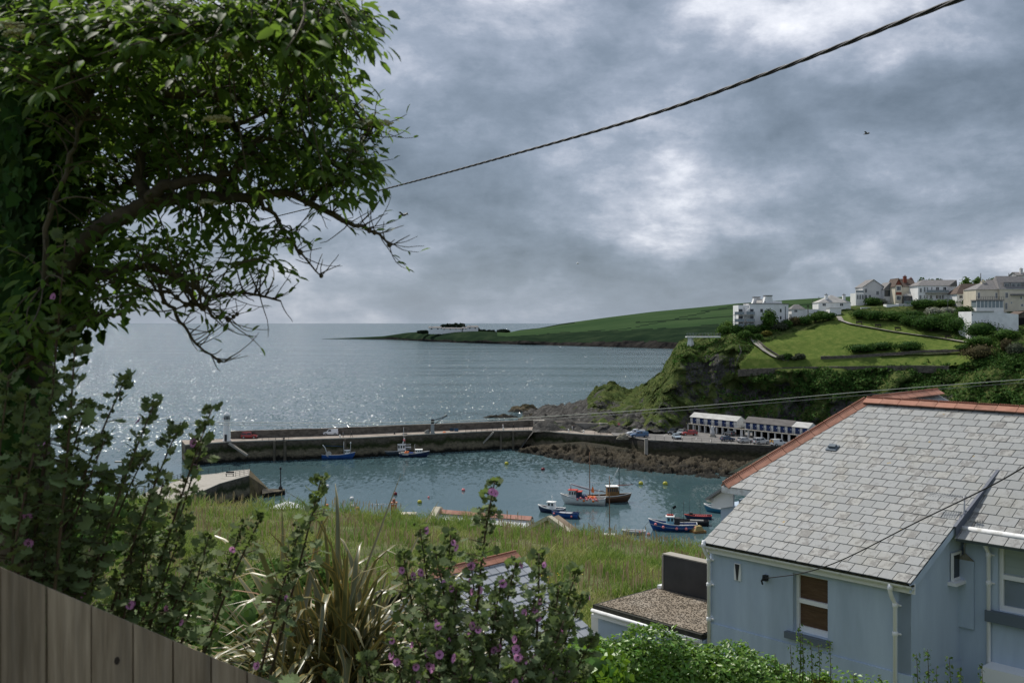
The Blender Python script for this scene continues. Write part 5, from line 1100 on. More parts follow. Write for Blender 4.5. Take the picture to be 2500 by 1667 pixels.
# ------------------------------------------------------------------ cars
M_tyre = flat('tyre_rubber', (.015, .015, .016), .8); M_rim = flat('wheel_rim', (.4, .41, .42), .35, metal=.5); M_carglass = glass('car_glass', (.02, .025, .03)); M_head = flat('headlight', (.75, .77, .8), .1); M_tail = flat('tail_light', (.35, .02, .02), .2); M_plate = flat('black_trim', (.02, .02, .02), .5)
def loft(sections, closed_ends=True):
    n = len(sections[0]); vs_ = [p for s in sections for p in s]; fs = []
    for i in range(len(sections) - 1):
        for k in range(n): fs.append((i * n + k, i * n + (k + 1) % n, (i + 1) * n + (k + 1) % n, (i + 1) * n + k))
    if closed_ends: fs += [tuple(range(n - 1, -1, -1)), tuple((len(sections) - 1) * n + k for k in range(n))]
    return vs_, fs
def car(label, loc, rz, col, style='hatch', name='parked_car', cat='car', group='cars in the harbour car park'):
    S = {'hatch': dict(L=4.0, W=1.72, belt=.93, roof=1.46, hood=1.22, cab=(1.2, 1.85, 3.35, 3.9)), 'suv': dict(L=4.5, W=1.85, belt=1.08, roof=1.78, hood=1.25, cab=(1.25, 1.75, 4.2, 4.45)),
         'van': dict(L=4.3, W=1.8, belt=1.12, roof=1.85, hood=1.0, cab=(.95, 1.55, 4.2, 4.28)), 'pickup': dict(L=5.1, W=1.85, belt=1.1, roof=1.8, hood=1.35, cab=(1.35, 1.9, 3.2, 3.55)), 'estate': dict(L=4.5, W=1.78, belt=.96, roof=1.5, hood=1.3, cab=(1.25, 1.95, 3.9, 4.4))}[style]
    L, W, B, Rf = S['L'], S['W'], S['belt'], S['roof']; c0, c1, c2, c3 = S['cab']
    t = thing(name, label, cat, loc, rz, group); paint = flat('paint_%02x%02x%02x' % tuple(int(255 * x) for x in col), col, .3, coat=.6, spec=.5)
    def sec(x, zt, w, zb=.28): w /= 2; return [(x, -w * .93, zb), (x, -w, zb + .2), (x, -w, zt - .14), (x, -w * .92, zt), (x, w * .92, zt), (x, w, zt - .14), (x, w, zb + .2), (x, w * .93, zb)]
    b = MB(); hz = B - .08
    b.add(*loft([sec(0, .62, W * .8, .35), sec(.12, hz - .12, W * .94), sec(.5, hz - .02, W), sec(c0, hz + .06, W), sec(L * .5, B, W), sec(L - .5, B, W), sec(L - .08, B - .04, W * .96), sec(L, .6, W * .86, .35)]), smooth=False)
    def csec(x, z, w): w /= 2; return [(x, -w, B - .05), (x, -w * (.84 if z > B + .2 else 1), z), (x, w * (.84 if z > B + .2 else 1), z), (x, w, B - .05)]
    b.add(*loft([csec(c0, B, W * .92), csec(c1, Rf - .05, W * .94), csec((c1 + c2) / 2, Rf, W * .94), csec(c2, Rf - .04, W * .94), csec(c3, B, W * .92)]))
    b.build('body', paint, t)
    # glazing
    def gl(q, nm='window'): m = MB(); m.add(q, [(0, 1, 2, 3)]); m.build(nm, M_carglass, t)
    wq = W * .94 / 2; e = .012
    nx, nz = Rf - .05 - B, -(c1 - c0); ln = math.hypot(nx, nz); ox, oz = -nx / ln * e, (c1 - c0) / ln * e
    gl([(lerp(c0, c1, .1) + ox, -wq * .92, lerp(B, Rf - .05, .1) + oz), (lerp(c0, c1, .1) + ox, wq * .92, lerp(B, Rf - .05, .1) + oz), (lerp(c0, c1, .92) + ox, wq * .78, lerp(B, Rf - .05, .92) + oz), (lerp(c0, c1, .92) + ox, -wq * .78, lerp(B, Rf - .05, .92) + oz)], 'windscreen')
    gl([(lerp(c3, c2, .15) + .03, -wq * .9, lerp(B, Rf, .15) + .02), (lerp(c3, c2, .15) + .03, wq * .9, lerp(B, Rf, .15) + .02), (lerp(c3, c2, .85) + .03, wq * .78, lerp(B, Rf, .85) + .02), (lerp(c3, c2, .85) + .03, -wq * .78, lerp(B, Rf, .85) + .02)], 'rear_window')
    for s in (-1, 1):
        k0, k1 = wq * 1.0 + e, wq * .85 + e
        xs = [(c0 + .35, c1 + .08, c1 + .75, c1 + .75)] if style == 'van' else [(c0 + .32, c1 + .08, (c1 + c2) / 2 - .08, (c1 + c2) / 2 - .08), ((c1 + c2) / 2 + .02, (c1 + c2) / 2 + .02, c2 - .05, lerp(c2, c3, .6))]
        for (a0, a1, b1, b0) in xs: gl([(a0, s * (k0 - .02), B + .05), (b0, s * (k0 - .02), B + .05), (b1, s * k1, Rf - .14), (a1, s * k1, Rf - .14)])
    r = .33 if style in ('hatch', 'estate') else .38
    for x in (.8, L - .85):
        for s in (-1, 1):
            w = MB(); vs_ = []; n = 14
            for yy, rr in ((0, r * .9), (.04, r), (.2, r), (.22, r * .85)): vs_ += [(r * 0 + rr * math.cos(2 * math.pi * k / n), yy, rr * math.sin(2 * math.pi * k / n)) for k in range(n)]
            fs = [(i * n + k, i * n + (k + 1) % n, (i + 1) * n + (k + 1) % n, (i + 1) * n + k) for i in range(3) for k in range(n)] + [tuple(range(n)), tuple(3 * n + k for k in range(n))]
            w.add(vs_, fs); o = w.build('wheel', M_tyre, t, loc=(x, s * (W / 2 - .08), r), rot=(0, 0, 0 if s > 0 else math.pi)); mm = MB(); mm.add([(r * .62 * math.cos(2 * math.pi * k / 10), .225, r * .62 * math.sin(2 * math.pi * k / 10)) for k in range(10)], [tuple(range(10))]); mm.build('rim', M_rim, o)
    for s in (-1, 1):
        MB().bb(-.02, .12, s * W * .34 - .16, s * W * .34 + .16, .62, .78).build('headlight', M_head, t); MB().bb(L - .1, L + .015, s * W * .38 - .1, s * W * .38 + .1, .7, .98).build('tail_light', M_tail, t)
        MB().bb(c1 - .3, c1 - .12, s * (W / 2 + .09) - .08, s * (W / 2 + .09) + .08, B, B + .14).build('wing_mirror', paint, t)
    MB().bb(-.05, .1, -W * .38, W * .38, .34, .52).build('bumper', M_plate, t); MB().bb(L - .08, L + .05, -W * .38, W * .38, .36, .54).build('bumper', M_plate, t)
    if style == 'pickup':
        bd = MB(); bd.bb(3.62, 5.05, -.84, .84, B - .02, B + .5); bd.build('load_cover', paint, t)
    return t
def park(u, v, z, yaw, label, col, style, lift=.0, **k):
    p = Q(u, v, z + .01 + lift); S = {'hatch': 4.0, 'suv': 4.5, 'van': 4.3, 'pickup': 5.1, 'estate': 4.5}[style]; a = math.radians(yaw)
    return car(label, p - Vector((math.cos(a), math.sin(a), 0)) * S / 2, a, col, style, **k)
PG = 'vehicles parked on the pier'
park(609, 1069.8, ZP, 182, 'red off-road car parked on the pier beside the lighthouse', (.30, .03, .03), 'suv', .07, group=PG)
park(808, 1062.3, ZP, 3, 'white van parked on the pier against the parapet', (.74, .75, .76), 'van', .07, name='parked_van', cat='van', group=PG)
R4 = lambda x, y: (z4(x), y4(y))
def park4(x, y, yaw, label, col, style, **k): u, v = R4(x, y); return park(u, v, ZC, yaw, label, col, style, **k)
park4(395, 438, 8, 'white pickup mostly hidden behind the blue pickup on the quay', (.62, .64, .66), 'pickup', name='parked_pickup', cat='pickup')
park4(430, 458, 8, 'blue pickup with covered bed parked at the quay corner', (.045, .115, .23), 'pickup', name='parked_pickup', cat='pickup')
park4(785, 425, 60, 'black off-road car parked facing the blue crates', (.018, .02, .022), 'suv')
park4(868, 428, 62, 'grey hatchback parked between the black and red cars', (.27, .29, .30), 'hatch')
park4(955, 437, 5, 'bright red saloon parked left of the boat stores', (.36, .03, .03), 'estate')
park4(820, 474, 97, 'pale blue hatchback facing the quay railing', (.38, .46, .52), 'hatch')
park4(1352, 496, 198, 'dark blue hatchback parked below the boat stores', (.022, .05, .10), 'hatch')
park4(1535, 513, 205, 'silver estate car second from the right along the railing', (.50, .51, .52), 'estate')
park4(1700, 528, 205, 'silver off-road car parked left of the white van with yellow windows', (.55, .56, .57), 'suv')
vn = park4(1882, 548, 203, 'white van with yellow rear panel at the right end of the car park', (.72, .72, .70), 'van', name='parked_van', cat='van')
for s in (-.48, .48): MB().bb(4.3, 4.33, s - .32, s + .32, 1.05, 1.6).build('yellow_panel', flat('yellow_panel', (.75, .42, .12), .5), vn)
park4(1375, 440, 290, 'dark car half inside an open boat store bay', (.10, .11, .12), 'hatch')

# boats and boxes stored at the back of the car park
def hull_mesh(L, W, Hh, sheer=.5, stern=.8, nseg=10, rake=.12, tuck=.55):
    secs = []
    for i in range(nseg + 1):
        q = i / nseg; x = q * L
        w = W / 2 * (min(1.0, stern + (1 - stern) * min(1, q * 3)) if q < .45 else max(.015, (1 - ((q - .45) / .55) ** 2.3)))
        zt = Hh * (1 + sheer * max(0, (q - .35) / .65) ** 1.8 + .10 * max(0, (.3 - q) / .3)); rk = rake * L * (max(0, q - .7) / .3) ** 1.5
        xk = x - rk * .8
        secs.append([(x, w, zt), (x - rk * .25, w * .96, zt * .5), (xk, w * tuck, -.12), (xk, 0, -.35), (xk, -w * tuck, -.12), (x - rk * .25, -w * .96, zt * .5), (x, -w, zt)])
    return secs
def hull(t, L, W, Hh, mats, **k):
    """mats: hull, trim, deck"""
    s = hull_mesh(L, W, Hh, **k); n = 7; vs_ = [p for q in s for p in q]; fs = [(i * n + a, i * n + a + 1, (i + 1) * n + a + 1, (i + 1) * n + a) for i in range(len(s) - 1) for a in range(n - 1)]; fs.append(tuple(range(n)))
    m = MB(); m.add(vs_, fs, True); me = m.mesh('hull', [mats[0]]); obj('hull', me, None, t)
    d = MB(); inset = .93; dv = []
    for q in s: dv += [(q[0][0], q[0][1] * inset, q[0][2] - .32), (q[0][0], -q[0][1] * inset, q[0][2] - .32)]
    d.add(dv, [(2 * i, 2 * i + 1, 2 * i + 3, 2 * i + 2) for i in range(len(s) - 1)]); d.build('deck', mats[2], t)
    for sg in (0, 6):
        g = MB(); g.tube([Vector(q[sg]) + Vector((0, 0, .03)) for q in s], .075, 5); g.build('gunwale', mats[1], t)
    b = MB(); b.tube([Vector(s[0][0]) + Vector((0, 0, .03)), Vector(s[0][6]) + Vector((0, 0, .03))], .07, 5); b.build('transom_rail', mats[1], t)
    return s
def stripe(t, s, f0, f1, mat, name='stripe'):
    m = MB()
    for sg in (0, 6):
        mid = 1 if sg == 0 else 5; vs_ = []
        for q in s:
            a = Vector(q[sg]); b = Vector(q[mid]); o = Vector((0, .02 if sg == 0 else -.02, 0)); vs_ += [a.lerp(b, f0) + o, a.lerp(b, f1) + o]
        m.add(vs_, [(2 * i, 2 * i + 1, 2 * i + 3, 2 * i + 2) for i in range(len(s) - 1)])
    m.build(name, mat, t)
def cabin(t, x0, x1, w, z0, h, mat, roofm, wins=3, taper=.9, name='wheelhouse', over=.12):
    m = MB(); hw = w / 2; ft = (x1 - x0) * .12
    m.add([(x0, -hw, z0), (x1, -hw, z0), (x1, hw, z0), (x0, hw, z0), (x0 + .03, -hw * taper, z0 + h), (x1 - ft, -hw * taper, z0 + h), (x1 - ft, hw * taper, z0 + h), (x0 + .03, hw * taper, z0 + h)], [(3, 2, 1, 0), (4, 5, 6, 7), (0, 1, 5, 4), (1, 2, 6, 5), (2, 3, 7, 6), (3, 0, 4, 7)])
    c = m.build(name, mat, t); MB().bb(x0 - over, x1 - ft + over * 2, -hw * taper - over, hw * taper + over, z0 + h, z0 + h + .1).build('cabin_roof', roofm, t)
    for s in (-1, 1):
        for k in range(wins):
            a = x0 + (x1 - ft - x0) * (k + .18) / wins; b = x0 + (x1 - ft - x0) * (k + .82) / wins; q0 = .52; q1 = .88
            y0, y1 = s * (lerp(hw, hw * taper, q0) + .02), s * (lerp(hw, hw * taper, q1) + .02); mm = MB(); mm.add([(a, y0, z0 + h * q0), (b, y0, z0 + h * q0), (b, y1, z0 + h * q1), (a, y1, z0 + h * q1)], [(0, 1, 2, 3)]); mm.build('window', M_glass, c)
    for k in range(3):
        ya, yb = lerp(-hw * .85, hw * .85, (k + .1) / 3), lerp(-hw * .85, hw * .85, (k + .9) / 3); mm = MB(); xa, xb = lerp(x1, x1 - ft, .52) + .02, lerp(x1, x1 - ft, .88) + .02; mm.add([(xa, ya, z0 + h * .52), (xa, yb, z0 + h * .52), (xb, yb * .95, z0 + h * .88), (xb, ya * .95, z0 + h * .88)], [(0, 1, 2, 3)]); mm.build('window', M_glass, c)
    return c
def mast(t, x, y, z0, z1, r, mat, name='mast', lean=0.0): return MB().tube([(x, y, z0), (x + lean, y, z1)], [r, r * .6], 7).build(name, mat, t)
def line(t, a, b, r=.018, mat=None, name='stay'): return MB().tube([a, b], r, 4).build(name, mat or M_iron, t)
def fender(t, x, y, z, r=.24, col=None): return MB().ball((x, y, z), r, 10, 6).build('fender', col or M_pink, t)
M_pink = flat('pink_buoy', (.72, .22, .22), .5); M_hullblue = pmat('hull_blue', (.02, .075, .26), (.03, .10, .32), scale=.7, rough=.4); M_navy = pmat('hull_navy', (.018, .03, .075), (.03, .045, .10), scale=.7, rough=.4); M_hullwhite = pmat('hull_white', (.62, .63, .62), (.72, .72, .70), scale=.7, rough=.45, dirt=(.38, .33, .27), dscale=.8, damt=.5)
M_wood = pmat('varnished_wood', (.15, .075, .025), (.26, .15, .05), scale=1.2, rough=.5, stretch=(1, 1, 4)); M_hullbrown = pmat('hull_brown', (.075, .04, .025), (.11, .06, .035), scale=.8, rough=.5); M_deckgrey = pmat('boat_deck', (.22, .22, .21), (.32, .31, .29), scale=1.5, rough=.85); M_red = flat('boat_red', (.45, .05, .03), .5); M_rust = pmat('rusty_steel', (.17, .085, .045), (.26, .15, .09), scale=3, rough=.85); M_teal = flat('boat_turquoise', (.25, .48, .58), .5); M_sail = flat('grey_cover', (.33, .34, .36), .8)
def place(x, y, deg, label, name='fishing_boat', cat='boat', group='boats in the harbour', L=8.0, z=0.0):
    p = Dz(x, y, 0.0); a = math.radians(deg); return thing(name, label, cat, p - Vector((math.cos(a), math.sin(a), 0)) * L / 2 + Vector((0, 0, z)), a, group)
# bright blue boat by the pier, bow to the right
def boats():
    t = place(778, 1053, 6, 'bright blue fishing boat moored against the pier below the white van', L=9.2); s = hull(t, 9.2, 3.0, 1.15, (M_hullblue, M_hullwhite, M_deckgrey), sheer=.55)
    cabin(t, 6.3, 7.7, 1.6, 1.2, 1.1, M_white, M_white, 2); mast(t, 6.0, 0, .9, 4.8, .07, M_white); mast(t, 7.9, 0, 1.2, 4.4, .06, M_white); MB().ball((7.9, 0, 4.4), .2).build('radar', M_white, t)
    g = MB(); g.tube([(1.6, -.9, .9), (.9, -.8, 3.2), (.2, -.7, 4.0)], .12, 6); g.build('derrick', M_hullwhite, t); g = MB(); g.tube([(1.6, .9, .9), (.9, .8, 3.2), (.2, .7, 4.0)], .12, 6); g.build('derrick', M_hullwhite, t)
    dr = MB(); n = 14; dr.add([(1.9 + .8 * math.cos(2 * math.pi * k / n), yy, 1.5 + .8 * math.sin(2 * math.pi * k / n)) for yy in (-1.35, -1.15) for k in range(n)], [tuple(range(n)), tuple(range(n, 2 * n))] + [(k, (k + 1) % n, n + (k + 1) % n, n + k) for k in range(n)]); dr.build('net_drum', pmat('drum_face', (.45, .42, .38)), t)
    line(t, (.4, 0, 3.7), (6.0, 0, 3.4), .04, M_hullblue, 'rigging_rope')
    for i in range(7): fender(t, 3 + i * .45, random.uniform(-.8, .3), 1.2, .2, flat('float_tan', (.45, .30, .18)))
    MB().bb(3.0, 5.6, -1.0, 1.0, .85, 1.1).build('net_heap', M_grey, t)
    # navy pair
    t = place(908, 1045, 5, 'dark grey fishing boat with tall derrick behind the navy boat at the pier', L=9); s = hull(t, 9.0, 3.2, 1.2, (pmat('hull_slate', (.05, .07, .09), rough=.5), M_hullwhite, M_deckgrey)); cabin(t, 5.2, 7.6, 2.0, 1.0, 2.1, M_white, M_white, 3)
    for y in (-.9, .9): MB().tube([(2.8, y, 1.0), (1.6, y, 3.2), (.3, y * .5, 5.0)], .11, 6).build('derrick', M_hullwhite, t)
    MB().tube([(.3, -.5, 5.0), (.3, .5, 5.0)], .09, 5).build('derrick_head', M_hullwhite, t); mast(t, 6.9, 0, 3.0, 8.0, .07, M_white); MB().ball((7.0, 0, 4.3), .35).build('fender', M_pink, t); MB().bb(7.4, 9.0, -1.0, 1.0, 2.2, 2.35).build('whaleback', M_white, t)
    r = MB(); r.tube([(7.4, -1.0, 3.0), (8.9, -.7, 3.1), (8.9, .7, 3.1), (7.4, 1.0, 3.0)], .05, 5); r.build('bow_rail', M_white, t); MB().tube([(6.5, 0, 3.1), (7.2, 0, 4.9)], .16, 6).build('exhaust', M_hullwhite, t)
    t = place(952, 1048.5, 6, 'navy fishing boat with orange floats moored outside the grey boat', L=8.6); s = hull(t, 8.6, 2.9, 1.0, (M_navy, M_hullwhite, M_deckgrey), sheer=.6); cabin(t, 4.6, 6.6, 1.9, .9, 1.1, M_white, M_white, 3); stripe(t, s[1:4], .2, .7, M_hullwhite, 'white_patch')
    for i in range(8): fender(t, 1.6 + .3 * (i % 4), -.7 + .35 * (i // 4), 1.15 + .25 * (i % 2), .3, M_orange)
    for i in range(3): fender(t, 3.0 + .35 * i, -.6, 1.15, .27, flat('blue_float', (.02, .08, .35)))
    MB().bb(.4, 1.4, -1, 1, .8, 1.4).build('net_heap', M_grey, t); mast(t, 4.4, 0, .9, 3.6, .05, M_white)
    # white boat with red trim, bow to the left
    t = place(1338, 1157, 166, 'white fishing boat with red wheelhouse roof and many pink buoys', L=9.4); s = hull(t, 9.4, 3.1, 1.15, (M_hullwhite, M_hullwhite, M_deckgrey), sheer=.75); stripe(t, s, .0, .12, M_navy)
    cabin(t, 5.9, 7.7, 1.9, 1.1, 1.75, M_hullwhite, M_red, 3); cabin(t, 4.9, 5.85, 1.7, 1.0, 1.6, M_navy, M_red, 1, 1.0, 'galley'); mast(t, 7.2, 0, 2.9, 4.0, .12, M_sail, 'exhaust')
    for i in range(14):
        x = 1.2 + i * .33; fender(t, x, (1.45 if i % 2 else 1.1), .95 + .25 * (i % 3), .27, M_pink if i % 3 else M_orange)
    for i in range(10): fender(t, 2.0 + .35 * (i % 5), -.3 + .4 * (i // 5), 1.3 + .2 * (i % 2), .28, M_orange)
    MB().bb(1.6, 3.6, -1.0, .9, .8, 1.15).build('net_heap', M_grey, t); mast(t, 1.2, .6, .9, 3.0, .06, M_hullwhite, 'gantry_post'); mast(t, 1.2, -.6, .9, 3.0, .06, M_hullwhite, 'gantry_post'); MB().tube([(1.2, -.7, 3.0), (1.2, .7, 3.0)], .06, 5).build('gantry_beam', M_hullwhite, t)
    f = MB(); f.add([(2.6, 0, 3.9), (2.9, .05, 2.6), (2.2, .1, 2.4), (2.3, .05, 3.3)], [(0, 1, 2, 3)]); f.build('orange_flag', M_orange, t); mast(t, 2.6, 0, .9, 4.0, .03, M_iron, 'flag_staff'); MB().bb(4.0, 4.8, -1.2, 1.2, .9, 1.9).build('hauler', M_navy, t)
    # brown wooden lugger behind it, bow to the right
    t = place(1407, 1152, 4, 'brown wooden sailing lugger with varnished deckhouse and two masts', 'sailing_boat', L=11.0); s = hull(t, 9.6, 3.4, 1.35, (M_hullbrown, M_hullwhite, M_deckgrey), sheer=.35, stern=.45); stripe(t, s, .0, .1, M_hullwhite); stripe(t, s, .38, .46, pmat('tan_stripe', (.5, .28, .16)), 'tan_stripe')
    cabin(t, 4.2, 6.8, 2.1, 1.2, 2.1, M_wood, M_white, 5, .97); mast(t, .6, 0, 1.0, 10.6, .11, M_rust); mast(t, 6.9, 0, 1.2, 8.8, .09, M_iron); MB().tube([(6.6, 0, 3.45), (9.9, .2, 3.6)], [.13, .07], 6).build('boom', pmat('boom_wood', (.30, .14, .12)), t)
    bm = MB(); bm.tube([(-3.4, 0, 3.9), (-1.6, 0, 3.3), (.6, 0, 2.7), (3.6, 0, 2.2)], [.12, .2, .22, .14], 7); bm.build('furled_sail', M_sail, t); MB().tube([(-3.5, 0, 3.9), (4.0, 0, 2.0)], .09, 6).build('spar', M_hullwhite, t)
    for a in ((4.6, 0, 3.4), (5.2, .3, 3.4)): line(t, (6.9, 0, 7.4), a, .03, M_white)
    line(t, (.6, 0, 4.2), (4.2, 0, 4.0), .03, M_white); MB().tube([(4.8, -.7, 3.4), (4.8, -.7, 4.6)], .05, 5).build('flue', M_iron, t)
    # white and blue cabin boat and the navy boat alongside
    t = place(1266, 1176, 158, 'small white cabin boat with navy hull near the meadow edge', L=5.6); s = hull(t, 5.6, 2.2, .85, (M_navy, M_white, M_white), sheer=.6); stripe(t, s, .0, .25, M_white); cabin(t, 2.0, 3.6, 1.5, .7, 1.35, M_white, M_white, 2, .85); fw = MB(); fw.tube([(3.6, -.7, .9), (4.6, -.5, 1.15), (5.3, 0, 1.3), (4.6, .5, 1.15), (3.6, .7, .9)], .05, 5); fw.build('fore_rail', M_steel, t); mast(t, 2.6, 0, 2.1, 3.6, .05, M_white); MB().ball((2.6, 0, 3.1), .16).build('radar', M_white, t)
    t = place(1297, 1188, 160, 'open navy blue work boat in front of the small cabin boat', L=5.4); s = hull(t, 5.4, 2.2, .95, (M_hullblue, M_navy, M_deckgrey), sheer=.3); MB().bb(1.2, 3.8, -.7, .7, .6, 1.0).build('engine_box', M_sail, t); MB().tube([(.3, 0, .9), (-.5, 0, -.2)], .12, 6).build('outboard', M_iron, t); fender(t, 1.0, 1.15, .5, .22); fender(t, 4.6, .9, .8, .22)
    line(t, (2.6, -.8, 1.0), (2.6, .9, 1.6), .04, M_steel, 'bow_rail')
    # big blue boat at lower right, bow to the left
    t = place(1545, 1217, 172, 'blue fishing boat with pale wheelhouse and pink fenders nearest the meadow', L=8.8); s = hull(t, 8.8, 3.0, 1.15, (M_hullblue, M_hullwhite, M_deckgrey), sheer=.75); stripe(t, s, .0, .1, M_hullwhite); stripe(t, s, .9, .98, M_hullwhite, 'boot_line')
    cabin(t, 4.2, 5.6, 1.7, .95, 1.55, M_teal, M_white, 2); MB().bb(3.1, 4.1, -.8, .8, .9, 2.3).build('engine_casing', M_iron, t); mast(t, 4.6, 0, 2.6, 4.1, .05, M_iron); mast(t, 2.4, .2, .9, 5.6, .05, M_iron)
    f = MB(); f.add([(4.5, 0, 4.2), (3.9, .05, 4.6), (3.7, .1, 4.2), (4.3, .05, 3.8)], [(0, 1, 2, 3)]); f.build('black_flag', M_dark, t)
    for x, z in ((7.5, 1.2), (6.1, .8), (3.7, .6), (2.0, .6), (.3, .8)): fender(t, x, 1.62 if x < 6.5 else 1.15, z, .27)
    for i in range(4): fender(t, 4.4 + .3 * i, -.2, 2.75, .2, M_red)
    line(t, (8.6, 0, 1.6), (10.2, .6, -.2), .03, M_iron, 'mooring_rope')
    # small red-black boat behind
    t = place(1603, 1191, 172, 'low dark boat with red gunwale behind the big blue boat', L=5.2); s = hull(t, 5.2, 1.9, .6, (M_navy, M_red, M_deckgrey), sheer=.3); mast(t, 2.2, 0, .4, 4.0, .04, M_iron); MB().bb(3.6, 4.2, -.4, .4, .4, 1.2).build('engine_box', M_iron, t)
    for i in range(6): fender(t, 1.0 + .4 * i, .5, .65, .17, M_pink)
    t = place(1588, 1205, 170, 'black hulled boat squeezed between the blue boat and the red gunwaled boat', L=6.5); s = hull(t, 6.5, 2.0, .75, (flat('hull_black', (.02, .022, .025), .5), M_iron, M_deckgrey), sheer=.4); MB().bb(1.0, 3.5, -.6, .6, .5, .95).build('net_heap', M_grey, t); mast(t, 3.6, 0, .5, 4.6, .04, M_iron)
    t = place(1652, 1176, 150, 'pale blue boat half hidden behind the slate roofed house', L=6.4); s = hull(t, 6.4, 2.3, .9, (pmat('hull_turquoise', (.04, .17, .27), rough=.45), M_white, M_deckgrey), sheer=.6); stripe(t, s, .0, .3, M_white); cabin(t, 2.6, 3.8, 1.3, .7, 1.1, M_white, M_white, 2)
    # raft with timber box
    p = Dz(1603, 1222, 0); t = thing('floating_raft', 'small wooden raft with yellowish box beside the blue boat stern', 'raft', p, .3); MB().bb(-1.2, 1.2, -1, 1, .02, .4).build('float', M_wood, t); MB().add([(-.9, -.7, .4), (.9, -.7, .4), (.9, .7, .4), (-.9, .7, .4), (-.5, -.5, 1.2), (.5, -.5, 1.2), (.5, .5, 1.2), (-.5, .5, 1.2)], [(0, 1, 5, 4), (1, 2, 6, 5), (2, 3, 7, 6), (3, 0, 4, 7), (4, 5, 6, 7)]).build('box', pmat('weathered_ochre', (.33, .25, .10)), t)
    # mast of a boat lying below the meadow edge
    t = place(1400, 1243, 175, 'small white yacht below the meadow edge with a tall rusty brown mast', 'sailing_boat', L=7); s = hull(t, 7, 2.2, .8, (M_hullwhite, M_wood, M_deckgrey), sheer=.4); mast(t, 3.5, 0, .5, 11.4, .09, M_rust); line(t, (3.5, 0, 8.0), (6.8, 0, 1.1)); line(t, (3.5, 0, 8.0), (5.0, 1.0, .9)); cabin(t, 2.6, 4.4, 1.3, .6, .6, M_white, M_white, 2)
    t = place(1455, 1226, 175, 'small grey dinghy with pale gunwale at the meadow edge', 'dinghy', L=4.2); s = hull(t, 4.2, 1.6, .55, (M_sail, M_white, M_deckgrey), sheer=.3); fender(t, 1.0, .8, .5, .2); fender(t, -.6, .9, .2, .3)
boats()
def buoys():
    G = 'mooring buoys in the harbour'; Y_ = flat('buoy_yellow', (.42, .40, .04), .5); Rd = flat('buoy_maroon', (.16, .012, .02), .5); Wh = flat('buoy_white', (.75, .75, .73), .5); Pk = M_pink; Og = flat('buoy_orange', (.75, .25, .1), .5)
    def zz(x, y): return (880 + x / 4.704) / K, (960 + y / 4.704) / K
    def z1(x, y): return (400 + x / 4.704) / K, (960 + y / 4.704) / K
    L = [(zz(1678, 815), .55, Y_, 'yellow green mooring buoy in the open harbour below the pier bend'), (zz(2096, 880), .5, Rd, 'dark red mooring buoy near the rocky shore'), (zz(1182, 1118), .42, Pk, 'pale pink buoy alone in the middle of the harbour'), (zz(398, 1165), .5, Rd, 'dark red buoy above the clay chimney pot'), (zz(680, 1258), .5, Y_, 'yellow buoy just above the stone coped gable'), (zz(783, 1198), .25, Pk, 'tiny pink buoy right of the maroon buoy'),
         ((1472, 1112), .55, Y_, 'yellow green mooring buoy right of the lugger mast'), ((1528, 1113), .6, Y_, 'yellow mooring buoy right of the brown lugger boom'), (z1(1880, 1075), .45, Wh, 'white buoy near the tip of the inner jetty'), (z1(2160, 1218), .48, Wh, 'white buoy in front of the mallow spike by the meadow'), (z1(2165, 1302), .4, Wh, 'white buoy half hidden by the grass edge'), (z1(1872, 1298), .42, Og, 'pale orange buoy at the grass edge left of the white buoys'), (z1(2224, 1335), .48, Og, 'orange buoy at the grass edge right of the white buoys')]
    for (x, y), r, m, lab in L:
        p = Dz(x, y, 0); b = thing('mooring_buoy', lab, 'buoy', p, 0, G); MB().ball((0, 0, r * .45), r, 12, 8, .9).build('float', m, b); MB().tube([(0, 0, r * 1.2), (0, 0, r * 1.6)], .05, 5).build('ring', M_iron, b)
buoys()
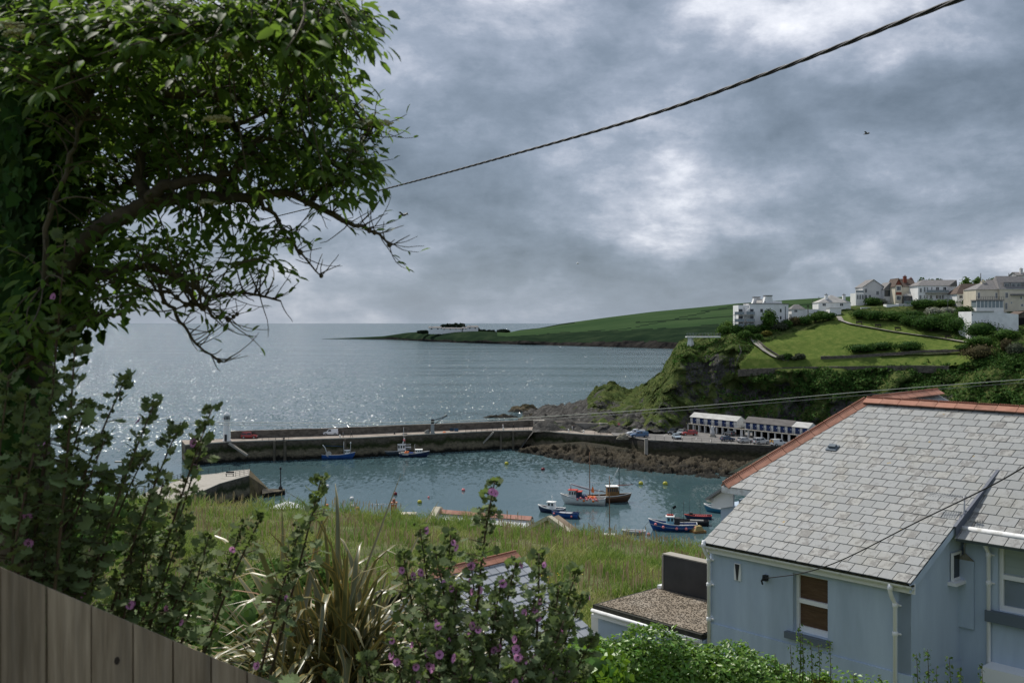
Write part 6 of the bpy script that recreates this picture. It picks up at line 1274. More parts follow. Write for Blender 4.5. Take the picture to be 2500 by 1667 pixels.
# stored dinghies and boxes in the yard
def yard():
    def y_boat(x, y, deg, label, mats, L=4.6):
        u, v = R4(x, y); p = Q(u, v, ZC); a = math.radians(deg); t = thing('stored_dinghy', label, 'dinghy', p - Vector((math.cos(a), math.sin(a), 0)) * L / 2 + Vector((0, 0, .4)), a, 'dinghies stored in the car park'); hull(t, L, 1.7, .6, mats, sheer=.3)
    y_boat(545, 372, 8, 'yellow dinghy stored at the back of the car park', (flat('dinghy_yellow', (.5, .34, .05)), M_wood, M_deckgrey)); y_boat(580, 390, 5, 'pale turquoise dinghy stored in front of the yellow one', (M_teal, M_white, M_deckgrey), 4.0)
    for x, y, lab in ((640, 382, 'blue tub stored right of the yellow dinghy'), (718, 385, 'blue fish tub left of the black car'), (768, 375, 'blue fish tub stack behind the black car'), (815, 378, 'blue fish tub right behind the black car')):
        u, v = R4(x, y); t = MB(); t.bb(-1.0, 1.0, -.7, .7, 0, .9).bb(-1.1, 1.1, -.8, .8, .9, 1.3); t.build('fish_tub', flat('tub_blue', (.06, .16, .28)), None, label=lab, cat='tub', group='blue fish tubs in the yard', loc=Q(u, v, ZC + .01))
    u, v = R4(1195, 452); p = Q(u, v, ZC); t = thing('flowing_statue', 'tall pale grey sculpted memorial standing on a plinth before the boat stores', 'statue', p + Vector((0, 0, .01)))
    MB().bb(-.9, .9, -.7, .7, 0, .5).build('plinth', M_conc, t); m = MB(); m.tube([(0, 0, .5), (.1, 0, 1.3), (-.05, 0, 2.1), (0, 0, 2.7), (0, 0, 3.05)], [.75, .6, .5, .3, .2], 9); m.tube([(-.3, 0, 2.1), (-.8, -.1, 2.7), (-1.0, -.1, 3.3)], [.22, .17, .1], 7); m.tube([(.35, 0, 2.2), (.7, 0, 2.9)], [.2, .12], 7); m.build('figure', pmat('statue_grey', (.42, .43, .43), (.55, .55, .55), scale=1.5, rough=.8), t)
    u, v = R4(310, 372); MB().tube([(0, 0, 0), (0, 0, 4.2)], .09, 6).build('lamp_post', M_iron, None, label='thin lamp post behind the white pickup', cat='lamp post', loc=Q(u, v, ZC))
    u, v = R4(218, 385); t = thing('road_sign', 'small red and white road sign at the head of the pier', 'sign', Q(u, v, ZC)); MB().tube([(0, 0, 0), (0, 0, 2.2)], .06, 6).build('post', M_iron, t); MB().bb(-.35, .35, -.05, -.02, 1.5, 2.2).build('panel', M_pink, t)
    u, v = R4(625, 330); MB().bb(-.35, .35, -.04, .0, .0, .6).build('notice_sign', M_white, None, label='small white notice fixed on the timber fence', cat='sign', loc=Q(u, 1046.5, ZC) + Vector((0, -.15, 1.7)))
yard()

# ------------------------------------------------------------------ people
def person_mat(name, trousers, top, head):
    if name in MATS: return MATS[name]
    m = bpy.data.materials.new(name); m.use_nodes = True; MATS[name] = m; N = m.node_tree.nodes; L = m.node_tree.links; b = N['Principled BSDF']; b.inputs['Roughness'].default_value = .85
    tc = N.new('ShaderNodeTexCoord'); sp = N.new('ShaderNodeSeparateXYZ'); L.new(tc.outputs['Object'], sp.inputs[0]); mr = N.new('ShaderNodeMath'); mr.operation = 'MULTIPLY'; mr.inputs[1].default_value = .5; L.new(sp.outputs[2], mr.inputs[0])
    r = N.new('ShaderNodeValToRGB'); r.color_ramp.interpolation = 'CONSTANT'; e = r.color_ramp.elements; L.new(mr.outputs[0], r.inputs[0])
    st = [(0, (.02, .02, .02)), (.04, trousers), (.46, top), (.735, (.45, .27, .19)), (.84, head)]
    while len(e) < len(st): e.new(.5)
    for el, (p, c) in zip(e, st): el.position = p; el.color = (*c, 1)
    L.new(r.outputs[0], b.inputs['Base Color']); return m
def person(label, loc, rz, mat, stride=.25, arm=.2, h=1.74, lean=0.0):
    J = [((0, 0, .95), .15), ((0, 0, 1.15), .14), ((0, .0, 1.36), .16), ((0, 0, 1.47), .07), ((.01, 0, 1.55), .085), ((.02, 0, 1.66), .105), ((.01, 0, 1.72), .07)]; E = [(0, 1), (1, 2), (2, 3), (3, 4), (4, 5), (5, 6)]
    for s in (-1, 1):
        b = len(J); f = stride * s
        J += [((0, s * .09, .90), .10), ((f * .5 + .03, s * .10, .49), .075), ((f * .9 - .02, s * .10, .09), .05), ((f * .9 + .13, s * .105, .035), .04)]; E += [(0, b), (b, b + 1), (b + 1, b + 2), (b + 2, b + 3)]
        b = len(J); g = -arm * s
        J += [((0, s * .19, 1.37), .065), ((g * .6 - .02, s * .24, 1.10), .05), ((g + .06, s * .23, .87), .04), ((g + .10, s * .225, .78), .042)]; E += [(2, b), (b, b + 1), (b + 1, b + 2), (b + 2, b + 3)]
    me = bpy.data.meshes.new('person'); me.from_pydata([(p[0] + lean * max(0, p[2] - .9), p[1], p[2]) for p, r in J], E, [])
    bm = bmesh.new(); bm.from_mesh(me); ly = bm.verts.layers.skin.verify(); bm.verts.ensure_lookup_table()
    for i, (p, r) in enumerate(J): bm.verts[i][ly].radius = (r, r * (1.0 if i > 2 else 1.15))
    bm.verts[0][ly].use_root = True; bm.to_mesh(me); bm.free()
    o = obj('person', me, mat, None, label, 'person', 'people on the quays', None, loc, (0, 0, rz)); s = h / 1.74; o.scale = (s, s, s)
    o.modifiers.new('skin', 'SKIN'); sb = o.modifiers.new('smooth', 'SUBSURF'); sb.levels = 1; sb.render_levels = 1
    return o
def people():
    dk = (.03, .03, .035)
    person('person in grey top and dark trousers standing right of the white van on the pier', Q(837.5, 1067.5, ZP + .075), .3, person_mat('clothes_grey', dk, (.22, .23, .24), (.05, .035, .025)), .08, .1)
    person('person in dark clothes with pale cap walking along the pier right of the van', Q(858, 1067, ZP + .075), 2.9, person_mat('clothes_dark', dk, (.05, .05, .055), (.6, .6, .6)), .3, .2)
    person('person in pale top walking by the pier notice boards', Q(1228, 1047, ZP + .075), .2, person_mat('clothes_pale', (.35, .35, .36), (.6, .6, .58), (.08, .05, .03)), .25)
    person('person in black walking on the pier near its bend', Q(1254, 1047.5, ZP + .075), 3.0, person_mat('clothes_black', (.02, .02, .022), (.02, .02, .024), (.04, .03, .02)), .28)
    person('person in white coat standing on the quay beside a dark dressed companion', Q(1397, 1051.8, ZP + .075), 0, person_mat('clothes_white', (.45, .45, .45), (.62, .62, .60), (.2, .15, .1)), .05, .08)
    person('person in dark jacket standing right of the white coated person on the quay', Q(1401, 1051.2, ZP + .075), .5, person_mat('clothes_navy', dk, (.025, .03, .05), (.04, .03, .02)), .06, .08)
    person('taller person in dark coat standing on the inner jetty', Q(409, 1208.5, 5.12), 1.2, person_mat('clothes_coat', dk, (.06, .055, .06), (.05, .04, .03)), .12, .1)
    person('shorter stooping person next to the tall one on the inner jetty', Q(415.5, 1208, 5.12), .5, person_mat('clothes_brown', (.05, .05, .06), (.07, .06, .05), (.04, .03, .02)), .2, .25, 1.62, .25)
people()
# gulls
def gulls():
    W = flat('gull_white', (.75, .76, .77)); Gd = flat('gull_grey', (.12, .12, .13))
    for x, y, Y, s, dk, lab in ((925, 495, 60, .9, 1, 'dark gull gliding right of the drooping tree branch'), (1327, 606, 150, 1.1, 0, 'white gull high above the sea horizon'), (1345, 820, 260, 1.2, 0, 'white gull flying low over the bay near the headland'), (1287, 797, 330, 1.2, 0, 'small white gull low before the far headland shore'), (1990, 308, 90, .9, 1, 'dark bird in the grey cloud at upper right')):
        p = D(x, y, Y); t = thing('gull', lab, 'bird', p, random.uniform(-1, 1), 'gulls in flight'); m = Gd if dk else W
        MB().tube([(-.28, 0, 0), (-.1, 0, .02), (.1, 0, .02), (.26, 0, .04), (.33, 0, .03)], [.02, .07, .075, .045, .01], 7).build('body', m, t)
        for sg in (-1, 1):
            w = MB(); w.add([(.1, 0, .04), (-.08, 0, .04), (-.06, sg * .32, .17), (.1, sg * .32, .19), (-.14, sg * .68, .06)], [(0, 1, 2, 3), (3, 2, 4)]); w.build('wing', m, t)
gulls()
# ------------------------------------------------------------------ the blue house at lower right
HL = Vector((4.233, 22.876)); HE = Vector((.669, -.743)).normalized(); HN = Vector((-HE.y, HE.x)); Z0 = 29.0
ZE, SK, RISE = 33.1 - Z0, .0786, .577          # eaves height, skew of the slopes in plan, roof gradient
AW, TR, TE, TJ = 4.88, 5.13, 1.75, 3.2         # eaves length, ridge, main eaves and junction distances up the slope
blue = thing('blue_house', 'blue rendered house with large pale slate roof and red ridge tiles', 'house', (HL.x, HL.y, Z0), math.atan2(HE.y, HE.x))
def R(a, t, h=0.0): return Vector((a + SK * t, t, ZE + RISE * t + h))
def ray_local(u, v):
    o = Vector((-HL.x, -HL.y)); d = Vector(((u - CU) / F, 1.0, -(v - HV) / F))
    return Vector((o.dot(HE), o.dot(HN), H - Z0)), Vector((d.x * HE.x + d.y * HE.y, d.x * HN.x + d.y * HN.y, d.z))
def on_y(u, v, y): o, d = ray_local(u, v); k = (y - o.y) / d.y; return o + d * k
def on_x(u, v, x): o, d = ray_local(u, v); k = (x - o.x) / d.x; return o + d * k
def on_roof(u, v): o, d = ray_local(u, v); k = (ZE + RISE * o.y - o.z) / (d.z - RISE * d.y); return o + d * k
M_render = pmat('blue_render', (.43, .525, .645), (.50, .60, .715), scale=1.3, stretch=(1.6, 1.6, .3), rough=.85, bump=.12, bscale=40, bdist=.01, dirt=(.33, .41, .50), dscale=.6, damt=.6, detail=7)
M_sillg = pmat('dark_sill', (.13, .16, .19), rough=.8); M_upvc = pmat('white_upvc', (.85, .86, .87), rough=.35, spec=.5); M_gut = pmat('white_gutter', (.80, .81, .81), rough=.4, dirt=(.35, .33, .27), dscale=6, damt=.6)
M_moss = pmat('gutter_moss', (.012, .014, .008), (.045, .05, .02), scale=14, rough=1.0)
def slate_mat():
    m = bpy.data.materials.new('roof_slate'); m.use_nodes = True; nt = m.node_tree; N = nt.nodes; L = nt.links; b = N['Principled BSDF']; b.inputs['Roughness'].default_value = .62; b.inputs['Specular IOR Level'].default_value = .35
    g = N.new('ShaderNodeNewGeometry'); oi = N.new('ShaderNodeObjectInfo'); at = N.new('ShaderNodeAttribute'); at.attribute_name = 'rnd'
    rs = N.new('ShaderNodeMath'); rs.operation = 'ADD'; L.new(oi.outputs['Random'], rs.inputs[0]); L.new(at.outputs['Fac'], rs.inputs[1])
    fr = N.new('ShaderNodeMath'); fr.operation = 'FRACT'; L.new(rs.outputs[0], fr.inputs[0])
    base = N.new('ShaderNodeValToRGB'); L.new(fr.outputs[0], base.inputs[0]); e = base.color_ramp.elements; e[0].color = (.235, .245, .245, 1); e[1].color = (.32, .32, .30, 1); k = e.new(.5); k.color = (.285, .295, .295, 1)
    mv = N.new('ShaderNodeVectorMath'); mv.operation = 'ADD'; L.new(g.outputs['Position'], mv.inputs[0]); sc = N.new('ShaderNodeVectorMath'); sc.operation = 'SCALE'; sc.inputs['Scale'].default_value = 3.0
    cb = N.new('ShaderNodeCombineXYZ'); L.new(fr.outputs[0], cb.inputs[0]); L.new(cb.outputs[0], sc.inputs[0]); L.new(sc.outputs[0], mv.inputs[1])
    def nz(s, d, r, v): n = N.new('ShaderNodeTexNoise'); n.inputs['Scale'].default_value = s; n.inputs['Detail'].default_value = d; n.inputs['Roughness'].default_value = r; L.new(v, n.inputs['Vector']); return n.outputs['Fac']
    def mrange(f, a, b_, c=0., d=1.): n = N.new('ShaderNodeMapRange'); n.inputs[1].default_value = a; n.inputs[2].default_value = b_; n.inputs[3].default_value = c; n.inputs[4].default_value = d; L.new(f, n.inputs[0]); return n.outputs[0]
    def mix(f, c1, c2):
        n = N.new('ShaderNodeMix'); n.data_type = 'RGBA'; L.new(f, n.inputs[0])
        for i, c in ((6, c1), (7, c2)):
            if isinstance(c, tuple): n.inputs[i].default_value = (*c, 1)
            else: L.new(c, n.inputs[i])
        return n.outputs[2]
    # some slates carry dark blotchy weathering, some pale lichen, a few ochre spots
    th = mrange(fr.outputs[0], 0, 1, .62, .44); sub = N.new('ShaderNodeMath'); sub.operation = 'SUBTRACT'; L.new(nz(5.5, 8, .7, mv.outputs[0]), sub.inputs[0]); L.new(th, sub.inputs[1])
    c = mix(mrange(sub.outputs[0], 0, .10, 0, .75), base.outputs[0], (.13, .125, .12))
    c = mix(mrange(nz(13, 6, .7, mv.outputs[0]), .58, .68, 0, .35), c, (.42, .415, .39))
    c = mix(mrange(nz(1.1, 5, .65, g.outputs['Position']), .52, .70, 0, .35), c, (.24, .235, .19))
    c = mix(mrange(nz(4.0, 3, .5, mv.outputs[0]), .735, .75, 0, .85), c, (.33, .22, .05)); L.new(c, b.inputs['Base Color'])
    bp = N.new('ShaderNodeBump'); bp.inputs['Strength'].default_value = .35; bp.inputs['Distance'].default_value = .012; L.new(nz(22, 6, .7, mv.outputs[0]), bp.inputs['Height']); L.new(bp.outputs[0], b.inputs['Normal']); return m
M_slate = slate_mat()
M_clay = pmat('terracotta_tile', (.33, .15, .10), (.40, .20, .14), scale=3, rough=.8, rnd=.14, bump=.3, bscale=30, bdist=.01, dirt=(.22, .11, .07), dscale=5, damt=.6)
def hipL(t): return -.745 + (t - 1.855) / (TR - 1.855) * (.74 + .745)
roof = obj('roof', None, parent=blue)
def house_roof():
    # boarding under the slates
    mb = MB(); hL = -.05
    def sl(pts): mb.slab([R(a, t, hL) for a, t in pts], .07, Vector((0, -RISE, 1)).normalized())
    sl([(.02, .03), (AW - .02, .03), (AW - .02, TJ), (hipL(TJ), TJ), (hipL(1.88), 1.88), (.02, 1.8)]); sl([(hipL(TJ), TJ), (9.0, TJ), (9.0, TR), (.74, TR)])
    mb.build('roof_boarding', M_sillg, roof)
    # right wing: same ridge, slightly lower slope
    dt = TR / 24; W = .30; g = .015
    def lift(a, t): return 0.0
    def RW(a, t, h=0.0): p = R(a, t, h); p.z -= .17 * (TJ - t) / (TJ - TE); return p
    mw = MB(); mw.slab([RW(AW + .02, TE - .2, -.05), RW(9, TE - .2, -.05), RW(9, TJ, -.05), RW(AW + .02, TJ, -.05)], .07, Vector((0, -.7, 1)).normalized()); mw.build('wing_boarding', M_sillg, roof)
    jobs = []
    def row(k, aL, aR, fn, tag):
        t0, t1 = k * dt, (k + 1) * dt; off = (k % 2) * W / 2 + random.uniform(-.01, .01); i0 = math.floor((min(aL(t0), aL(t1)) - off) / W); a = off + i0 * W
        while a < aR:
            l0, l1 = max(a, aL(t0)), max(a, aL(t1)); r = min(a + W, aR)
            if r - min(l0, l1) > .03:
                full = l0 == a and l1 == a and r == a + W; jobs.append((l0 + g / 2, min(l1, r - .01) + g / 2, r - g / 2, t0, t1, full, fn, tag))
            a += W
    for k in range(24):
        t = (k + .5) * dt
        if t < 1.8: row(k, lambda q: 0.0, AW, R, 'm')
        elif t < TJ: row(k, hipL, AW, R, 'm')
        else: row(k, hipL, 9.0, R, 'm')
    for k in range(7, 15): row(k, lambda q: AW + .02, 9.0, RW, 'w')
    def verts(l0, l1, r, t0, t1, fn, rel=False):
        j = random.uniform(-.002, .003); q = [fn(l0, t0 - .006, .016 + j), fn(r, t0 - .006, .016 + j), fn(r, t1 + .01, .004), fn(l1, t1 + .01, .004)]; lo_ = [fn(l0, t0 - .006, .004 + j), fn(r, t0 - .006, .004 + j), fn(r, t1 + .01, -.008), fn(l1, t1 + .01, -.008)]
        return q + lo_
    FC = [(0, 1, 2, 3), (7, 6, 5, 4), (0, 4, 5, 1), (1, 5, 6, 2), (2, 6, 7, 3), (3, 7, 4, 0)]
    def view(j): p = R((j[0] + j[2]) / 2, j[3]); wx = HL.x + p.x * HE.x + p.y * HN.x; wy = HL.y + p.x * HE.y + p.y * HN.y; return wy + (1000 if CU + F * wx / wy > 2520 else 0)
    jobs.sort(key=view); shared = {}; rest = MB(); rr = []
    for n, (l0, l1, r, t0, t1, full, fn, tag) in enumerate(jobs):
        vs_ = verts(l0, l1, r, t0, t1, fn)
        if n < 298:
            o0 = vs_[0]
            if full:
                key = (tag, random.randrange(4))
                if key not in shared: m = MB(); m.add([p - o0 for p in vs_], FC); shared[key] = m.mesh('slate', [M_slate], False)
                me = shared[key]
            else: m = MB(); m.add([p - o0 for p in vs_], FC); me = m.mesh('slate', [M_slate], False)
            obj('slate', me, None, roof, loc=o0)
        else: rest.add(vs_, FC); rr += [random.random()] * 8
    me = rest.mesh('slate_courses', [M_slate], False); a = me.attributes.new('rnd', 'FLOAT', 'POINT'); a.data.foreach_set('value', np.array(rr, np.float32)); obj('slate_courses', me, None, roof, kind='stuff')
    # lead edge where the front slope stands proud of the wing
    le = MB(); le.add([R(AW - .01, TE - .25, .03), R(AW + .05, TE - .25, .03), R(AW + .05, TJ, .02), R(AW - .01, TJ, .02), RW(AW + .05, TE - .25, -.06), RW(AW + .05, TJ, -.06)], [(0, 1, 2, 3), (1, 4, 5, 2)]); le.build('lead_flashing', pmat('lead', (.10, .115, .15), rough=.5), roof)
    # ridge tiles
    def tile(p0, p1, side, w=.20, drop=.11):
        d = (p1 - p0); u = d.normalized(); s = u.cross(Vector((0, 0, 1))).normalized(); up = s.cross(u).normalized(); th = .022; m = MB(); e0, e1 = p0 + u * .006, p1 - u * .006
        prof = [(-w, -drop), (0, .0), (w, -drop), (w, -drop - th), (0, -th * 1.4), (-w, -drop - th)]
        vs_ = [q + s * a + up * b for q in (e0, e1) for a, b in prof]; m.add(vs_, [(i, (i + 1) % 6, 6 + (i + 1) % 6, 6 + i) for i in range(6)] + [(5, 4, 3, 2, 1, 0), (6, 7, 8, 9, 10, 11)])
        n = 9; L_ = (e1 - e0).length
        for i in range(n):
            c = e0 + u * (L_ * (i + .5) / n) + up * .010; M = Matrix((u, s, up)).transposed(); m.box(c, (L_ / n * .55, .05, .034), M)
        m.build('ridge_tile', M_clay, roof)
    def run(a, b, L_=.45):
        n = max(1, round((b - a).length / L_))
        for i in range(n): tile(a.lerp(b, i / n) + Vector((0, 0, .003 * (i % 2))), a.lerp(b, (i + 1) / n), 1)
    A = R(.74, TR, .09); C = R(hipL(1.70), 1.70, .09)
    run(A, R(9.0, TR, .09)); run(C, A + Vector((-.02, -.02, -.01)))
    # rear wing: ridge running away from the corner
    Bk = A + Vector((HE.x * .70 + HE.y * .713, HN.x * .70 + HN.y * .713, 0)).normalized() * 4.4
    run(A + (Bk - A).normalized() * .35, Bk); dr = (Bk - A).normalized(); sd = Vector((dr.y, -dr.x, 0))
    m = MB(); dn = Vector((0, 0, -.14))
    m.add([A + dn, Bk + dn, Bk + sd * 4 + Vector((0, 0, -2.3)), A + sd * 4 + Vector((0, 0, -2.3))], [(0, 1, 2, 3)]); m.add([A + dn, Bk + dn, Bk - sd * 4 + Vector((0, 0, -2.3)), A - sd * 4 + Vector((0, 0, -2.3))], [(0, 1, 2, 3)]); m.build('rear_slope', M_slate, roof)
    m = MB(); m.add([R(9.0, TR, -.02), R(.74, TR, -.02), R(.74, TR, -.02) + Vector((0, 5, -2.9)), R(9.0, TR, -.02) + Vector((0, 5, -2.9))], [(0, 1, 2, 3)])
    cb = R(hipL(1.7), 1.7, -.06); m.add([R(.74, TR, -.05), cb, cb + Vector((.2, 6, 0)), Bk + Vector((0, 0, -.2))], [(0, 1, 2, 3)]); m.build('back_slope', M_slate, roof)
    # slate vent
    p = on_roof(1910 * K + 3, 1030 * K); v = MB(); u_ = Vector((0, math.cos(math.atan(RISE)), math.sin(math.atan(RISE)))); nn = Vector((0, -u_.z, u_.y)); M = Matrix((Vector((1, 0, 0)), u_, nn)).transposed()
    v.box(p + nn * .03, (.27, .22, .015), M); v.box(p + nn * .06 + u_ * .02, (.18, .10, .06), M); v.build('roof_vent', M_sillg, roof)
house_roof()
def house_walls():
    yw = .22; zt = ZE + RISE * yw - .10
    # front wall with a window opening
    w0 = on_y(1936, 1397, yw); w1 = on_y(2021, 1397, yw); wb = on_y(1936, 1540, yw)
    xa, xb = w0.x, w1.x; za, zb = wb.z, w0.z
    m = MB(); x0, x1 = .06, AW - .10
    for a, b, c, d in ((x0, xa, -2, zt), (xb, x1, -2, zt), (xa, xb, -2, za), (xa, xb, zb, zt)): m.bb(a, b, yw, yw + .28, c, d)
    m.build('front_wall', M_render, blue)
    fr = MB(); t = .07; y0 = yw + .13; zm = (za + zb) / 2 + .03
    fr.bb(xa, xa + t, y0, y0 + .1, za, zb).bb(xb - t, xb, y0, y0 + .1, za, zb).bb(xa + t, xb - t, y0, y0 + .1, za, za + .12).bb(xa + t, xb - t, y0, y0 + .1, zb - .05, zb).bb(xa + t, xb - t, y0 - .02, y0 + .1, zm - .045, zm + .045)
    win = fr.build('window', M_upvc, blue); brown = pmat('brown_boarding', (.075, .038, .022), (.115, .06, .035), scale=2.5, rough=.35, stretch=(.6, 1, 4), dirt=(.17, .11, .075), dscale=9, damt=.5, spec=.5)
    MB().bb(xa + t, xb - t, y0 + .05, y0 + .06, za + .12, zm - .045).build('pane', brown, win); MB().bb(xa + t, xb - t, y0 + .045, y0 + .055, zm + .045, zb - .05).build('pane', brown, win)
    MB().bb(xa - .14, xb + .06, yw - .12, yw + .12, za - .14, za - .005).build('window_sill', M_sillg, blue)
    # plinth line: the lower wall stands a little proud
    zp = on_y(1820, 1541, yw).z; MB().bb(x0 + .01, x1 + .035, yw - .035, yw + .1, -2, zp).build('plinth', M_render, blue)
    # fascia and gutter
    MB().bb(.0, AW + .02, .10, .14, ZE - .22, ZE - .02).build('fascia', M_upvc, blue)
    g = MB(); n = 8; vs_ = []
    for x in (-.06, AW + .03): vs_ += [(x, .02 + .065 * math.cos(math.pi + math.pi * i / n) , ZE - .045 + .07 * math.sin(math.pi + math.pi * i / n)) for i in range(n + 1)]
    g.add(vs_, [(i, i + 1, n + 2 + i, n + 1 + i) for i in range(n)]); gt = g.build('gutter', M_gut, blue)
    mm = MB(); rs = random.Random(4)
    for i in range(90): x = AW * (i + rs.random()) / 90; mm.box((x, .035, ZE - .045), (.08, .07, .03 + .025 * rs.random()))
    mm.build('gutter_moss', M_moss, blue)
    def pipe(x, y, z0, zb_, nm='downpipe', foot=True):
        p = MB(); p.tube([(x, y - .16, z0), (x, y - .16, z0 - .16), (x + .01, y - .11, z0 - .28), (x + .02, y, z0 - .42), (x + .02, y, zb_)], .042, 10); o = p.build(nm, M_upvc, blue)
        for z in (z0 - .1, z0 - .45, z0 - 1.0, zb_ + .6):
            c = MB(); c.lathe([(.052, -.04), (.056, -.035), (.056, .035), (.052, .04)], (x + (.02 if z < z0 - .3 else 0), y - (.0 if z < z0 - .3 else .16), z), 10); c.build('pipe_collar', M_upvc, o)
            if z < z0 - .3: MB().bb(x - .05, x + .12, y + .03, y + .06, z - .015, z + .015).build('pipe_bracket', M_upvc, o)
        return o
    pl = on_y(1729, 1340, yw - .06); pipe(pl.x, yw - .06, ZE + .05, on_y(1729, 1575, yw - .06).z); pr = on_y(2183, 1440, yw - .06); pipe(pr.x, yw - .06, ZE - .06, -2.0)
    zf = on_y(1729, 1572, yw - .06).z; MB().tube([(pl.x + .02, yw - .06, zf), (pl.x - .02, yw - .1, zf - .06), (pl.x - .42, yw - .12, zf - .09)], .045, 8).build('pipe_shoe', M_upvc, blue)
    # ornament on the wall
    a = on_y(1802, 1374, yw); b = on_y(1802, 1416, yw); hh = a.z - b.z; cx = a.x; pq = MB(); pq.prism([(cx - .085, b.z), (cx + .085, b.z), (cx + .09, lerp(b.z, a.z, .6)), (cx + .075, a.z), (cx - .075, a.z), (cx - .09, lerp(b.z, a.z, .6))], 'y', yw - .03, yw - .002); o = pq.build('wall_plaque', M_upvc, blue)
    MB().prism([(cx - .012, b.z + .01), (cx + .012, b.z + .01), (cx + .055, a.z - .02), (cx - .055, a.z - .02)], 'y', yw - .045, yw - .032).build('dark_wedge', M_iron, o)
    h = on_y(1872, 1409, yw); k = MB(); k.box((h.x, yw - .05, h.z), (.09, .1, .12)); k.tube([(h.x, yw - .1, h.z + .03), (h.x - .02, yw - .16, h.z - .05), (h.x - .04, yw - .1, h.z - .13)], .02, 6); k.build('cable_bracket', M_iron, blue)
    global HOOK; HOOK = Vector((h.x, yw - .12, h.z))
    # gable wall
    xg = AW - .12; t1 = TE + .25; pts = [(yw + .0, -2), (t1 + .2, -2), (t1 + .2, ZE + RISE * (t1 + .2) - .1), (yw, zt)]
    m = MB(); q0 = [Vector((xg + SK * p[0], p[0], p[1])) for p in pts]; m.add(q0 + [p + Vector((-.25, 0, 0)) for p in q0], [(0, 1, 2, 3), (7, 6, 5, 4), (0, 4, 5, 1), (1, 5, 6, 2), (2, 6, 7, 3), (3, 7, 4, 0)]); m.build('gable_wall', M_render, blue)
    pp = [(yw - .02, -2), (t1, -2), (t1, zp - .02), (yw - .02, zp - .02)]; q0 = [Vector((xg + .035 + SK * p[0], p[0], p[1])) for p in pp]; m = MB(); m.add(q0 + [p + Vector((-.05, 0, 0)) for p in q0], [(0, 1, 2, 3), (0, 3, 7, 4)]); m.build('plinth', M_render, blue)
    bb_ = MB(); bb_.add([R(AW - .03, .0, -.02), R(AW - .03, TE + .1, -.02), R(AW - .03, TE + .1, -.16), R(AW - .03, .0, -.18), R(AW + .0, .0, -.02), R(AW + .0, TE + .1, -.02), R(AW + .0, TE + .1, -.16), R(AW + .0, .0, -.18)], [(4, 5, 6, 7), (0, 4, 7, 3), (3, 7, 6, 2)]); bb_.build('verge_board', M_render, blue)
    # small gable window
    ga = on_x(2314, 1345, xg + .09); gb = on_x(2337, 1412, xg + .09); y0_, y1_ = ga.y, gb.y; z0_, z1_ = on_x(2325, 1413, xg + .09).z, on_x(2325, 1345, xg + .09).z
    xx = xg + SK * (y0_ + y1_) / 2; f = MB(); f.bb(xx + .01, xx + .05, y0_, y0_ + .05, z0_, z1_).bb(xx + .01, xx + .05, y1_ - .05, y1_, z0_, z1_).bb(xx + .01, xx + .05, y0_ + .05, y1_ - .05, z0_, z0_ + .05).bb(xx + .01, xx + .05, y0_ + .05, y1_ - .05, z1_ - .05, z1_); o = f.build('gable_window', M_upvc, blue); MB().bb(xx + .012, xx + .03, y0_ + .05, y1_ - .05, z0_ + .05, z1_ - .05).build('pane', M_glass, o); MB().bb(xx - .02, xx + .16, y0_ - .08, y1_ + .06, z0_ - .07, z0_ - .005).build('sill', M_upvc, o)
    # right wing
    yr = TE + .22; ze = ZE + RISE * TE - .18
    m = MB(); wa = on_y(2436, 1330, yr); wbm = on_y(2436, 1490, yr); xw0 = wa.x; xw1 = xw0 + 1.25; zt2, zb2 = wa.z, wbm.z; X0, X1 = AW + .12, 9.2
    for a, b, c, d in ((X0, xw0, -2.5, ze), (xw1, X1, -2.5, ze), (xw0, xw1, -2.5, zb2), (xw0, xw1, zt2, ze)): m.bb(a, b, yr, yr + .28, c, d)
    m.build('wing_wall', M_render, blue)
    f = MB(); y0 = yr + .08; t = .075; zm = lerp(zb2, zt2, .52); f.bb(xw0, xw0 + t, y0, y0 + .1, zb2, zt2).bb(xw1 - t, xw1, y0, y0 + .1, zb2, zt2).bb(xw0 + t, xw1 - t, y0, y0 + .1, zb2, zb2 + .1).bb(xw0 + t, xw1 - t, y0, y0 + .1, zt2 - .06, zt2).bb(xw0 + t, xw1 - t, y0 - .02, y0 + .1, zm - .045, zm + .045); o = f.build('window', M_upvc, blue)
    bl = pmat('pale_blind', (.30, .36, .35), (.36, .42, .41), scale=1.2, rough=.2, stretch=(.3, 1, 8), spec=.5); MB().bb(xw0 + t, xw1 - t, y0 + .05, y0 + .06, zb2 + .1, zm - .045).build('pane', bl, o); MB().bb(xw0 + t, xw1 - t, y0 + .045, y0 + .055, zm + .045, zt2 - .06).build('pane', bl, o)
    MB().bb(xw0 - .2, xw1 + .2, yr - .13, yr + .1, zb2 - .22, zb2 - .005).build('window_sill', M_sillg, blue)
    MB().bb(AW + .1, 9.2, TE + .08, TE + .12, ze - .2, ze + .0).build('wing_fascia', M_upvc, blue)
    MB().tube([(AW + .08, TE + .0, ze + .0), (9.2, TE + .0, ze + .0)], .06, 8).build('wing_gutter', M_gut, blue)
    pz = on_y(2411, 1300, yr - .06); pipe(pz.x, yr - .06, ze - .02, -2.4)
    # flue block in the corner, mast and aerial
    fy = on_x(2346, 1450, AW + .08).y; cx0 = AW - .02; fx = on_y(2377, 1450, fy).x; zt_ = on_y(2362, 1368, fy).z; zb_ = on_y(2375, 1536, fy).z
    fl = MB(); fl.bb(cx0 - .05, fx, fy, yr - .003, zb_, zt_); fl.build('flue_block', M_render, blue); fl = MB(); fl.bb(cx0 - .05, fx - .08, fy + .06, yr - .004, -2.4, zb_ - .002); fl.build('flue_base', M_render, blue)
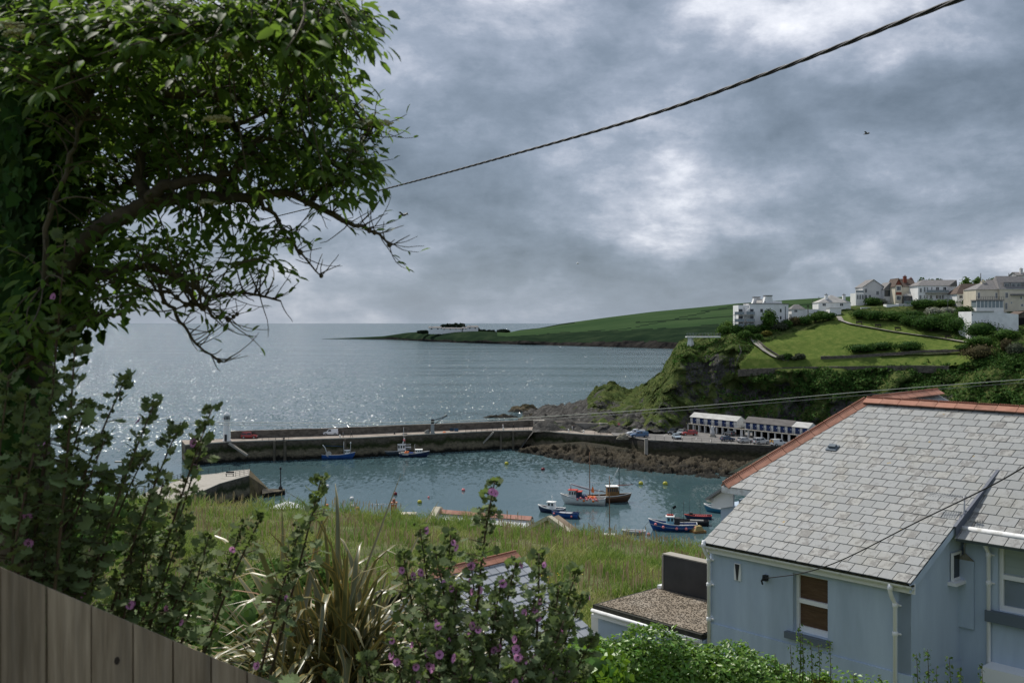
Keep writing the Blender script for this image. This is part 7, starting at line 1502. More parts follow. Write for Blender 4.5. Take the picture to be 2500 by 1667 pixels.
    cp = MB(); cp.add([(cx0, fy, zt_ + .002), (fx, fy, zt_ + .002), (fx, yr - .02, zt_ + .002), (cx0, yr - .02, zt_ + .002), ((cx0 + fx) / 2, (fy + yr) / 2, zt_ + .14)], [(0, 1, 4), (1, 2, 4), (2, 3, 4), (3, 0, 4)]); cp.build('flue_flaunching', pmat('mossy_mortar', (.16, .15, .09), (.30, .29, .25), scale=6, rough=.95), blue)
    px, py = (cx0 + fx) / 2 - .02, (fy + yr) / 2; k = on_y(2365, 1212, py); ae = MB(); ae.tube([(px, py, zt_ + .05), (px, py, k.z)], .018, 6); o = ae.build('aerial_mast', M_steel, blue)
    tip = on_y(2275, 1208, py); ya = MB(); ya.tube([(px, py, k.z - .03), (tip.x, py - .1, k.z - .02)], .01, 4); n = 14
    for i in range(n): q = i / (n - 1); c = Vector((lerp(px, tip.x, q), lerp(py, py - .1, q), k.z - .025)); ya.tube([c + Vector((0, -.09, -.03)), c + Vector((0, .09, .03))], .006, 4)
    ya.build('aerial', M_steel, o)
    br = on_y(2404, 1622, yr - .3); MB().bb(br.x, 9.2, yr - .45, yr - .003, br.z - .5, br.z).build('shutter_box', M_upvc, blue)
    # rear bulk of the house so that nothing is hollow
    MB().bb(-.5, 9.0, TE + .35, 9.5, -2.5, ZE + RISE * TE - .35).build('rear_wall', M_render, blue)
    MB().bar((-.72, TE + .02, ZE + RISE * TE - .10), (.1, TE + .02, ZE + RISE * TE - .10), .12, .14).build('gutter', M_gut, blue)
    # low left wing with white boarded gable
    p = [on_y(u, v, 2.0) for u, v in ((1739, 1218), (1778, 1191), (1792, 1206), (1792, 1235), (1762, 1240), (1739, 1239))]; m = MB(); m.prism([(q.x, q.z) for q in p], 'y', 1.97, 2.02); m.build('white_gable_board', M_upvc, blue)
    MB().bar(Vector((p[0].x - .08, 2.0, p[0].z + .0)), Vector((p[1].x, 2.0, p[1].z + .03)), .35, .05).build('verge_slates', M_slate, blue)
    m = MB(); q = p[4]; m.bb(q.x - .05, .0, 2.03, 3.5, -2, p[3].z - .02); m.build('left_wing_wall', M_render, blue); MB().tube([(p[0].x - .14, 2.0, p[0].z - .03), (p[0].x + .05, 2.0, p[0].z - .02)], .06, 8).build('gutter', M_gut, blue)
house_walls()
def flat_extension():
    t = thing('flat_roofed_extension', 'low flat roofed extension with gravelled top left of the blue house', 'extension', (HL.x, HL.y, Z0), math.atan2(HE.y, HE.x)); z = 31.05 - Z0
    MB().bb(-3.2, -.0, .05, 2.6, -2, z - .16).build('wall', M_render, t); MB().bb(-3.45, -3.21, .06, 2.3, -2, z - .28).build('white_end_wall', M_white, t)
    MB().bb(-3.28, -.02, -.04, .04, z - .30, z - .12).build('fascia', M_upvc, t); MB().bb(-3.32, .0, -.02, 2.68, z - .115, z - .01).build('roof_edge', pmat('bitumen_edge', (.02, .02, .018), (.05, .05, .035), scale=8, rough=.95), t)
    gm = pmat('gravel_roof', (.19, .155, .115), (.33, .28, .22), scale=26, rough=.95, bump=.9, bscale=60, bdist=.02, dirt=(.42, .38, .32), dscale=.9, damt=.55, detail=4)
    xs = np.linspace(-3.22, -.02, 90); ys = np.linspace(.08, 2.6, 70); obj('gravel', grid_mesh('gravel', [[(x, y, z + .012 * random.random()) for x in xs] for y in ys], False), gm, t)
    st = MB(); rs = random.Random(2)
    for _ in range(2600): x, y = rs.uniform(-3.2, -.04), rs.uniform(.1, 2.58); s = rs.uniform(.010, .022); st.box((x, y, z + .014), (s * 1.3, s, s), Matrix.Rotation(rs.uniform(0, 3), 3, 'Z'))
    st.build('loose_stones', gm, t, kind='stuff')
    b = MB(); b.bb(-3.0, -1.0, 2.32, 2.6, z + .02, z + .92); s = b.build('dark_parapet', pmat('dark_panel', (.035, .036, .038), (.055, .056, .058), scale=1.5, rough=.35), t); MB().bb(-3.03, -1.0, 2.3, 2.62, z + .921, z + .95).build('parapet_cap', M_conc, s); MB().bb(-3.05, -3.002, 2.3, 2.62, z + .02, z + .91).build('parapet_end', M_conc, s)
    MB().bb(-3.2, -3.08, 2.3, 2.5, z + .0, z + .1).build('roof_outlet', M_upvc, t); MB().tube([(-3.3, -.07, z - .14), (-.05, -.07, z - .16)], .05, 8).build('gutter', M_gut, t)
flat_extension()

# ------------------------------------------------------------------ slate shed behind the mallows
def shed():
    A = P(1046, 1400, 24.0); B = Vector(((1260 - CU) * 26.15 / F, 26.15, A.z)); d = (B - A); d.z = 0; yaw = math.atan2(d.y, d.x); L_ = d.length
    t = thing('slate_shed', 'small outhouse with slate roof and red ridge tiles behind the mallow bush', 'shed', (A.x, A.y, 0), yaw); zr = A.z; k = .577; ns = 11; e = .2165
    rf = obj('roof', None, parent=t)
    MB().add([(0, 0, zr - .06), (L_, 0, zr - .06), (L_, -2.6, zr - .06 - 2.6 * k), (0, -2.6, zr - .06 - 2.6 * k), (L_, 2.4, zr - 2.4 * k), (0, 2.4, zr - 2.4 * k)], [(0, 1, 2, 3), (0, 5, 4, 1)]).build('roof_boarding', M_sillg, rf)
    me = None; ms = pmat('new_slate', (.30, .32, .35), (.36, .38, .41), scale=4, rough=.55, rnd=.08)
    for r in range(12):
        y1 = -r * e; y0 = y1 - e; a = -(r % 2) * .15
        while a < L_ - .02:
            l, q = max(a, 0) + .008, min(a + .3, L_) - .008
            if q - l > .03:
                m = MB(); m.add([(l, y0 - .01, zr + y0 * k + .012), (q, y0 - .01, zr + y0 * k + .012), (q, y1, zr + y1 * k - .006), (l, y1, zr + y1 * k - .006), (l, y0 - .01, zr + y0 * k - .01), (q, y0 - .01, zr + y0 * k - .01)], [(0, 1, 2, 3), (0, 4, 5, 1)]); m.build('slate', ms, rf)
            a += .3
    n = 7
    for i in range(n):
        x0, x1 = L_ * i / n + .004, L_ * (i + 1) / n - .004; m = MB()
        m.add([(x, y, z) for x in (x0, x1) for y, z in ((-.2, zr - .07), (0, zr + .05), (.2, zr - .07), (.2, zr - .095), (0, zr + .02), (-.2, zr - .095))], [(j, (j + 1) % 6, 6 + (j + 1) % 6, 6 + j) for j in range(6)] + [(0, 5, 4, 3, 2, 1), (6, 7, 8, 9, 10, 11)])
        for q in range(9): m.box((lerp(x0, x1, (q + .5) / 9), 0, zr + .06), (.028, .05, .035))
        m.build('ridge_tile', M_clay, rf)
    MB().bb(.1, L_ - .1, -2.3, 2.2, 26, zr - 1.45).build('wall', M_white, t); MB().prism([(-2.3, zr - 1.45), (2.2, zr - 1.45), (0, zr - .15)], 'x', .1, L_ - .1).build('gable', M_white, t)
shed()

# ------------------------------------------------------------------ roofs of the harbour houses peeping over the meadow
M_cream = pmat('cream_render', (.50, .45, .34), (.58, .53, .42), scale=.8, rough=.9, dirt=(.3, .27, .2), dscale=1.2, damt=.5); M_ridge = pmat('old_ridge_tile', (.36, .17, .13), (.44, .24, .19), scale=2, rough=.85, rnd=.1)
def town_roofs():
    A = D(1012, 1172, 67.0); B = Vector(((1222 * K - CU) * 64.6 / F, 64.6, A.z)); d = B - A; yaw = math.atan2(d.y, d.x); L_ = (Vector((d.x, d.y))).length
    t = thing('harbour_house', 'house below the meadow with pale roof slope, red ridge and coped gable', 'house', (A.x, A.y, A.z - 6), yaw); z = 6.0
    MB().bb(.1, L_ - .1, -4, 4, -10, 3.2).build('wall', M_cream, t)
    rf = MB(); rf.slab([(0, -4.3, 3.2), (L_, -4.3, 3.2), (L_, 0, z - .05), (0, 0, z - .05)], .15); rf.slab([(0, 0, z - .05), (L_, 0, z - .05), (L_, 4.3, 3.2), (0, 4.3, 3.2)], .15); rf.build('roof', pmat('pale_slates', (.52, .54, .56), (.62, .64, .66), scale=2, rough=.6, stretch=(1, 3, 1)), t)
    n = 14
    for i in range(n):
        x0, x1 = L_ * i / n + .005, L_ * (i + 1) / n - .005; m = MB(); m.add([(x, y, q) for x in (x0, x1) for y, q in ((-.3, z - .12), (0, z + .08), (.3, z - .12))], [(0, 1, 4, 3), (1, 2, 5, 4), (0, 3, 5, 2)]); m.build('ridge_tile', M_ridge, t)
    for s in (-1, 1): MB().bar((-.2, s * .0, z + .12), (-.2, s * 4.4, 3.3), .45, .3).build('coping', M_cream, t)
    MB().prism([(-4, 3.0), (4, 3.0), (0, z - .1)], 'x', -.35, -.02).build('gable', M_cream, t)
    # second, with cream front and coped gable
    C = D(1262, 1176, 62.0); t = thing('harbour_house', 'house below the meadow with low cream gable beside the cabin boat', 'house', C + Vector((0, 0, -5.3)), math.radians(-30)); 
    MB().prism([(-3.6, -8), (3.6, -8), (3.6, 2.9), (0, 4.9), (-3.6, 2.9)], 'y', 0, 1.0).build('wall', M_cream, t)
    for s in (-1, 1): MB().bar((0, -.05, 5.0), (s * 3.9, -.05, 2.85), .45, .22).build('coping', M_cream, t)
    r = MB(); r.slab([(-3.9, .2, 2.75), (0, .2, 4.95), (0, 1.2, 4.95), (-3.9, 1.2, 2.75)], .15, (-.49, 0, .87)); r.slab([(3.9, .2, 2.75), (0, .2, 4.95), (0, 1.2, 4.95), (3.9, 1.2, 2.75)], .15, (.49, 0, .87)); r.build('roof', pmat('old_roof_brown', (.22, .16, .11), (.32, .25, .18), scale=2, rough=.9), t)
    MB().bb(-1.5, -.9, -.06, -.01, 1.6, 2.4).build('window', M_glass, t)
    # chimney stack with a tall clay pot
    p = D(902, 1186, 64.0); t = thing('harbour_house', 'house hidden by the meadow showing only a square red chimney', 'house', p + Vector((0, 0, -3)), 0); MB().bb(-3, 3, .6, 6, -8, .6).build('wall', M_cream, t); MB().prism([(.3, .55), (6.3, .55), (3.3, 2.3)], 'x', -3.2, 3.2).build('roof', R_SLATE, t)
    c = MB(); c.bb(-.17, .17, .45, .8, 0, 3.72).build('chimney', pmat('clay_chimney', (.42, .15, .07), (.50, .20, .10), scale=3, rough=.85), t); MB().bb(-.21, .21, .41, .84, 3.72, 3.8).build('chimney_cap', M_clay, t); MB().bb(.25, 1.4, .3, 1.0, .62, 3.1).build('stack', M_cream, t)
    MB().lathe([(.1, 3.8), (.09, 4.0)], (0, .62, 0), 8).build('chimney_pot', M_clay, t)
    for x, y, ln, lab in ((885, 1157, 1.6, 'thin television aerial above the red chimney'), (963, 1178, 1.5, 'thin television aerial left of the coped gable')):
        q = D(x, y, 63); t = thing('tv_aerial', lab, 'aerial', q + Vector((.6, 0, -2.5))); MB().tube([(0, 0, -.6), (0, 0, 2.5)], .02, 5).build('mast', M_steel, t); b = MB(); b.tube([(-ln, 0, 2.48), (.2, 0, 2.5)], .015, 4)
        for i in range(12): x_ = -ln + i * ln / 11; b.tube([(x_, -.15, 2.48), (x_, .15, 2.5)], .01, 4)
        b.build('boom', M_steel, t)
    u = D(660, 1152, 66); t = thing('garden_parasol', 'white canvas parasol top just beyond the meadow grass', 'parasol', u + Vector((0, 0, -2.6))); MB().lathe([(1.35, 2.1), (1.3, 2.15), (.7, 2.42), (.08, 2.62), (.02, 2.7)], n=8, smooth=False).build('canopy', pmat('canvas_white', (.75, .76, .78), rough=.9), t); MB().tube([(0, 0, -4), (0, 0, 2.6)], .03, 6).build('pole', M_steel, t)
town_roofs()
# ------------------------------------------------------------------ plank fence
def fence():
    o = Vector(((0 - CU) * 3.0 / F, 3.0, 0)); d = Vector((.76, .65, 0)).normalized(); w = .13; nrm = Vector((d.y, -d.x, 0))
    t = thing('plank_fence', 'weathered grey vertical plank fence sloping down at lower left', 'fence', Vector((o.x, o.y, 35.2)), math.atan2(d.y, d.x)); rs = random.Random(5)
    m = pmat('weathered_plank', (.21, .16, .11), (.43, .345, .26), scale=2.2, rough=.85, stretch=(14, 1, .8), bump=.35, bscale=3, bdist=.01, rnd=.16, dirt=(.13, .11, .09), dscale=.7, damt=.75, detail=7)
    def top(x): return 37.285 - 35.2 - x * .615
    for i in range(-5, 14):
        x0, x1 = i * w + .0035, (i + 1) * w - .0035; y = rs.uniform(-.003, .003); b = MB()
        b.add([(x0, y, -.6), (x1, y, -.6), (x1, y, top(x1)), (x0, y, top(x0)), (x0, y + .02, -.6), (x1, y + .02, -.6), (x1, y + .02, top(x1)), (x0, y + .02, top(x0))], [(0, 1, 2, 3), (7, 6, 5, 4), (1, 5, 6, 2), (0, 3, 7, 4), (3, 2, 6, 7)]); b.build('plank', m, t)
        for nz_ in (.22, .3): MB().lathe([(.0035, 0), (.003, .002)], n=6).build('nail', M_iron, t, loc=(lerp(x0, x1, nz_ * 2), y - .001, top((x0 + x1) / 2) - nz_ * 1.6), rot=(math.pi / 2, 0, 0))
        if rs.random() < .5: q = MB(); kx, kz = lerp(x0, x1, rs.uniform(.3, .7)), top(x0) - rs.uniform(.15, .4); q.add([(kx + .009 * math.cos(a * .785), y - .0008, kz + .013 * math.sin(a * .785)) for a in range(8)], [tuple(range(8))]); q.build('knot', pmat('wood_knot', (.04, .03, .025)), t)
    for z in (.3, 1.1): MB().add([(-.7, .022, z + .45), (1.8, .022, z - 1.09), (1.8, .022, z - 1.17), (-.7, .022, z + .37), (-.7, .06, z + .45), (1.8, .06, z - 1.09), (1.8, .06, z - 1.17), (-.7, .06, z + .37)], [(0, 1, 5, 4), (7, 6, 2, 3), (4, 5, 6, 7)]).build('rail', m, t)
fence()

# ------------------------------------------------------------------ leaf instancing with frames
def frames(pos, dirs, nrm, size, tmpl):
    tv, tf = tmpl; n = len(pos); k = len(tv); d = dirs / (np.linalg.norm(dirs, axis=1, keepdims=True) + 1e-9)
    nn = nrm - d * np.sum(nrm * d, 1, keepdims=True); nn /= np.linalg.norm(nn, axis=1, keepdims=True) + 1e-9; b = np.cross(nn, d); s = np.asarray(size).reshape(-1, 1, 1)
    v = pos[:, None, :] + s * (d[:, None, :] * tv[None, :, 0:1] + b[:, None, :] * tv[None, :, 1:2] + nn[:, None, :] * tv[None, :, 2:3])
    return v, d, nn, b
T_ELDER = (np.array([(0, 0, 0), (.3, .18, .05), (.7, .15, .03), (1, 0, -.10), (.7, -.15, .03), (.3, -.18, .05), (.3, 0, -.0), (.7, 0, -.03)]), np.array([(0, 6, 1), (0, 5, 6), (1, 6, 7), (1, 7, 2), (6, 5, 4), (6, 4, 7), (2, 7, 3), (7, 4, 3)]))
_r = []
for i in range(15):
    a = math.pi * (-.86 + 1.72 * i / 14); rad = (.62 if i % 2 == 0 else .43) * (1.0 if abs(a) > .9 else 1.1); _r.append((.30 + rad * math.cos(a) * .9, rad * math.sin(a), .10 * (rad - .3) - (.05 if i % 2 else 0)))
T_MALLOW = (np.array([(.12, 0, -.05)] + _r), np.array([(0, i, i + 1) for i in range(1, 15)]))
T_IVY = (np.array([(0, 0, 0), (.12, .42, .04), (.38, .30, .03), (.50, .40, -.02), (1, 0, -.12), (.50, -.40, -.02), (.38, -.30, .03), (.12, -.42, .04), (.35, 0, -.03)]), np.array([(8, 0, 1), (8, 1, 2), (8, 2, 3), (8, 3, 4), (8, 4, 5), (8, 5, 6), (8, 6, 7), (8, 7, 0)]))
def leaf_set(root, pos, dirs, nrm, size, tmpl, mat, singles, name='leaf', mass='foliage', key=None):
    """the largest in view become single leaves, the rest one mass of foliage"""
    pos, dirs, nrm, size = map(np.asarray, (pos, dirs, nrm, size)); o = np.array(root.location)
    tv, tf = tmpl; k = len(tv); app = size / np.maximum(pos[:, 1], .5)
    u = CU + F * pos[:, 0] / pos[:, 1]; v = HV + F * (H - pos[:, 2]) / pos[:, 1]; inside = (u > 5) & (u < 2495) & (v > 5) & (v < 1660); app = np.where(inside, app, 0) + (key if key is not None else 0)
    order = np.argsort(-app); A, B = order[:singles], order[singles:]
    V, d, nn, b = frames(pos - o, dirs, nrm, size, tmpl)
    base = np_mesh(name, tv, tf, True, {'rnd': np.full(k, .5)}); base.materials.append(mat); variants = []
    for q in range(6):
        m = base.copy(); m.attributes['rnd'].data.foreach_set('value', np.full(k, random.random(), np.float32)); variants.append(m)
    for i in A:
        M = Matrix(((d[i][0], b[i][0], nn[i][0], 0), (d[i][1], b[i][1], nn[i][1], 0), (d[i][2], b[i][2], nn[i][2], 0), (0, 0, 0, 1))); M = Matrix.Translation(Vector(pos[i] - o)) @ M @ Matrix.Scale(float(size[i]), 4)
        l = obj(name, variants[i % 6], None, root); l.matrix_local = M
    if len(B):
        f = (np.arange(len(B))[:, None, None] * k + tf[None]).reshape(-1, 3); obj(mass, np_mesh(mass, V[B].reshape(-1, 3), f, True, {'rnd': np.repeat(rng.random(len(B)), k)}), mat, root, kind='stuff')

# ------------------------------------------------------------------ elder tree
M_bark = pmat('elder_bark', (.05, .04, .028), (.11, .09, .062), scale=9, rough=.95, bump=1.0, bscale=22, bdist=.012, stretch=(1, 1, 1), dirt=(.10, .10, .05), dscale=5, damt=.6); M_twig = pmat('elder_twig', (.06, .048, .03), (.10, .085, .05), scale=30, rough=.9)
M_elder = foliage_mat('elder_leaf', (.052, .095, .024), .5, .02, .46, .6, .22, (.20, .33, .04)); M_ivy = foliage_mat('ivy_leaf', (.024, .058, .013), .6, .02, .15, .7, .1, (.09, .18, .02))
def elder():
    base = D(55, 1560, 4.5); base.z = ground_z(base.x, base.y) - .2; root = thing('elder_tree', 'leafy elder tree with sweeping bare twigs and ivied trunk at left', 'tree', base); o = Vector(base)
    B = []                               # (points, r0, r1)
    def br(pts, r0, r1, nm='branch'):
        ps = [D(x, y, Y) for x, y, Y in pts]; sm = []
        for i in range(len(ps) - 1):
            p0, p1, p2, p3 = ps[max(0, i - 1)], ps[i], ps[i + 1], ps[min(len(ps) - 1, i + 2)]
            for s in range(5):
                t = s / 5; sm.append(.5 * ((2 * p1) + (-p0 + p2) * t + (2 * p0 - 5 * p1 + 4 * p2 - p3) * t * t + (-p0 + 3 * p1 - 3 * p2 + p3) * t ** 3))
        sm.append(ps[-1]); n = len(sm); rr = [lerp(r0, r1, i / (n - 1)) * (1 + .12 * fbm(i * .7, r0 * 50)) for i in range(n)]
        sm = [p + Vector((fbm(i * .5, r0 * 90, 1), fbm(i * .5, r0 * 90, 5), fbm(i * .5, r0 * 90, 9))) * .018 for i, p in enumerate(sm)]
        MB().tube([p - o for p in sm], rr, 8 if r0 > .02 else 5).build(nm, M_bark if r0 > .012 else M_twig, root); B.append((sm, rr))
    MB().tube([Vector((0, 0, 0)), D(50, 1300, 4.5) - o, D(45, 1000, 4.5) - o, D(60, 760, 4.5) - o], [.16, .14, .125, .115], 12).build('trunk', M_bark, root)
    br([(60, 780, 4.5), (55, 560, 4.5), (40, 350, 4.5), (55, 180, 4.45), (60, 0, 4.4), (80, -260, 4.3)], .11, .05); br([(70, 740, 4.5), (130, 640, 4.4), (205, 545, 4.3), (280, 495, 4.25), (340, 470, 4.25), (420, 455, 4.3), (500, 452, 4.35), (570, 458, 4.4), (650, 445, 4.45), (730, 475, 4.5), (800, 512, 4.55), (850, 528, 4.6), (905, 562, 4.6)], .046, .004)
    br([(330, 470, 4.25), (370, 435, 4.2), (420, 415, 4.2), (490, 412, 4.25), (540, 390, 4.3), (590, 330, 4.35), (640, 260, 4.4)], .030, .006); br([(520, 452, 4.35), (525, 430, 4.4), (545, 380, 4.5), (560, 330, 4.6), (520, 260, 4.7), (500, 180, 4.8)], .022, .006)
    br([(330, 450, 4.3), (325, 380, 4.4), (345, 300, 4.5), (350, 200, 4.6), (360, 60, 4.7)], .026, .008); br([(50, 330, 4.5), (180, 270, 4.4), (300, 225, 4.3), (420, 215, 4.3), (560, 230, 4.4), (680, 300, 4.5), (790, 400, 4.6)], .034, .005)
    br([(55, 160, 4.45), (200, 130, 4.1), (330, 90, 3.9), (500, 75, 3.8), (640, 65, 3.8), (760, 60, 3.9), (850, 40, 4.0)], .034, .005); br([(60, 20, 4.4), (220, -60, 4.0), (420, -90, 3.8), (650, -60, 3.7), (780, 10, 3.8)], .034, .006)
    br([(75, 700, 4.5), (180, 655, 4.4), (270, 620, 4.3), (340, 612, 4.3), (420, 640, 4.35), (480, 680, 4.4), (560, 672, 4.45), (640, 690, 4.5)], .022, .004); br([(340, 612, 4.3), (380, 690, 4.3), (420, 745, 4.3), (460, 800, 4.35), (515, 832, 4.4)], .011, .003)
    br([(420, 640, 4.35), (450, 690, 4.4), (500, 730, 4.4), (545, 728, 4.45)], .008, .003); br([(10, 870, 4.2), (100, 800, 4.2), (190, 740, 4.25), (290, 715, 4.3)], .014, .006); br([(100, 660, 4.1), (105, 520, 4.05), (150, 400, 4.0), (180, 300, 4.0), (220, 200, 4.0)], .014, .006)
    br([(600, 465, 4.4), (650, 520, 4.45), (690, 580, 4.5), (740, 638, 4.55)], .011, .003); br([(700, 470, 4.5), (760, 420, 4.5), (820, 350, 4.55), (860, 280, 4.6)], .012, .004); br([(640, 260, 4.4), (720, 230, 4.45), (800, 240, 4.5), (860, 330, 4.55)], .009, .003)
    br([(250, 640, 4.25), (340, 660, 4.2), (440, 700, 4.2), (470, 712, 4.2)], .008, .003); br([(40, 560, 4.6), (200, 480, 4.7), (330, 400, 4.8), (450, 330, 4.9), (600, 260, 5.0), (720, 160, 5.0)], .03, .006)
    allp = np.array([tuple(p) for s, r in B for p in s]); allr = np.array([q for s, r in B for q in r])
    E = [(150, 80, 210, 130, 1.0, 4.0), (420, 45, 330, 75, 1.15, 3.7), (680, 80, 150, 90, 1.0, 3.8), (250, 230, 260, 110, .9, 4.4), (620, 190, 160, 70, .85, 4.3), (710, 330, 130, 75, .9, 4.6), (560, 375, 180, 60, .6, 4.6), (330, 350, 230, 100, .75, 4.8), (800, 415, 65, 55, .9, 4.5), (690, 425, 120, 40, .7, 4.5), (120, 430, 150, 200, 1.0, 4.8), (90, 640, 110, 130, 1.0, 4.7),
         (480, 545, 170, 40, .55, 4.4), (330, 600, 170, 60, .6, 4.4), (580, 600, 60, 30, .6, 4.4), (190, 690, 130, 50, .8, 4.3), (820, 65, 40, 40, 1.0, 3.9), (850, 290, 30, 28, 1.0, 4.6), (50, 790, 60, 60, 1.0, 4.2), (420, 480, 170, 40, .5, 4.4), (550, 130, 260, 80, 1.0, 4.8), (300, 130, 260, 90, 1.0, 4.9), (740, 250, 90, 60, .8, 4.7), (420, 260, 170, 70, .8, 5.0)]
    wts = np.array([e[2] * e[3] * e[4] for e in E]); wts /= wts.sum(); pos, dr, nr, sz = [], [], [], []; tw = MB(); rs = np.random.default_rng(11)
    for k in range(1750):
        e = E[rs.choice(len(E), p=wts)]; a = rs.uniform(0, 2 * math.pi); q = math.sqrt(rs.uniform(0, 1)); x, y = e[0] + e[2] * q * math.cos(a), e[1] + e[3] * q * math.sin(a)
        tip = np.array(D(x, y, e[5] + rs.normal(0, .28))); i = np.argmin(np.sum((allp - tip) ** 2, 1) + .25 * rs.random(len(allp)) ** 2); st = allp[i]; dv = tip - st; ln = np.linalg.norm(dv)
        if ln > .75: st = tip - dv / ln * .55; ln = .55; dv = tip - st
        if ln < .04: continue
        mid = (st + tip) / 2 + rs.normal(0, .035, 3) + np.array([0, 0, .04]); m = 6; c = [(1 - t) ** 2 * st + 2 * t * (1 - t) * mid + t * t * tip for t in np.linspace(0, 1, m)]
        tw.tube([Vector(p) - o for p in c], [.0045, .004, .0036, .003, .0026, .002], 4)
        g = (dv / ln); lateral = np.cross(g, [0, 0, 1.0]); lateral /= np.linalg.norm(lateral) + 1e-6; nl = rs.integers(3, 6)
        for j in range(nl):                # compound leaves: opposite leaflets and one at the end
            t = .35 + .65 * j / max(1, nl - 1); p = (1 - t) ** 2 * st + 2 * t * (1 - t) * mid + t * t * tip; sd = (1 if j % 2 else -1); ax = g * .5 + lateral * sd * rs.uniform(.5, 1.0) + rs.normal(0, .25, 3); ax /= np.linalg.norm(ax); L_ = rs.uniform(.07, .12)
            for f, sgn in ((.45, 1), (.45, -1), (1.0, 0)):
                if rs.random() < .12: continue
                pp = p + ax * L_ * f; la = np.cross(ax, [0, 0, 1.0]); la /= np.linalg.norm(la) + 1e-6; dd = ax * (.45 if sgn else 1.0) + la * sgn * .9 + np.array([0, 0, -.45 + rs.normal(0, .2)])
                pos.append(pp); dr.append(dd); nr.append(np.array([0, -.25, 1.0]) + rs.normal(0, .38, 3)); sz.append(rs.uniform(.038, .082))
    # feathery sprays of thin bare twigs on the drooping lower branches
    for bi in (1, 8, 9, 10, 13, 14, 16):
        s, r = B[bi]; m = len(s)
        for i in range(int(m * .4), m):
            for _ in range(2):
                if rs.random() < .3: continue
                g = Vector((.55 + rs.normal(0, .4), rs.normal(0, .4), rs.normal(-.1, .55))).normalized(); L_ = rs.uniform(.07, .21); p = s[i]; c = [p]
                for q in range(5): p = p + g * L_ / 5; g = (g + Vector((.05, 0, .12)) + Vector(rs.normal(0, .10, 3))).normalized(); c.append(p)
                tw.tube([q - o for q in c], [.003, .0027, .0024, .002, .0017, .0013], 4)
                if rs.random() < .45:
                    for q in (3, 5): pos.append(np.array(c[q])); dr.append(np.array(g) + rs.normal(0, .5, 3)); nr.append(np.array([0, -.25, 1.0]) + rs.normal(0, .4, 3)); sz.append(rs.uniform(.03, .06))
    # bare knotty spurs on the drooping ends
    for s, r in B:
        for i in range(0, len(s), 1):
            if r[i] < .02 and rs.random() < .65:
                d = Vector(rs.normal(0, 1, 3)); d.normalize(); d.z = abs(d.z) * .6 + .15; L_ = rs.uniform(.03, .13); b = d + Vector((.5, 0, .1)); tw.tube([s[i] - o, s[i] - o + d * L_ * .5, s[i] - o + d * L_ * .8 + b * L_ * .25], [.0034, .0026, .0016], 4)
            if r[i] < .012 and rs.random() < .35: tw.ball(s[i] - o, .009 + .005 * rs.random(), 5, 4)
    me = tw.mesh('twigs', [M_twig], False); obj('twigs', me, None, root, kind='stuff')
    leaf_set(root, pos, dr, nr, sz, T_ELDER, M_elder, 280)
    # ivy on trunk and stem
    pos, dr, nr, sz = [], [], [], []
    for k in range(3300):
        y = rs.uniform(-40, 1150); x = 50 + rs.normal(0, 75) + (20 if y > 500 else 0); Y = 4.42 - .10 * rs.random() - .10 * math.exp(-((x - 50) / 60) ** 2) + .2 * abs((x - 50) / 150) ** 2
        if x > 60 and y > 780 and rs.random() < .85: continue
        if y > 820 and rs.random() < .5: continue
        pos.append(np.array(D(x, y, Y))); dr.append(np.array([rs.normal(0, .35), -.25, -1.0])); nr.append(np.array([rs.normal(0, .75), -1.0, .5 + rs.normal(0, .6)])); sz.append(rs.uniform(.035, .08))
    leaf_set(root, pos, dr, nr, sz, T_IVY, M_ivy, 20, 'ivy_leaf', 'ivy')
    fl = pmat('elder_flower', (.48, .46, .30), rough=.9)
    for x, y, Y in ((20, 60, 3.7), (45, 80, 3.7), (500, 275, 3.9), (830, 372, 4.5), (850, 283, 4.5), (875, 285, 4.55), (545, 130, 3.8), (480, 468, 4.2), (800, 350, 4.5), (270, 40, 3.6)):
        c = D(x, y, Y); m = MB()
        for i in range(60): a, q = i * 2.4, .055 * math.sqrt(i / 60); m.box(c - o + Vector((q * math.cos(a), q * math.sin(a) * .8, .012 * math.cos(q * 30) + rs.normal(0, .003))), (.009, .009, .006))
        m.build('flower_cluster', fl, root)
elder()

# ------------------------------------------------------------------ tree mallows
M_mallow = foliage_mat('mallow_leaf', (.145, .19, .085), .40, .015, .28, .75, .2, (.24, .34, .08)); M_mstem = pmat('mallow_stem', (.07, .065, .03), (.10, .06, .045), scale=12, rough=.85); M_bud = foliage_mat('mallow_bud', (.085, .12, .04), .3, .02, .15)
def flower_mesh():
    m = MB(); m.mat(0)
    for k in range(5):
        a = 2 * math.pi * k / 5; c, s = math.cos(a), math.sin(a)
        def pt(r, w, z): return (r * c - w * s, r * s + w * c, z)
        m.add([pt(.10, -.07, .02), pt(.10, .07, .02), pt(.36, .27, .16), pt(.52, .16, .17), pt(.48, 0, .15), pt(.52, -.16, .17), pt(.36, -.27, .16)], [(0, 1, 2, 3, 4, 5, 6)], True)
    m.mat(1).lathe([(.001, -.06), (.17, .05), (.10, .07), (.001, .05)], n=8); m.mat(2).lathe([(.001, .05), (.05, .08), (.045, .2), (.001, .24)], n=6)
    return m.mesh('flower', [pmat('mallow_petal', (.70, .27, .58), (.80, .38, .68), scale=6, rough=.7, rnd=.2, trans=.3), flat('mallow_throat', (.10, .008, .06), .8), flat('mallow_stamen', (.5, .42, .5))])
FLOWER = flower_mesh()
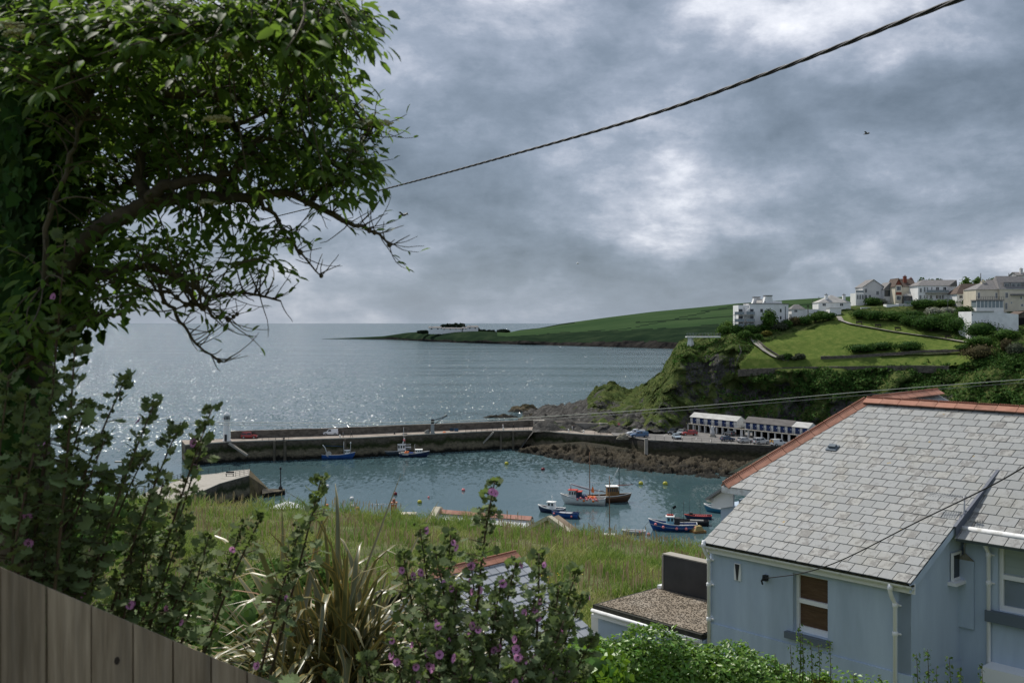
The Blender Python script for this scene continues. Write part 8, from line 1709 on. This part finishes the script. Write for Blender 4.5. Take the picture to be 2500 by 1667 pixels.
def mallow(label, base, stems, nleaf, nfl, singles, leafsz, seed, bigs=()):
    root = thing('tree_mallow', label, 'shrub', base); o = Vector(base); rs = np.random.default_rng(seed); pos, dr, nr, sz = [], [], [], []; bp, bd, bs = [], [], []
    for (x, y, Y, rx, ry) in stems:
        tip = D(x, y, Y); st = Vector((rx, ry, ground_z(rx, ry) - .1)); ln = (tip - st).length; mid = st.lerp(tip, .5) + Vector((0, 0, .18 * ln)) * .6 + Vector(rs.normal(0, .09, 3)); c = []
        for t in np.linspace(0, 1, 14): c.append(st * (1 - t) ** 2 + mid * 2 * t * (1 - t) + tip * t * t)
        MB().tube([p - o for p in c], [lerp(.013, .003, i / 13) for i in range(14)], 6).build('stem', M_mstem, root)
        def at(t): return np.array(st * (1 - t) ** 2 + mid * 2 * t * (1 - t) + tip * t * t)
        ax = np.array((tip - mid).normalized())
        for k in range(nleaf):
            t = rs.uniform(.22, .93); a = rs.uniform(0, 2 * math.pi); side = np.array([math.cos(a), math.sin(a), .25]); big = (1 - t) ** .5; pl = (.03 + .10 * big) * rs.uniform(.6, 1.2); p0 = at(t); p1 = p0 + side * pl
            MB_st.tube([Vector(p0) - o, Vector(p1) - o], .0022, 3); pos.append(p1); dr.append(side * np.array([1, 1, 0]) + np.array([0, 0, -.35])); nr.append(np.array([0, -.3, 1]) + rs.normal(0, .35, 3)); sz.append(leafsz * (.32 + .75 * big) * rs.uniform(.75, 1.2))
        for k in range(int(nleaf * 2.6)):   # small leaves, buds and seed heads crowding the spike
            t = 1 - .42 * rs.random() ** 1.4; a = rs.uniform(0, 2 * math.pi); side = np.array([math.cos(a), math.sin(a), .5]); p = at(t) + side * rs.uniform(.008, .03)
            if rs.random() < .62: pos.append(p); dr.append(side + np.array([0, 0, .2])); nr.append(rs.normal(0, .4, 3) + np.array([0, -.4, .8])); sz.append(rs.uniform(.022, .050) * leafsz / .085)
            else: bp.append(p); bs.append(rs.uniform(.006, .0105))
        for k in range(rs.integers(nfl[0], nfl[1] + 1)):
            t = 1 - .40 * rs.random(); a = rs.uniform(math.pi * 1.05, math.pi * 1.95); side = Vector((math.cos(a), math.sin(a), .25 + rs.normal(0, .25))).normalized(); p = Vector(at(t)) + side * .03; f = obj('flower', FLOWER, None, root); q = side.to_track_quat('Z', 'Y'); s = rs.uniform(.026, .039); f.matrix_local = Matrix.Translation(p - o) @ q.to_matrix().to_4x4() @ Matrix.Scale(s, 4)
    bp = np.array(bp); m = len(bp); tv = np.array([(0, 0, 1.3), (1, 0, 0), (0, 1, 0), (-1, 0, 0), (0, -1, 0), (0, 0, -1)]); tf = np.array([(0, 1, 2), (0, 2, 3), (0, 3, 4), (0, 4, 1), (5, 2, 1), (5, 3, 2), (5, 4, 3), (5, 1, 4)])
    V = (bp - np.array(o))[:, None, :] + np.array(bs)[:, None, None] * tv[None]; f = (np.arange(m)[:, None, None] * 6 + tf[None]).reshape(-1, 3); obj('buds', np_mesh('buds', V.reshape(-1, 3), f, True, {'rnd': np.repeat(rs.random(m), 6)}), M_bud, root, kind='stuff')
    leaf_set(root, pos, dr, nr, sz, T_MALLOW, M_mallow, singles)
    return root
MB_st = MB()
def mallows():
    global MB_st
    tips = [(150, 545, 3.9), (172, 790, 3.8), (20, 865, 3.7), (290, 865, 4.0), (355, 925, 4.1), (415, 970, 4.2), (486, 940, 4.35), (468, 1010, 4.4), (738, 1098, 4.6), (605, 1178, 4.6), (560, 1195, 4.7), (430, 1185, 4.4), (245, 1000, 4.0), (90, 985, 3.8), (375, 1105, 4.3), (480, 1230, 4.5), (60, 905, 3.75), (125, 870, 3.9), (200, 930, 4.0), (330, 1050, 4.2),
            (690, 1210, 4.6), (240, 1180, 4.2), (330, 1250, 4.3), (150, 1120, 4.0), (420, 1350, 4.45), (30, 1080, 3.9), (60, 1180, 3.9), (280, 1330, 4.3), (200, 1290, 4.1), (380, 1430, 4.4), (110, 1230, 3.95), (450, 1290, 4.4), (310, 1160, 4.3), (70, 1040, 3.85), (170, 1060, 4.0), (250, 1090, 4.1)]
    st = []
    for x, y, Y in tips:
        ux = x - (1650 - y) * (.52 if x > 190 else .2); Yr = Y + .25; rx = (ux * K - CU) * Yr / F; st.append((x, y, Y, rx, Yr))
    b = Vector((-1.75, 4.5, ground_z(-1.75, 4.5))); MB_st = MB(); r = mallow('tall tree mallow with pink flowers behind the plank fence at left', b, st, 40, (0, 2), 250, .084, 21); MB_st.build('petioles', M_mstem, r, kind='stuff')
    tips = [(964, 1211, 4.6), (1035, 1225, 4.7), (1136, 1107, 4.6), (1238, 1270, 4.6), (1325, 1305, 4.7), (1338, 1370, 4.7), (1000, 1268, 4.5), (925, 1268, 4.7), (1080, 1280, 4.8), (1185, 1290, 4.6), (1285, 1345, 4.6), (1365, 1460, 4.6), (1295, 1425, 4.4), (1230, 1370, 4.4), (1150, 1340, 4.4), (1050, 1345, 4.4), (975, 1350, 4.4), (905, 1460, 4.3), (1000, 1440, 4.2), (1100, 1420, 4.2), (1200, 1450, 4.2), (1305, 1510, 4.4), (840, 1510, 4.3), (950, 1520, 4.2), (1060, 1510, 4.1), (1170, 1530, 4.1), (760, 1550, 4.3), (1260, 1500, 4.3), (1110, 1560, 4.1), (880, 1560, 4.2), (1340, 1540, 4.5), (1010, 1390, 4.3), (1080, 1460, 4.2), (940, 1430, 4.3), (1250, 1560, 4.2), (1180, 1400, 4.35)]
    st = [(x, y, Y, ((lerp(1090, x, .35)) * K - CU) * (Y + .1) / F, Y + .1) for x, y, Y in tips]
    b = Vector((-.17, 4.5, ground_z(-.17, 4.5))); MB_st = MB(); r = mallow('bushy tree mallow full of pink flowers at bottom centre', b, st, 58, (2, 5), 250, .070, 33); MB_st.build('petioles', M_mstem, r, kind='stuff')
mallows()

# ------------------------------------------------------------------ flax clump
def flax():
    c = D(770, 1600, 7.8); c.z = ground_z(c.x, c.y); t = thing('flax_clump', 'large clump of arching yellow edged flax leaves left of the mallow bush', 'plant', c); rs = np.random.default_rng(4)
    mg = pmat('flax_green', (.10, .11, .04), (.17, .165, .07), scale=3, rough=.38, rnd=.35, hue=.015, spec=.6, trans=.12); my = pmat('flax_yellow', (.33, .25, .075), rough=.5, rnd=.3, spec=.5, trans=.12); mb_ = pmat('flax_dry', (.26, .13, .055), (.34, .20, .10), scale=4, rough=.7, rnd=.3)
    inner = MB()
    for k in range(900):
        az = rs.uniform(0, 2 * math.pi); out = rs.random(); el = math.radians(lerp(86, 12, out) + rs.normal(0, 5)); L_ = rs.uniform(1.05, 1.95) * lerp(1.05, .95, out); curl = rs.uniform(1.0, 3.8) * (1.0 if rs.random() < .8 else .15); w = rs.uniform(.018, .031); p = Vector((rs.normal(-.02, .20), rs.normal(0, .18), rs.uniform(.0, .95))); wind = Vector((-.25, -.1, 0))
        d = Vector((math.cos(az) * math.cos(el), math.sin(az) * math.cos(el), math.sin(el))); n = 9; vs_ = []; dry = rs.random() < .12; kink = rs.integers(4, 8) if rs.random() < .18 else 99
        for i in range(n + 1):
            q = i / n; s = d.cross(Vector((0, 0, 1))); s = s.normalized() if s.length > .05 else Vector((-math.sin(az), math.cos(az), 0)); up = s.cross(d).normalized(); ww = w * (min(1, .55 + q * 1.6) if q < .7 else max(.05, (1 - q) / .3) ** .8); f = .28 * ww
            for a, b in ((-1, f), (-.72, f * .6), (0, -f * .35), (.72, f * .6), (1, f)): vs_.append(p + s * (a * ww) + up * b)
            p = p + d * (L_ / n); d = (d + Vector((0, 0, -1)) * curl * (.10 + .35 * q * q) + wind * .10 * q + (Vector((math.cos(az) * .4, math.sin(az) * .4, -.9)) if i == kink else Vector())).normalized()
        m = MB() if k < 298 else inner; b0 = len(m.v)
        for i in range(n):
            for j in range(4):
                m.mat(1 if j in (0, 3) and not dry else 0); b = b0 + i * 5 + j; m.f.append([b, b + 1, b + 6, b + 5]); m.m.append(m.cur); m.sm.append(True)
        m.v += [tuple(x) for x in vs_]
        if k < 298: obj('leaf', m.mesh('flax_leaf', [mb_ if dry else mg, my], False), None, t)
    obj('inner_leaves', inner.mesh('inner_leaves', [mg, my], False), None, t, kind='stuff')
flax()

# ------------------------------------------------------------------ hedge and weeds in front of the house
G_HEDGE = foliage_mat('hedge_leaf', (.125, .24, .032), .45, .02, .3, .4, .4, (.26, .44, .035))
def hedge():
    prof = [(1290, 1485, 13.2), (1340, 1462, 13.6), (1450, 1446, 14.0), (1600, 1470, 14.4), (1720, 1497, 14.6), (1850, 1528, 14.6), (2000, 1560, 14.4), (2200, 1590, 14.0), (2420, 1615, 13.6)]
    base = D(1600, 1600, 14.2); base.z = ground_z(base.x, base.y); t = thing('ivy_hedge', 'glossy bright green leafy hedge along the bottom in front of the blue house', 'hedge', base); o = np.array(base); rs = np.random.default_rng(8); P_, N_, S_ = [], [], []
    xs = [p[0] for p in prof]; mb = MB(); prev = None
    for k in range(15000):
        x = rs.uniform(1290, 2400) if rs.random() < .35 else rs.uniform(1300, 1900); y = np.interp(x, xs, [p[1] for p in prof]); Y = np.interp(x, xs, [p[2] for p in prof]); top = D(x, y, Y); r = .75
        a = rs.uniform(-.5, 1.0) * math.pi * .5 ; lump_ = 1 + .28 * fbm(top.x * 1.1, top.y * 1.1, a * .8)
        c = np.array([top.x, Y, top.z - r]); n = np.array([0, -math.cos(a) * (1 if a > -.8 else 1), math.sin(a)]) if a > 0 else np.array([0, -1.0, .1]); q = r * lump_ * rs.uniform(.86, 1.05)
        p = c + n * q if a > 0 else c + np.array([0, -q, a * 1.6]); P_.append(p); N_.append(n + np.array([0, 0, .5])); S_.append(rs.uniform(.055, .105))
    P_, N_, S_ = np.array(P_), np.array(N_), np.array(S_); v, f, rn = leaf_cards(P_ - o, N_, S_, T_LEAF, .55); obj('leaves', np_mesh('leaves', v, f, False, {'rnd': rn}), G_HEDGE, t, kind='stuff')
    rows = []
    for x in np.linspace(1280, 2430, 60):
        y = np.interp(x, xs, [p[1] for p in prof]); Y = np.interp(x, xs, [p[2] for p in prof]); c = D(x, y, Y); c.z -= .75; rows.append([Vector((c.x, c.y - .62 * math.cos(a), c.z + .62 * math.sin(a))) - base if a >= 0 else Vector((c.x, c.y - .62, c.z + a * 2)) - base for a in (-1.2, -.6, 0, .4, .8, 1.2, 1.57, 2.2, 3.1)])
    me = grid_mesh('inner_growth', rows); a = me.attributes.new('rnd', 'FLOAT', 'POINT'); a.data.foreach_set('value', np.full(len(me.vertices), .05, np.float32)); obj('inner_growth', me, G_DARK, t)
    # tall weeds
    WORDS = 'first second third fourth fifth sixth seventh eighth ninth tenth eleventh'.split(); WX = (1836, 1842, 1862, 1880, 1905, 1815, 1790, 1780, 1960, 2020); WY = (2105, 2130, 2150, 2180, 2205, 2255)
    for n, (x, y) in enumerate(((1836, 1432), (1842, 1452), (1862, 1470), (1880, 1478), (1905, 1470), (1815, 1480), (1790, 1520), (1780, 1500), (2105, 1500), (2130, 1490), (2150, 1530), (2180, 1508), (2205, 1530), (2255, 1525), (1960, 1545), (2020, 1548))):
        Y = np.interp(x, xs, [p[2] for p in prof]) - .4; tip = D(x, y, Y); L_ = rs.uniform(.6, .9); side = 'left window sill' if x < 2030 else 'right downpipe'
        w = thing('tall_weed', 'thin upright weed with small leaves, %s from the left below the %s' % (WORDS[sorted(WX).index(x)] if x < 2030 else WORDS[sorted(WY).index(x)], side), 'weed', tip + Vector((0, 0, -L_)), 0, 'weeds below the ' + side); MB().tube([(0, 0, -.3), (.02, 0, L_ * .5), (0, 0, L_)], [.008, .006, .003], 5).build('stem', M_mstem, w)
        m = 60; h = rs.uniform(.0, 1, m) * L_; aa = rs.uniform(0, 6.28, m); pp = np.stack([np.cos(aa) * .04, np.sin(aa) * .04, h], 1); v, f, rn = leaf_cards(pp, np.stack([np.cos(aa), np.sin(aa), np.full(m, .8)], 1), rs.uniform(.03, .075, m), T_LEAF, .4); obj('leaves', np_mesh('weed_leaves', v, f, False, {'rnd': rn}), G_LIGHT, w)
    for x, y, Y, w_, h_, lab, mt in ((1880, 1560, 14.0, .5, .55, 'yellow green bush at the right end of the hedge', G_GORSE), (2000, 1585, 13.8, .6, .5, 'low dark bush under the blue house wall', G_MID), (2230, 1580, 13.5, .5, .55, 'feathery yellow green bush below the right downpipe', G_GORSE), (2120, 1580, 13.7, .5, .5, 'small green bush left of the feathery one', G_MID)):
        c = D(x, y, Y); bush('hedge_bush', lab, c + Vector((0, 0, -h_)), (w_, w_ * .7, h_ * .5), mt, 900, .07, 'bush', None, 6)
hedge()

# ------------------------------------------------------------------ meadow grass and undergrowth
def grass_mat(name, stops, trans=.3):
    m = bpy.data.materials.new(name); m.use_nodes = True; N = m.node_tree.nodes; L = m.node_tree.links; b = N['Principled BSDF']; b.inputs['Roughness'].default_value = .7; b.inputs['Specular IOR Level'].default_value = .25; a = N.new('ShaderNodeAttribute'); a.attribute_name = 'rnd'; r = N.new('ShaderNodeValToRGB'); L.new(a.outputs['Fac'], r.inputs[0]); e = r.color_ramp.elements
    while len(e) < len(stops): e.new(.5)
    for el, (p, c) in zip(e, stops): el.position = p; el.color = (*c, 1)
    L.new(r.outputs[0], b.inputs['Base Color']); t = N.new('ShaderNodeBsdfTranslucent'); L.new(r.outputs[0], t.inputs[0]); ms = N.new('ShaderNodeMixShader'); ms.inputs[0].default_value = trans; L.new(b.outputs[0], ms.inputs[1]); L.new(t.outputs[0], ms.inputs[2]); L.new(ms.outputs[0], N['Material Output'].inputs[0]); return m
def meadow():
    rs = np.random.default_rng(12); n = 150000; y = 28 + (61.5 - 28) * rs.random(n) ** 1.0; x = (rs.uniform(-20, 2560, n) - CU) * y / F
    z = np.array([ground_z(a, b) for a, b in zip(x, y)]); cl = np.array([mnoise.fractal(Vector((a * .22, b * .22, 3)), 1, 2, 4) for a, b in zip(x, y)]); cl2 = np.array([mnoise.fractal(Vector((a * .6, b * .6, 8)), 1, 2, 3) for a, b in zip(x, y)])
    keep = rs.random(n) < np.clip(.75 + cl2 * .9, .10, 1) * np.where(cl < -.38, .15, 1); x, y, z, cl, cl2 = x[keep], y[keep], z[keep], cl[keep], cl2[keep]; n = len(x)
    h = .85 * np.clip(.30 + .24 * cl2 + .10 * rs.normal(0, 1, n) + np.where(cl2 > .28, .28, 0), .08, 1.1) * np.where(y > 57, 1.25, 1.0); w = rs.uniform(.008, .022, n); az = rs.uniform(0, 2 * math.pi, n); ln = h * rs.uniform(.3, 1.4, n)
    dx, dy = np.cos(az), np.sin(az); wx, wy = -np.sin(rs.uniform(0, 6.28, n)) * w, np.cos(rs.uniform(0, 6.28, n)) * w
    V = np.stack([np.stack([x - wx, y - wy, z - .03], 1), np.stack([x + wx, y + wy, z - .03], 1), np.stack([x + dx * ln * .4 + wx * .8, y + dy * ln * .4 + wy * .8, z + h * .6], 1), np.stack([x + dx * ln * .4 - wx * .8, y + dy * ln * .4 - wy * .8, z + h * .6], 1), np.stack([x + dx * ln, y + dy * ln, z + h], 1)], 1)
    f = (np.arange(n)[:, None, None] * 5 + np.array([(0, 1, 2), (0, 2, 3), (3, 2, 4)])[None]).reshape(-1, 3); tone = np.clip(.36 + .55 * cl + .10 * rs.normal(0, 1, n) + np.where((y > 57), .08, 0) - np.where(cl2 > .28, .25, 0), 0, 1)
    gm = grass_mat('meadow_grass', [(0, (.15, .25, .045)), (.4, (.27, .34, .075)), (.65, (.37, .375, .12)), (.85, (.42, .37, .19)), (1, (.48, .41, .28))])
    obj('meadow_grass', np_mesh('meadow_grass', V.reshape(-1, 3), f, False, {'rnd': np.repeat(tone, 5)}), gm, None, 'long green and straw coloured grass covering the meadow', 'grass', None, 'stuff')
    # seed heads
    m = 3000; y = rs.uniform(36, 61, m); x = (rs.uniform(250, 2000, m) - CU) * y / F; k = np.array([mnoise.noise(Vector((a * .15, b * .15, 5))) for a, b in zip(x, y)]) > -.05; x, y = x[k], y[k]; m = len(x); z = np.array([ground_z(a, b) for a, b in zip(x, y)]) + rs.uniform(.45, .85, m); s = rs.uniform(.015, .03, m); hh = rs.uniform(.08, .18, m)
    V = np.stack([np.stack([x - s, y, z], 1), np.stack([x + s, y, z], 1), np.stack([x + rs.normal(0, .03, m), y, z + hh], 1), np.stack([x, y - s, z - .5], 1)], 1); f = (np.arange(m)[:, None, None] * 4 + np.array([(0, 1, 2), (0, 3, 1)])[None]).reshape(-1, 3)
    obj('grass_seed_heads', np_mesh('seed_heads', V.reshape(-1, 3), f, False, {'rnd': np.repeat(rs.random(m), 4)}), grass_mat('seed_head', [(0, (.20, .16, .08)), (1, (.36, .29, .18))]), None, 'pale feathery seed heads standing above the meadow grass', 'grass', None, 'stuff')
    # small yellow flowers
    m = 160; c = D(1190, 1318, 38); x = c.x + rs.normal(0, .9, m); y = c.y + rs.normal(0, 1.2, m); pp = np.stack([x, y, np.array([ground_z(a, b) for a, b in zip(x, y)]) + rs.uniform(.3, .5, m)], 1); v, f, rn = leaf_cards(pp, np.tile([0, -.5, 1.0], (m, 1)), rs.uniform(.04, .07, m), T_QUAD, .3); obj('yellow_wildflowers', np_mesh('wildflowers', v, f, False, {'rnd': rn}), pmat('yellow_petal', (.6, .42, .04), rnd=.2, attr='rnd'), None, 'patch of small yellow wild flowers in the meadow', 'flowers', None, 'stuff')
    # leafy undergrowth on the near slope
    m = 26000; y = 4.6 + 25 * rs.random(m) ** 1.3; x = (rs.uniform(-100, 1500, m) - CU) * y / F; k = np.array([mnoise.fractal(Vector((a * .5, b * .5, 1)), 1, 2, 3) for a, b in zip(x, y)]); hgt = np.clip(.25 + k * .6, .03, .8) * rs.random(m); pp = np.stack([x, y, np.array([ground_z(a, b) for a, b in zip(x, y)]) + hgt], 1); sz = rs.uniform(.05, .13, m) * np.clip(y / 9, .7, 1.6); v, f, rn = leaf_cards(pp, np.tile([0, -.3, 1.0], (m, 1)), sz, T_LEAF, .6)
    obj('undergrowth', np_mesh('undergrowth', v, f, False, {'rnd': rn}), foliage_mat('undergrowth_leaf', (.07, .12, .028), .5, .03, .3), None, 'low leafy undergrowth covering the slope below the fence', 'ground cover', None, 'stuff')
meadow()
for x, y, Y, w_, h_, lab, mt, n, lf in ((215, 1120, 34, 2.4, 2.6, 'bright green bush at the left side of the meadow', G_LIGHT, 2200, .16), (110, 1160, 30, 2.4, 2.6, 'dark green bush at the left edge behind the mallow', G_MID, 2000, .16), (300, 1175, 36, 1.5, 1.6, 'small light green bush beside the left of the meadow grass', G_LIGHT, 1300, .13), (20, 1190, 26, 2.2, 2.8, 'large dark bush at the far left of the slope', G_DARK, 2000, .16), (620, 1310, 17, .9, .8, 'bramble bush left of the flax clump', G_LIGHT, 1500, .09), (540, 1370, 14, .9, .8, 'low bramble bush below the meadow at left', G_MID, 1500, .08), (680, 1275, 22, 1.0, .7, 'low bright bush between the meadow and the flax clump', G_LIGHT, 1300, .09), (430, 1330, 17, 1.3, 1.0, 'leafy bush behind the mallow stems on the slope', G_MID, 1700, .09), (300, 1400, 11, 1.0, 1.0, 'shaded leafy bush behind the plank fence', G_MID, 1800, .08), (480, 1480, 8.5, .7, .8, 'small leafy bush behind the lower end of the fence', G_MID, 1500, .07), (1340, 1480, 13, .6, .6, 'small leafy bush between the mallow and the hedge', G_HEDGE, 1300, .08)):
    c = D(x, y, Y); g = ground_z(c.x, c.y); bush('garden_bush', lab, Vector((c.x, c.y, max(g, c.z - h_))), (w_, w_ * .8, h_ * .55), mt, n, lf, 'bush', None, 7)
# ------------------------------------------------------------------ cables and wires
M_cable = pmat('cable_black', (.012, .012, .013), rough=.5); M_wire = pmat('wire_grey', (.12, .13, .13), rough=.5, metal=.4); M_wirepale = pmat('wire_pale', (.38, .40, .36), rough=.5)
def cable_path(pts, n=60):
    out = []; m = len(pts) - 1
    for i in range(n):
        f = i / (n - 1) * m; k = min(int(f), m - 1); t = f - k; p0, p1, p2, p3 = pts[max(0, k - 1)], pts[k], pts[k + 1], pts[min(m, k + 2)]
        out.append(.5 * ((2 * p1) + (p2 - p0) * t + (2 * p0 - 5 * p1 + 4 * p2 - p3) * t * t + (3 * p1 - p0 - 3 * p2 + p3) * t ** 3))
    return out
def twisted():
    path = cable_path([D(2300, -35, 5.0), D(2130, 27, 5.6), D(1800, 155, 7.1), D(1500, 262, 9.0), D(1200, 349, 12.0), D(870, 438, 18.0), D(560, 515, 29.0), D(300, 575, 60)], 420)
    t = thing('overhead_cable', 'thick black twisted overhead cable crossing the sky from upper right', 'cable', path[0])
    o = Vector(path[0])
    for s in range(3):
        pts = []; acc = 0
        for i, p in enumerate(path):
            if i: acc += (p - path[i - 1]).length
            a = acc * 2 * math.pi / .75 + s * 2.1; pts.append(p - o + Vector((math.cos(a) * .0, math.cos(a) * .0075, math.sin(a) * .0075)) + Vector((math.cos(a) * .004, 0, 0)))
        MB().tube(pts, .0078, 6).build('strand', M_cable, t)
twisted()
def wire(label, pts, r, mat, n=40, name='overhead_wire', cat='wire'):
    p = cable_path(pts, n); MB().tube([q - p[0] for q in p], r, 5).build(name, mat, None, label=label, cat=cat, loc=p[0])
wire('upper thin pale wire running across the harbour towards the right edge', [D(2420, 866, 40), D(2000, 898, 42), D(1500, 940, 45), D(1000, 968, 50), D(500, 970, 54), D(-20, 962, 58)], .013, M_wirepale)
wire('lower thin dark wire just below the pale one across the harbour', [D(2420, 873, 40), D(2000, 906, 42), D(1500, 947, 45), D(1000, 974, 50), D(500, 976, 54), D(-20, 966, 58)], .011, M_wire)
HW = Vector((HL.x + HOOK.x * HE.x + HOOK.y * HN.x, HL.y + HOOK.x * HE.y + HOOK.y * HN.y, Z0 + HOOK.z))
wire('black service cable sloping from the blue house wall up to the right', [HW, P(1960, 1398, 19.6), P(2060, 1364, 18.3), P(2240, 1273, 16.2), P(2420, 1185, 14.5), P(2540, 1115, 13.5)], .011, M_cable, 40, 'service_cable', 'cable')
def pole():
    p = D(8, 925, 58); t = thing('telegraph_pole', 'wooden telegraph pole among the mallow leaves at the left edge', 'pole', Vector((p.x, p.y, ground_z(p.x, p.y) - .3))); h = p.z - t.location.z
    MB().tube([(0, 0, 0), (0, 0, h)], [.17, .12], 9).build('shaft', pmat('pole_wood', (.10, .08, .05), (.17, .14, .09), scale=4, rough=.9, stretch=(1, 1, .1)), t); MB().bb(.12, .42, -.12, .12, h - 1.2, h - .5).build('junction_box', M_iron, t); MB().bb(-.6, .6, -.06, .06, h - .4, h - .28).build('cross_arm', M_iron, t)
pole()
def street():
    p = D(282, 1062, 60); g = ground_z(p.x, p.y); t = thing('street_lamp', 'thin street lamp with flat head beyond the left shrubs', 'street lamp', Vector((p.x, p.y, g))); MB().tube([(0, 0, 0), (0, 0, p.z - g)], .06, 6).build('pole', M_steel, t); MB().bb(-.45, .3, -.1, .1, p.z - g, p.z - g + .09).build('lamp_head', M_steel, t)
street()
